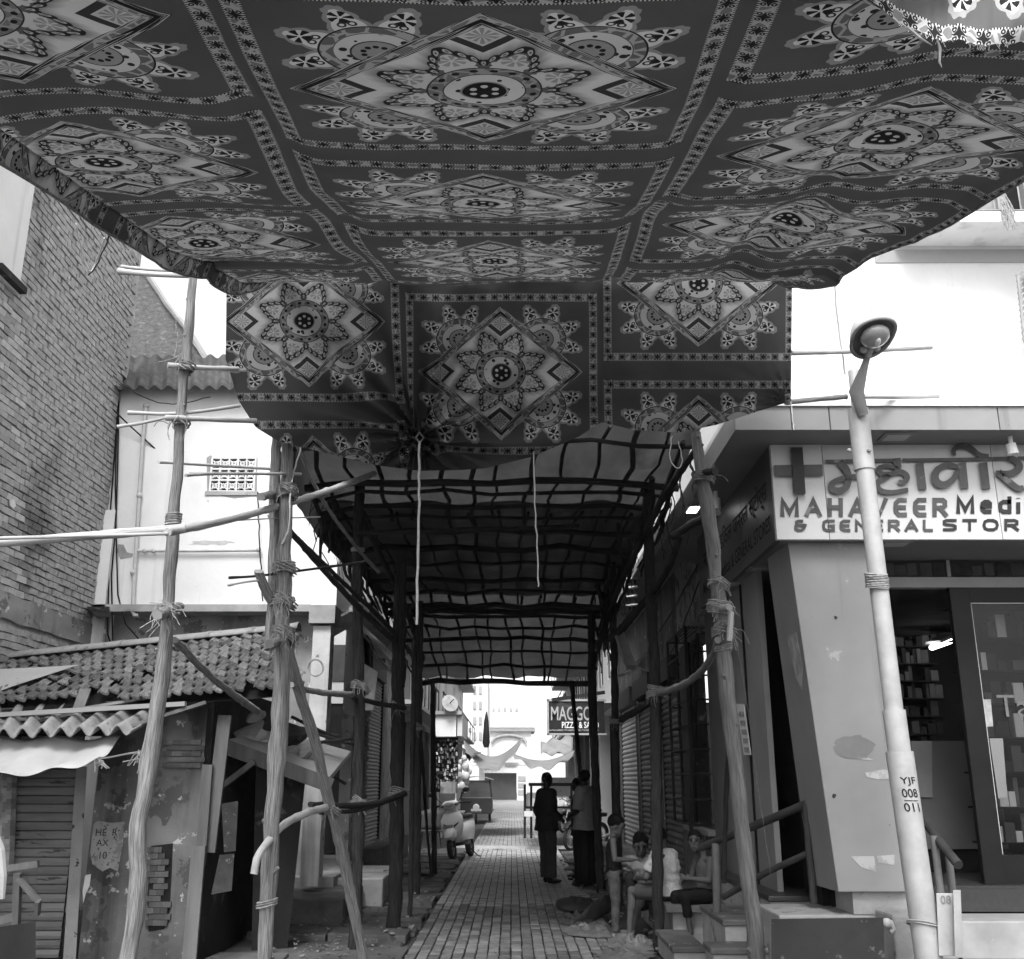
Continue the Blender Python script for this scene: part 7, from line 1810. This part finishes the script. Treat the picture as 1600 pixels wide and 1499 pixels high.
class Fig:
    """a posed figure; J holds joint positions in its own frame (x right, y ahead, z up), metres"""
    def __init__(s, label, loc, heading, J, scale=1.0, skin=SKIN, vox=.0095, curl=.5, headturn=0, headnod=0, bulk=1.0, category='person', hs=1.0):
        s.J = J; s.t = thing('person', label, category, (0,0,0)); s.t['_w'] = [0.0,0.0,0.0]
        mb = MB(); V = Vector; hd = V(J['head']); nk = V(J['neck']); ch = V(J['chest']); pv = V(J['pelvis'])
        R = Matrix.Rotation(math.radians(headturn),3,'Z') @ Matrix.Rotation(math.radians(-headnod),3,'X'); s.R = R; s.hd = hd
        H = lambda x, y, z: hd+R@V((x,y,z))*hs
        mb.ell(H(0,0,.02), (.073*hs,.092*hs,.098*hs), 18, 14, R); mb.ell(H(0,.028,-.05), (.056*hs,.060*hs,.062*hs), 14, 10, R); mb.ell(H(0,.052,-.088), (.026*hs,.024*hs,.022*hs), 10, 8, R)
        cap(mb, H(0,.088,.012), H(0,.106,-.024), .009, .014, 8); mb.ell(H(0,.083,-.056), (.024,.012,.009), 10, 6, R)
        for q in (-1,1):
            mb.ell(H(.075*q,.0,-.008), (.012,.02,.031), 8, 8, R); mb.ell(H(.036*q,.060,-.022), (.022*hs,.018*hs,.018*hs), 8, 6, R)
        cap(mb, nk, H(0,-.02,-.06), .052, .048)
        up = (ch-pv).normalized(); sl, sr = V(J['shL']), V(J['shR']); xr = (sr-sl).normalized(); fw = up.cross(xr)*-1 if up.cross(xr).y < 0 and heading is None else xr.cross(up)*-1
        fw = up.cross(xr); rt = Matrix((xr, fw, up)).transposed()
        mb.ell(ch, (.158*bulk,.105*bulk,.17), 18, 12, rt); mb.ell(ch.lerp(pv,.5), (.135*bulk,.098*bulk,.17), 16, 12, rt); mb.ell(pv, (.15*bulk,.11*bulk,.125), 16, 12, rt)
        cap(mb, sl, sr, .052, .052); cap(mb, ch+up*.08, nk, .075, .055)
        for k in 'LR':
            a, b, c = V(J['sh'+k]), V(J['el'+k]), V(J['wr'+k]); cap(mb, a, b, .052, .042); cap(mb, b, c, .043, .029)
            q = -1 if k == 'L' else 1; hd_ = V(J.get('hd'+k, c-b)); hu = V(J.get('hu'+k, (q*1.0,.1,.0)))
            hand(mb, c, hd_, hu, q, 1.0, curl)
            h, kn, an = V(J['hp'+k]), V(J['kn'+k]), V(J['an'+k]); cap(mb, h, kn, .078*bulk, .052); cap(mb, kn, an, .050, .034); 
            calf = kn.lerp(an,.3)+V((0,-.012,0)); mb.ell(calf, (.048,.052,.10), 12, 8)
            ft = V(J.get('ft'+k, (0,1,0))).normalized(); fz = Matrix((ft.cross(V((0,0,1))).normalized(), ft, V((0,0,1)))).transposed()
            mb.ell(an+ft*.075+V((0,0,-.05)), (.040,.115,.030), 12, 8, fz); mb.ell(an+ft*.155+V((0,0,-.058)), (.042,.04,.021), 10, 6, fz); cap(mb, an, an+V((0,0,-.04))-ft*.015, .034, .032, 8)
        s.body = remesh(mb, 'body', skin, s.t, vox, 2)
        # hair cap
        hb = MB(); hb.ell(H(0,-.012,.040), (.080*hs,.096*hs,.092*hs), 24, 18, R); 
        hb.v = [v if (R.transposed()@(v-hd)).z > .035-.9*max(0,-(R.transposed()@(v-hd)).y)*0-.055*((R.transposed()@(v-hd)).y < .03) or True else v for v in hb.v]
        for v in hb.v:
            l = (R.transposed()@(v-hd))/hs
            lim = .036 if l.y > .055 else lerp(-.075, .036, max(0,min(1,(l.y+.035)/.09)))
            if l.z < lim+.012: l = V((l.x*.9, l.y*.9, max(l.z, lim-.004))) 
            l *= 1+.05*mnoise.noise(l*26); v.xyz = hd+R@l*hs
        hb.build('hair', HAIR, s.t, smooth=True)
        for q in (-1,1):
            MB().ell(H(.030*q,.0885,.010), (.0115*hs,.005,.0050*hs), 10, 6, R).build('eye', BLACK, s.t, smooth=True)
            MB().tube([H(.014*q,.094,.026), H(.032*q,.091,.030), H(.047*q,.080,.025)], .0042*hs, 5).build('eyebrow', HAIR, s.t)
        MB().tube([H(-.02,.092,-.056), H(0,.097,-.055), H(.02,.092,-.056)], .0028, 5).build('mouth', M('lip', .08, .06, bump=0), s.t)
        s.t.location = loc; s.t.rotation_euler = (0,0,math.radians(heading)); s.t.scale = (scale,)*3
    def torso(s, name, mat, sleeves=0.0, hem=0.0, inf=.018, vox=.012, bulk=1.0, neck=True, fold=.01, straps=False):
        J = s.J; V = Vector; mb = MB(); ch, pv, nk, sl, sr = map(V, (J['chest'], J['pelvis'], J['neck'], J['shL'], J['shR']))
        up = (ch-pv).normalized(); xr = (sr-sl).normalized(); fw = up.cross(xr); rt = Matrix((xr, fw, up)).transposed()
        mb.ell(ch, ((.158*bulk+inf),(.105*bulk+inf),.165+inf), 20, 14, rt)
        lo = pv-up*hem
        def sec(c, a, b): return (c, a, b, fw)
        b0 = len(mb.v); n = 20; rings = [(lo,.152*bulk+inf*1.5,.115*bulk+inf*1.3),(pv,.150*bulk+inf,.112*bulk+inf),(ch.lerp(pv,.5),.142*bulk+inf,.104*bulk+inf),(ch,.158*bulk+inf,.106*bulk+inf),(ch+up*.1,.14*bulk+inf,.085*bulk+inf)]
        for c, a, b in rings:
            for k in range(n): an = 2*PI*k/n; mb.v.append(c+xr*a*math.cos(an)+fw*b*math.sin(an))
        for i in range(len(rings)-1):
            for k in range(n): mb.face((b0+i*n+k, b0+i*n+(k+1)%n, b0+(i+1)*n+(k+1)%n, b0+(i+1)*n+k))
        mb.face([b0+k for k in range(n)][::-1]); mb.face([b0+(len(rings)-1)*n+k for k in range(n)])
        if not straps:
            cap(mb, sl, sr, .055+inf, .055+inf); 
            if neck: cap(mb, ch+up*.1, nk.lerp(ch,.25), .07+inf, .05+inf)
        else:
            for q in (.35, .65): p = sl.lerp(sr, q); cap(mb, ch+up*.1+(p-(sl+sr)/2)*.9, p+up*.045, .05+inf*.4, .028)
        if sleeves:
            for k in 'LR':
                a, b, c = V(J['sh'+k]), V(J['el'+k]), V(J['wr'+k])
                if sleeves <= 1: cap(mb, a, a.lerp(b, sleeves), .052+inf, .050+inf*1.0, 14, True, False)
                else: cap(mb, a, b, .052+inf, .044+inf); cap(mb, b, b.lerp(c, sleeves-1), .044+inf, .034+inf, 14, True, False)
        o = remesh(mb, name, mat, s.t, vox, 1)
        for v in o.data.vertices:
            p = v.co; d = .8*fold*mnoise.noise(Vector((p.x*9, p.y*9, p.z*16)))+.5*fold*mnoise.noise(Vector((p.x*24+p.z*14, p.y*24, p.z*22))); v.co = p+v.normal*d
        return o
    def legs(s, name, mat, to=1.92, inf=.016, vox=.012, flare=.0, fold=.008, bulk=1.0):
        J = s.J; V = Vector; mb = MB(); pv = V(J['pelvis']); mb.ell(pv, (.152*bulk+inf,.115*bulk+inf,.12+inf), 18, 12)
        for k in 'LR':
            h, kn, an = V(J['hp'+k]), V(J['kn'+k]), V(J['an'+k])
            if to <= 1: cap(mb, h, h.lerp(kn, to), .085*bulk+inf, .068+inf, 14, True, False)
            else: cap(mb, h, kn, .084*bulk+inf, .058+inf+flare*.4); cap(mb, kn, kn.lerp(an, to-1), .056+inf+flare*.4, .042+inf+flare, 14, True, False)
        o = remesh(mb, name, mat, s.t, vox, 1)
        for v in o.data.vertices:
            p = v.co; d = fold*mnoise.noise(Vector((p.x*8, p.y*8, p.z*13))); v.co = p+v.normal*d
        return o
    def shoes(s, name='shoe', mat=BLACK):
        J = s.J; V = Vector
        for k in 'LR':
            an = V(J['an'+k]); ft = V(J.get('ft'+k, (0,1,0))).normalized(); fz = Matrix((ft.cross(V((0,0,1))).normalized(), ft, V((0,0,1)))).transposed()
            mb = MB(); mb.ell(an+ft*.08+V((0,0,-.05)), (.05,.135,.036), 14, 8, fz); mb.ell(an-ft*.01+V((0,0,-.035)), (.042,.05,.045), 10, 8, fz); mb.build(name, mat, s.t, smooth=True)
def stand(**k):
    J = dict(head=(0,.02,1.60), neck=(0,0,1.46), chest=(0,0,1.25), pelvis=(0,0,.93), shL=(-.165,0,1.39), shR=(.165,0,1.39), elL=(-.215,-.02,1.11), elR=(.215,-.02,1.11), wrL=(-.225,.05,.87), wrR=(.225,.05,.87),
             hpL=(-.085,0,.90), hpR=(.085,0,.90), knL=(-.095,.02,.49), knR=(.095,.02,.49), anL=(-.10,0,.09), anR=(.10,0,.09))
    J.update(k); return J
SUIT = M('dark_suit_cloth', .028, .02, scale=8, rough=.9, bump=.1, bscale=60); TROU = M('grey_trouser_cloth', .05, .035, scale=8, rough=.9, bump=.1)
SHIRT = M('pale_shirt_cloth', .24, .18, scale=6, rough=.9, bump=.15, bscale=30)
SKD = M('dark_skin', .03, .022, scale=6, rough=.5, bump=.03)
# man in suit, half turned, back three-quarter to camera
f1 = Fig('man in dark collared jacket and grey trousers standing side on', PZ(855,1381,0), -60, stand(wrL=(-.20,.10,.86), elL=(-.235,-.03,1.12), wrR=(.16,.16,1.0), elR=(.22,-.06,1.12), knL=(-.085,.03,.49), anL=(-.08,.04,.09)), 1.0, SKD, headturn=10, bulk=1.2)
f1.torso('jacket', SUIT, 1.9, .12, .034, bulk=1.25); f1.legs('trousers', TROU, 1.98, .026, flare=.035, bulk=1.15); f1.shoes()
f2 = Fig('man in a loose pale shirt and long dark wrap talking beside the dark post', PZ(917,1386,0), 62, stand(wrL=(-.13,.2,1.02), elL=(-.215,.03,1.12), wrR=(.2,.1,.92)), 1.02, SKD, headturn=6, bulk=1.2)
f2.torso('shirt', SHIRT, 1.0, .10, .045, bulk=1.25)
mb = MB(); loft(mb, [((0,0,.06),.17,.15,YX),((0,0,.4),.18,.15,YX),((0,0,.8),.175,.14,YX),((0,0,.98),.15,.12,YX)], 24)
for v in mb.v: v += Vector((v.x, v.y, 0)).normalized()*.02*math.sin(math.atan2(v.y, v.x)*9)
mb.build('wrap_skirt', M('dark_wrap', .008, .005, scale=6, bump=.2), f2.t, smooth=True); f2.shoes('sandal')
f3 = Fig('man with dark shirt mostly hidden behind the man in the loose pale shirt', PZ(905,1372,0), 80, stand(), .95, SKD)
f3.torso('shirt', SUIT, .8, .06, .02); f3.legs('trousers', BLACK, 1.95, .02); f3.shoes()
# standing boy in a dark vest, forearms held out
SKB = M('boy_skin', .115, .08, scale=6, rough=.5, bump=.03)
VEST = M('dark_vest', .010, .007, scale=6, bump=.1); JEANS = M('denim', .10, .05, scale=14, bump=.3, bscale=50)
b1 = Fig('small boy in dark sleeveless vest and jeans standing with palms held out', PZ(962,1466,0), -96, stand(head=(0,.05,1.61), elL=(-.20,.02,1.13), wrL=(-.12,.25,1.10), elR=(.20,.02,1.13), wrR=(.10,.26,1.12), hdL=(.1,1,.08), hdR=(-.1,1,.08), huL=(0,0,1), huR=(0,0,1), neck=(0,.0,1.44)), .70, SKB, headnod=16, curl=.35, bulk=1.0, vox=.0095, hs=1.38)
b1.torso('vest', VEST, 0, .05, .016, bulk=1.0, straps=True); b1.legs('jeans', JEANS, 1.97, .018, bulk=1.0, fold=.014); b1.shoes('shoe', M('pale_shoe', .3, .2))
def sit(seat=.45, **k):
    z = seat
    J = dict(head=(0,.06,z+.76), neck=(0,.02,z+.60), chest=(0,.0,z+.40), pelvis=(0,0,z+.10), shL=(-.165,.01,z+.53), shR=(.165,.01,z+.53), elL=(-.22,.08,z+.28), elR=(.22,.08,z+.28), wrL=(-.10,.27,z+.24), wrR=(.10,.27,z+.24),
             hpL=(-.09,.02,z+.08), hpR=(.09,.02,z+.08), knL=(-.12,.42,z+.07), knR=(.12,.42,z+.07), anL=(-.11,.42,.09), anR=(.11,.42,.09))
    J.update(k); return J
CHK = M('pale_checked_shirt', .42, .34, scale=50, rough=.9, bump=.3, bscale=30, contrast=(.4,.6)); SHORT = M('grey_shorts', .07, .05, scale=6, bump=.1)
LS = .57
b2 = Fig('youth in pale checked shirt and shorts sitting on the ledge, back to us', Vector((1.60, 11.2, 0)), 48, sit(.50, head=(0,.13,1.17), chest=(0,.02,.87), neck=(0,.07,1.03), shL=(-.165,.05,.985), shR=(.165,.05,.985), elL=(-.24,.14,.76), elR=(.24,.14,.76), wrL=(-.10,.36,.74), wrR=(.10,.36,.74), knL=(-.13,.44,.58), knR=(.13,.45,.60), anL=(-.14,.48,.12), anR=(.10,.62,.12)), .87, SKB, headnod=14, hs=1.15, bulk=1.05)
b2.torso('shirt', CHK, .75, .06, .024, bulk=1.08, fold=.016); b2.legs('shorts', SHORT, .82, .02); b2.shoes('sandal', M('dull_sandal', .14, .1))
b3 = Fig('boy in a pale collared shirt crouching and looking down at the game', Vector((1.42, 12.0, 0)), 172, sit(.30, knL=(-.13,.30,.66), knR=(.13,.30,.66), anL=(-.11,.28,.28), anR=(.11,.28,.28), head=(0,.10,1.02), elL=(-.2,.16,.62), elR=(.2,.16,.62), wrL=(-.08,.34,.66), wrR=(.08,.34,.66)), .90, M('boy_skin_dark', .09, .065), headnod=20, headturn=8, hs=1.2)
b3.torso('shirt', M('collared_shirt', .34, .26, bump=.3), .6, .0, .02, bulk=.9); b3.legs('trousers', SUIT, 1.7, .016)
b4 = Fig('boy in a grey sleeveless vest sitting on the ledge and looking at the camera', Vector((1.93, 10.95, 0)), 112, sit(.60, head=(0,.13,1.36), wrL=(-.05,.26,.90), wrR=(.10,.25,.88), knL=(-.12,.40,.67), knR=(.12,.40,.67), anL=(-.12,.34,.28), anR=(.12,.34,.28)), .74, M('boy_skin_shade', .085, .06, scale=6, rough=.6, bump=.03), headturn=50, headnod=-4, bulk=1.02, hs=1.22)
b4.torso('vest', M('grey_vest', .09, .07, scale=5, bump=.1), 0, .0, .012, bulk=.9, straps=True); b4.legs('trousers', VEST, 1.6, .018)
# riders far down the lane
f5 = Fig('far rider in a pale headscarf sitting on a motorbike at the end of the lane', PZ(780,1253,0)+Vector((0,.3,0)), 180, sit(.75, anL=(-.2,.3,.3), anR=(.2,.3,.3), wrL=(-.25,.5,1.05), wrR=(.25,.5,1.05)), 1.12, SKD, vox=.02)
f5.torso('shirt', HW[0], 1.5, .0, .03, vox=.02); f5.legs('trousers', SUIT, 1.8, .02, vox=.02); MB().ell((0,.05,1.53), (.13,.14,.17), 12, 8).build('headscarf', HW[2], f5.t, smooth=True)
motorcycle('far motorcycle facing us at the end of the lane with its rider', PZ(780,1253.5,0)+Vector((0,-.1,0)), 0)
f6 = Fig('far person standing beside the rider at the end of the lane', PZ(768,1253,0), 160, stand(), 1.0, SKD, vox=.02)
f6.torso('shirt', HW[1], 1.5, .1, .03, vox=.02); f6.legs('trousers', SUIT, 1.9, .02, vox=.02)
# ============================================================ HAZE in the long lane
hz = bpy.data.materials.new('haze_air'); hz.use_nodes = True; N = NT(hz.node_tree); N.nt.nodes.clear()
ho = N.n('ShaderNodeOutputMaterial'); pv_ = N.n('ShaderNodeVolumePrincipled'); pv_.inputs['Color'].default_value = g4(.95); pv_.inputs['Density'].default_value = .0008; pv_.inputs['Anisotropy'].default_value = .3
N.l(pv_.outputs[0], ho.inputs['Volume'])
MB().box((-70, -40, -1.2), (70, 160, 20)).build('haze', hz, kind='stuff')

# ============================================================ loose cables and strings
def sag_line(a, b, sag, r, mat, label, name='overhead_cable', cat='cable', n=16, group=None):
    pts = [Vector(a).lerp(Vector(b), i/n)-Vector((0,0,sag*math.sin(i/n*PI)))+Vector((R_(-.01,.01), R_(-.01,.01), R_(-.01,.01))) for i in range(n+1)]
    return tag(MB().tube(pts, r, 5).build(name, mat, smooth=True), label, cat, group)
sag_line(P(176,640,13.8), P(560,905,15), .25, .012, BLACK, 'black cable looping from the brick corner across the white building')
sag_line(P(150,560,13.6), P(330,620,13.7), .35, .008, BLACK, 'thin black cable sagging under the corrugated roof edge')
sag_line(P(402,768,13.9), P(410,940,13.85), .02, .010, BLACK, 'thin dark wire running down the white wall right of the vent')
sag_line((-2.4,17,3.9), (-2.5,24.5,4.2), .3, .014, BLACK, 'black cable sagging along the left shopfronts')
sag_line((2.3,12.2,4.2), (2.3,24,3.9), .35, .014, BLACK, 'black cable sagging along the right wall')
sag_line((2.3,12.2,4.0), (2.3,19,3.6), .5, .010, BLACK, 'second looser cable along the right wall')
sag_line((-2.9,26,5.4), (2.6,33,5.2), .5, .014, BLACK, 'cable crossing the lane above the shade cloths')
sag_line((-2.9,34,6.2), (2.6,30,5.6), .5, .014, BLACK, 'higher cable crossing the lane behind the pizza sign')
sag_line((-2.9,40,6.6), (2.6,46,6.4), .6, .016, BLACK, 'far cable crossing the lane before the pale houses')
tw = MB()
for k in range(60):
    side = random.choice((-1, 1)); y = R_(9, 19); s_ = R_(-.05,.04) if side < 0 else R_(.96,1.06); a = tarp(s_, y, -.05); q = [a]
    for j in range(5): q.append(q[-1]+Vector((R_(-.06,.06), R_(-.08,.08), -R_(.03,.16))))
    tw.tube(q, R_(.003,.009), 4)
tag(tw.build('hanging_twigs', WOODD, kind='stuff'), 'tangle of thin twigs and string ends hanging from both eaves of the lane roof', 'twigs')
# bits of rubbish, peelings and stones
sm = MB()
for k in range(150):
    x, y = R_(-2.3,-1.1), R_(9.9,14); s = R_(.006,.03); sm.obox((x, y, .06), (s*R_(.8,2.4), s, s*.4), Euler((R_(-.5,.5), R_(-.5,.5), R_(0,3))))
for k in range(160):
    x, y = R_(-1.0,1.1), R_(10.2,26); s = R_(.005,.018); sm.obox((x, y, .016), (s*R_(.8,2.4), s, s*.3), Euler((R_(-.3,.3), R_(-.3,.3), R_(0,3))))
sm.build('scattered_litter', M('pale_litter', .24, .06, scale=30, contrast=(.4,.6)), kind='stuff')
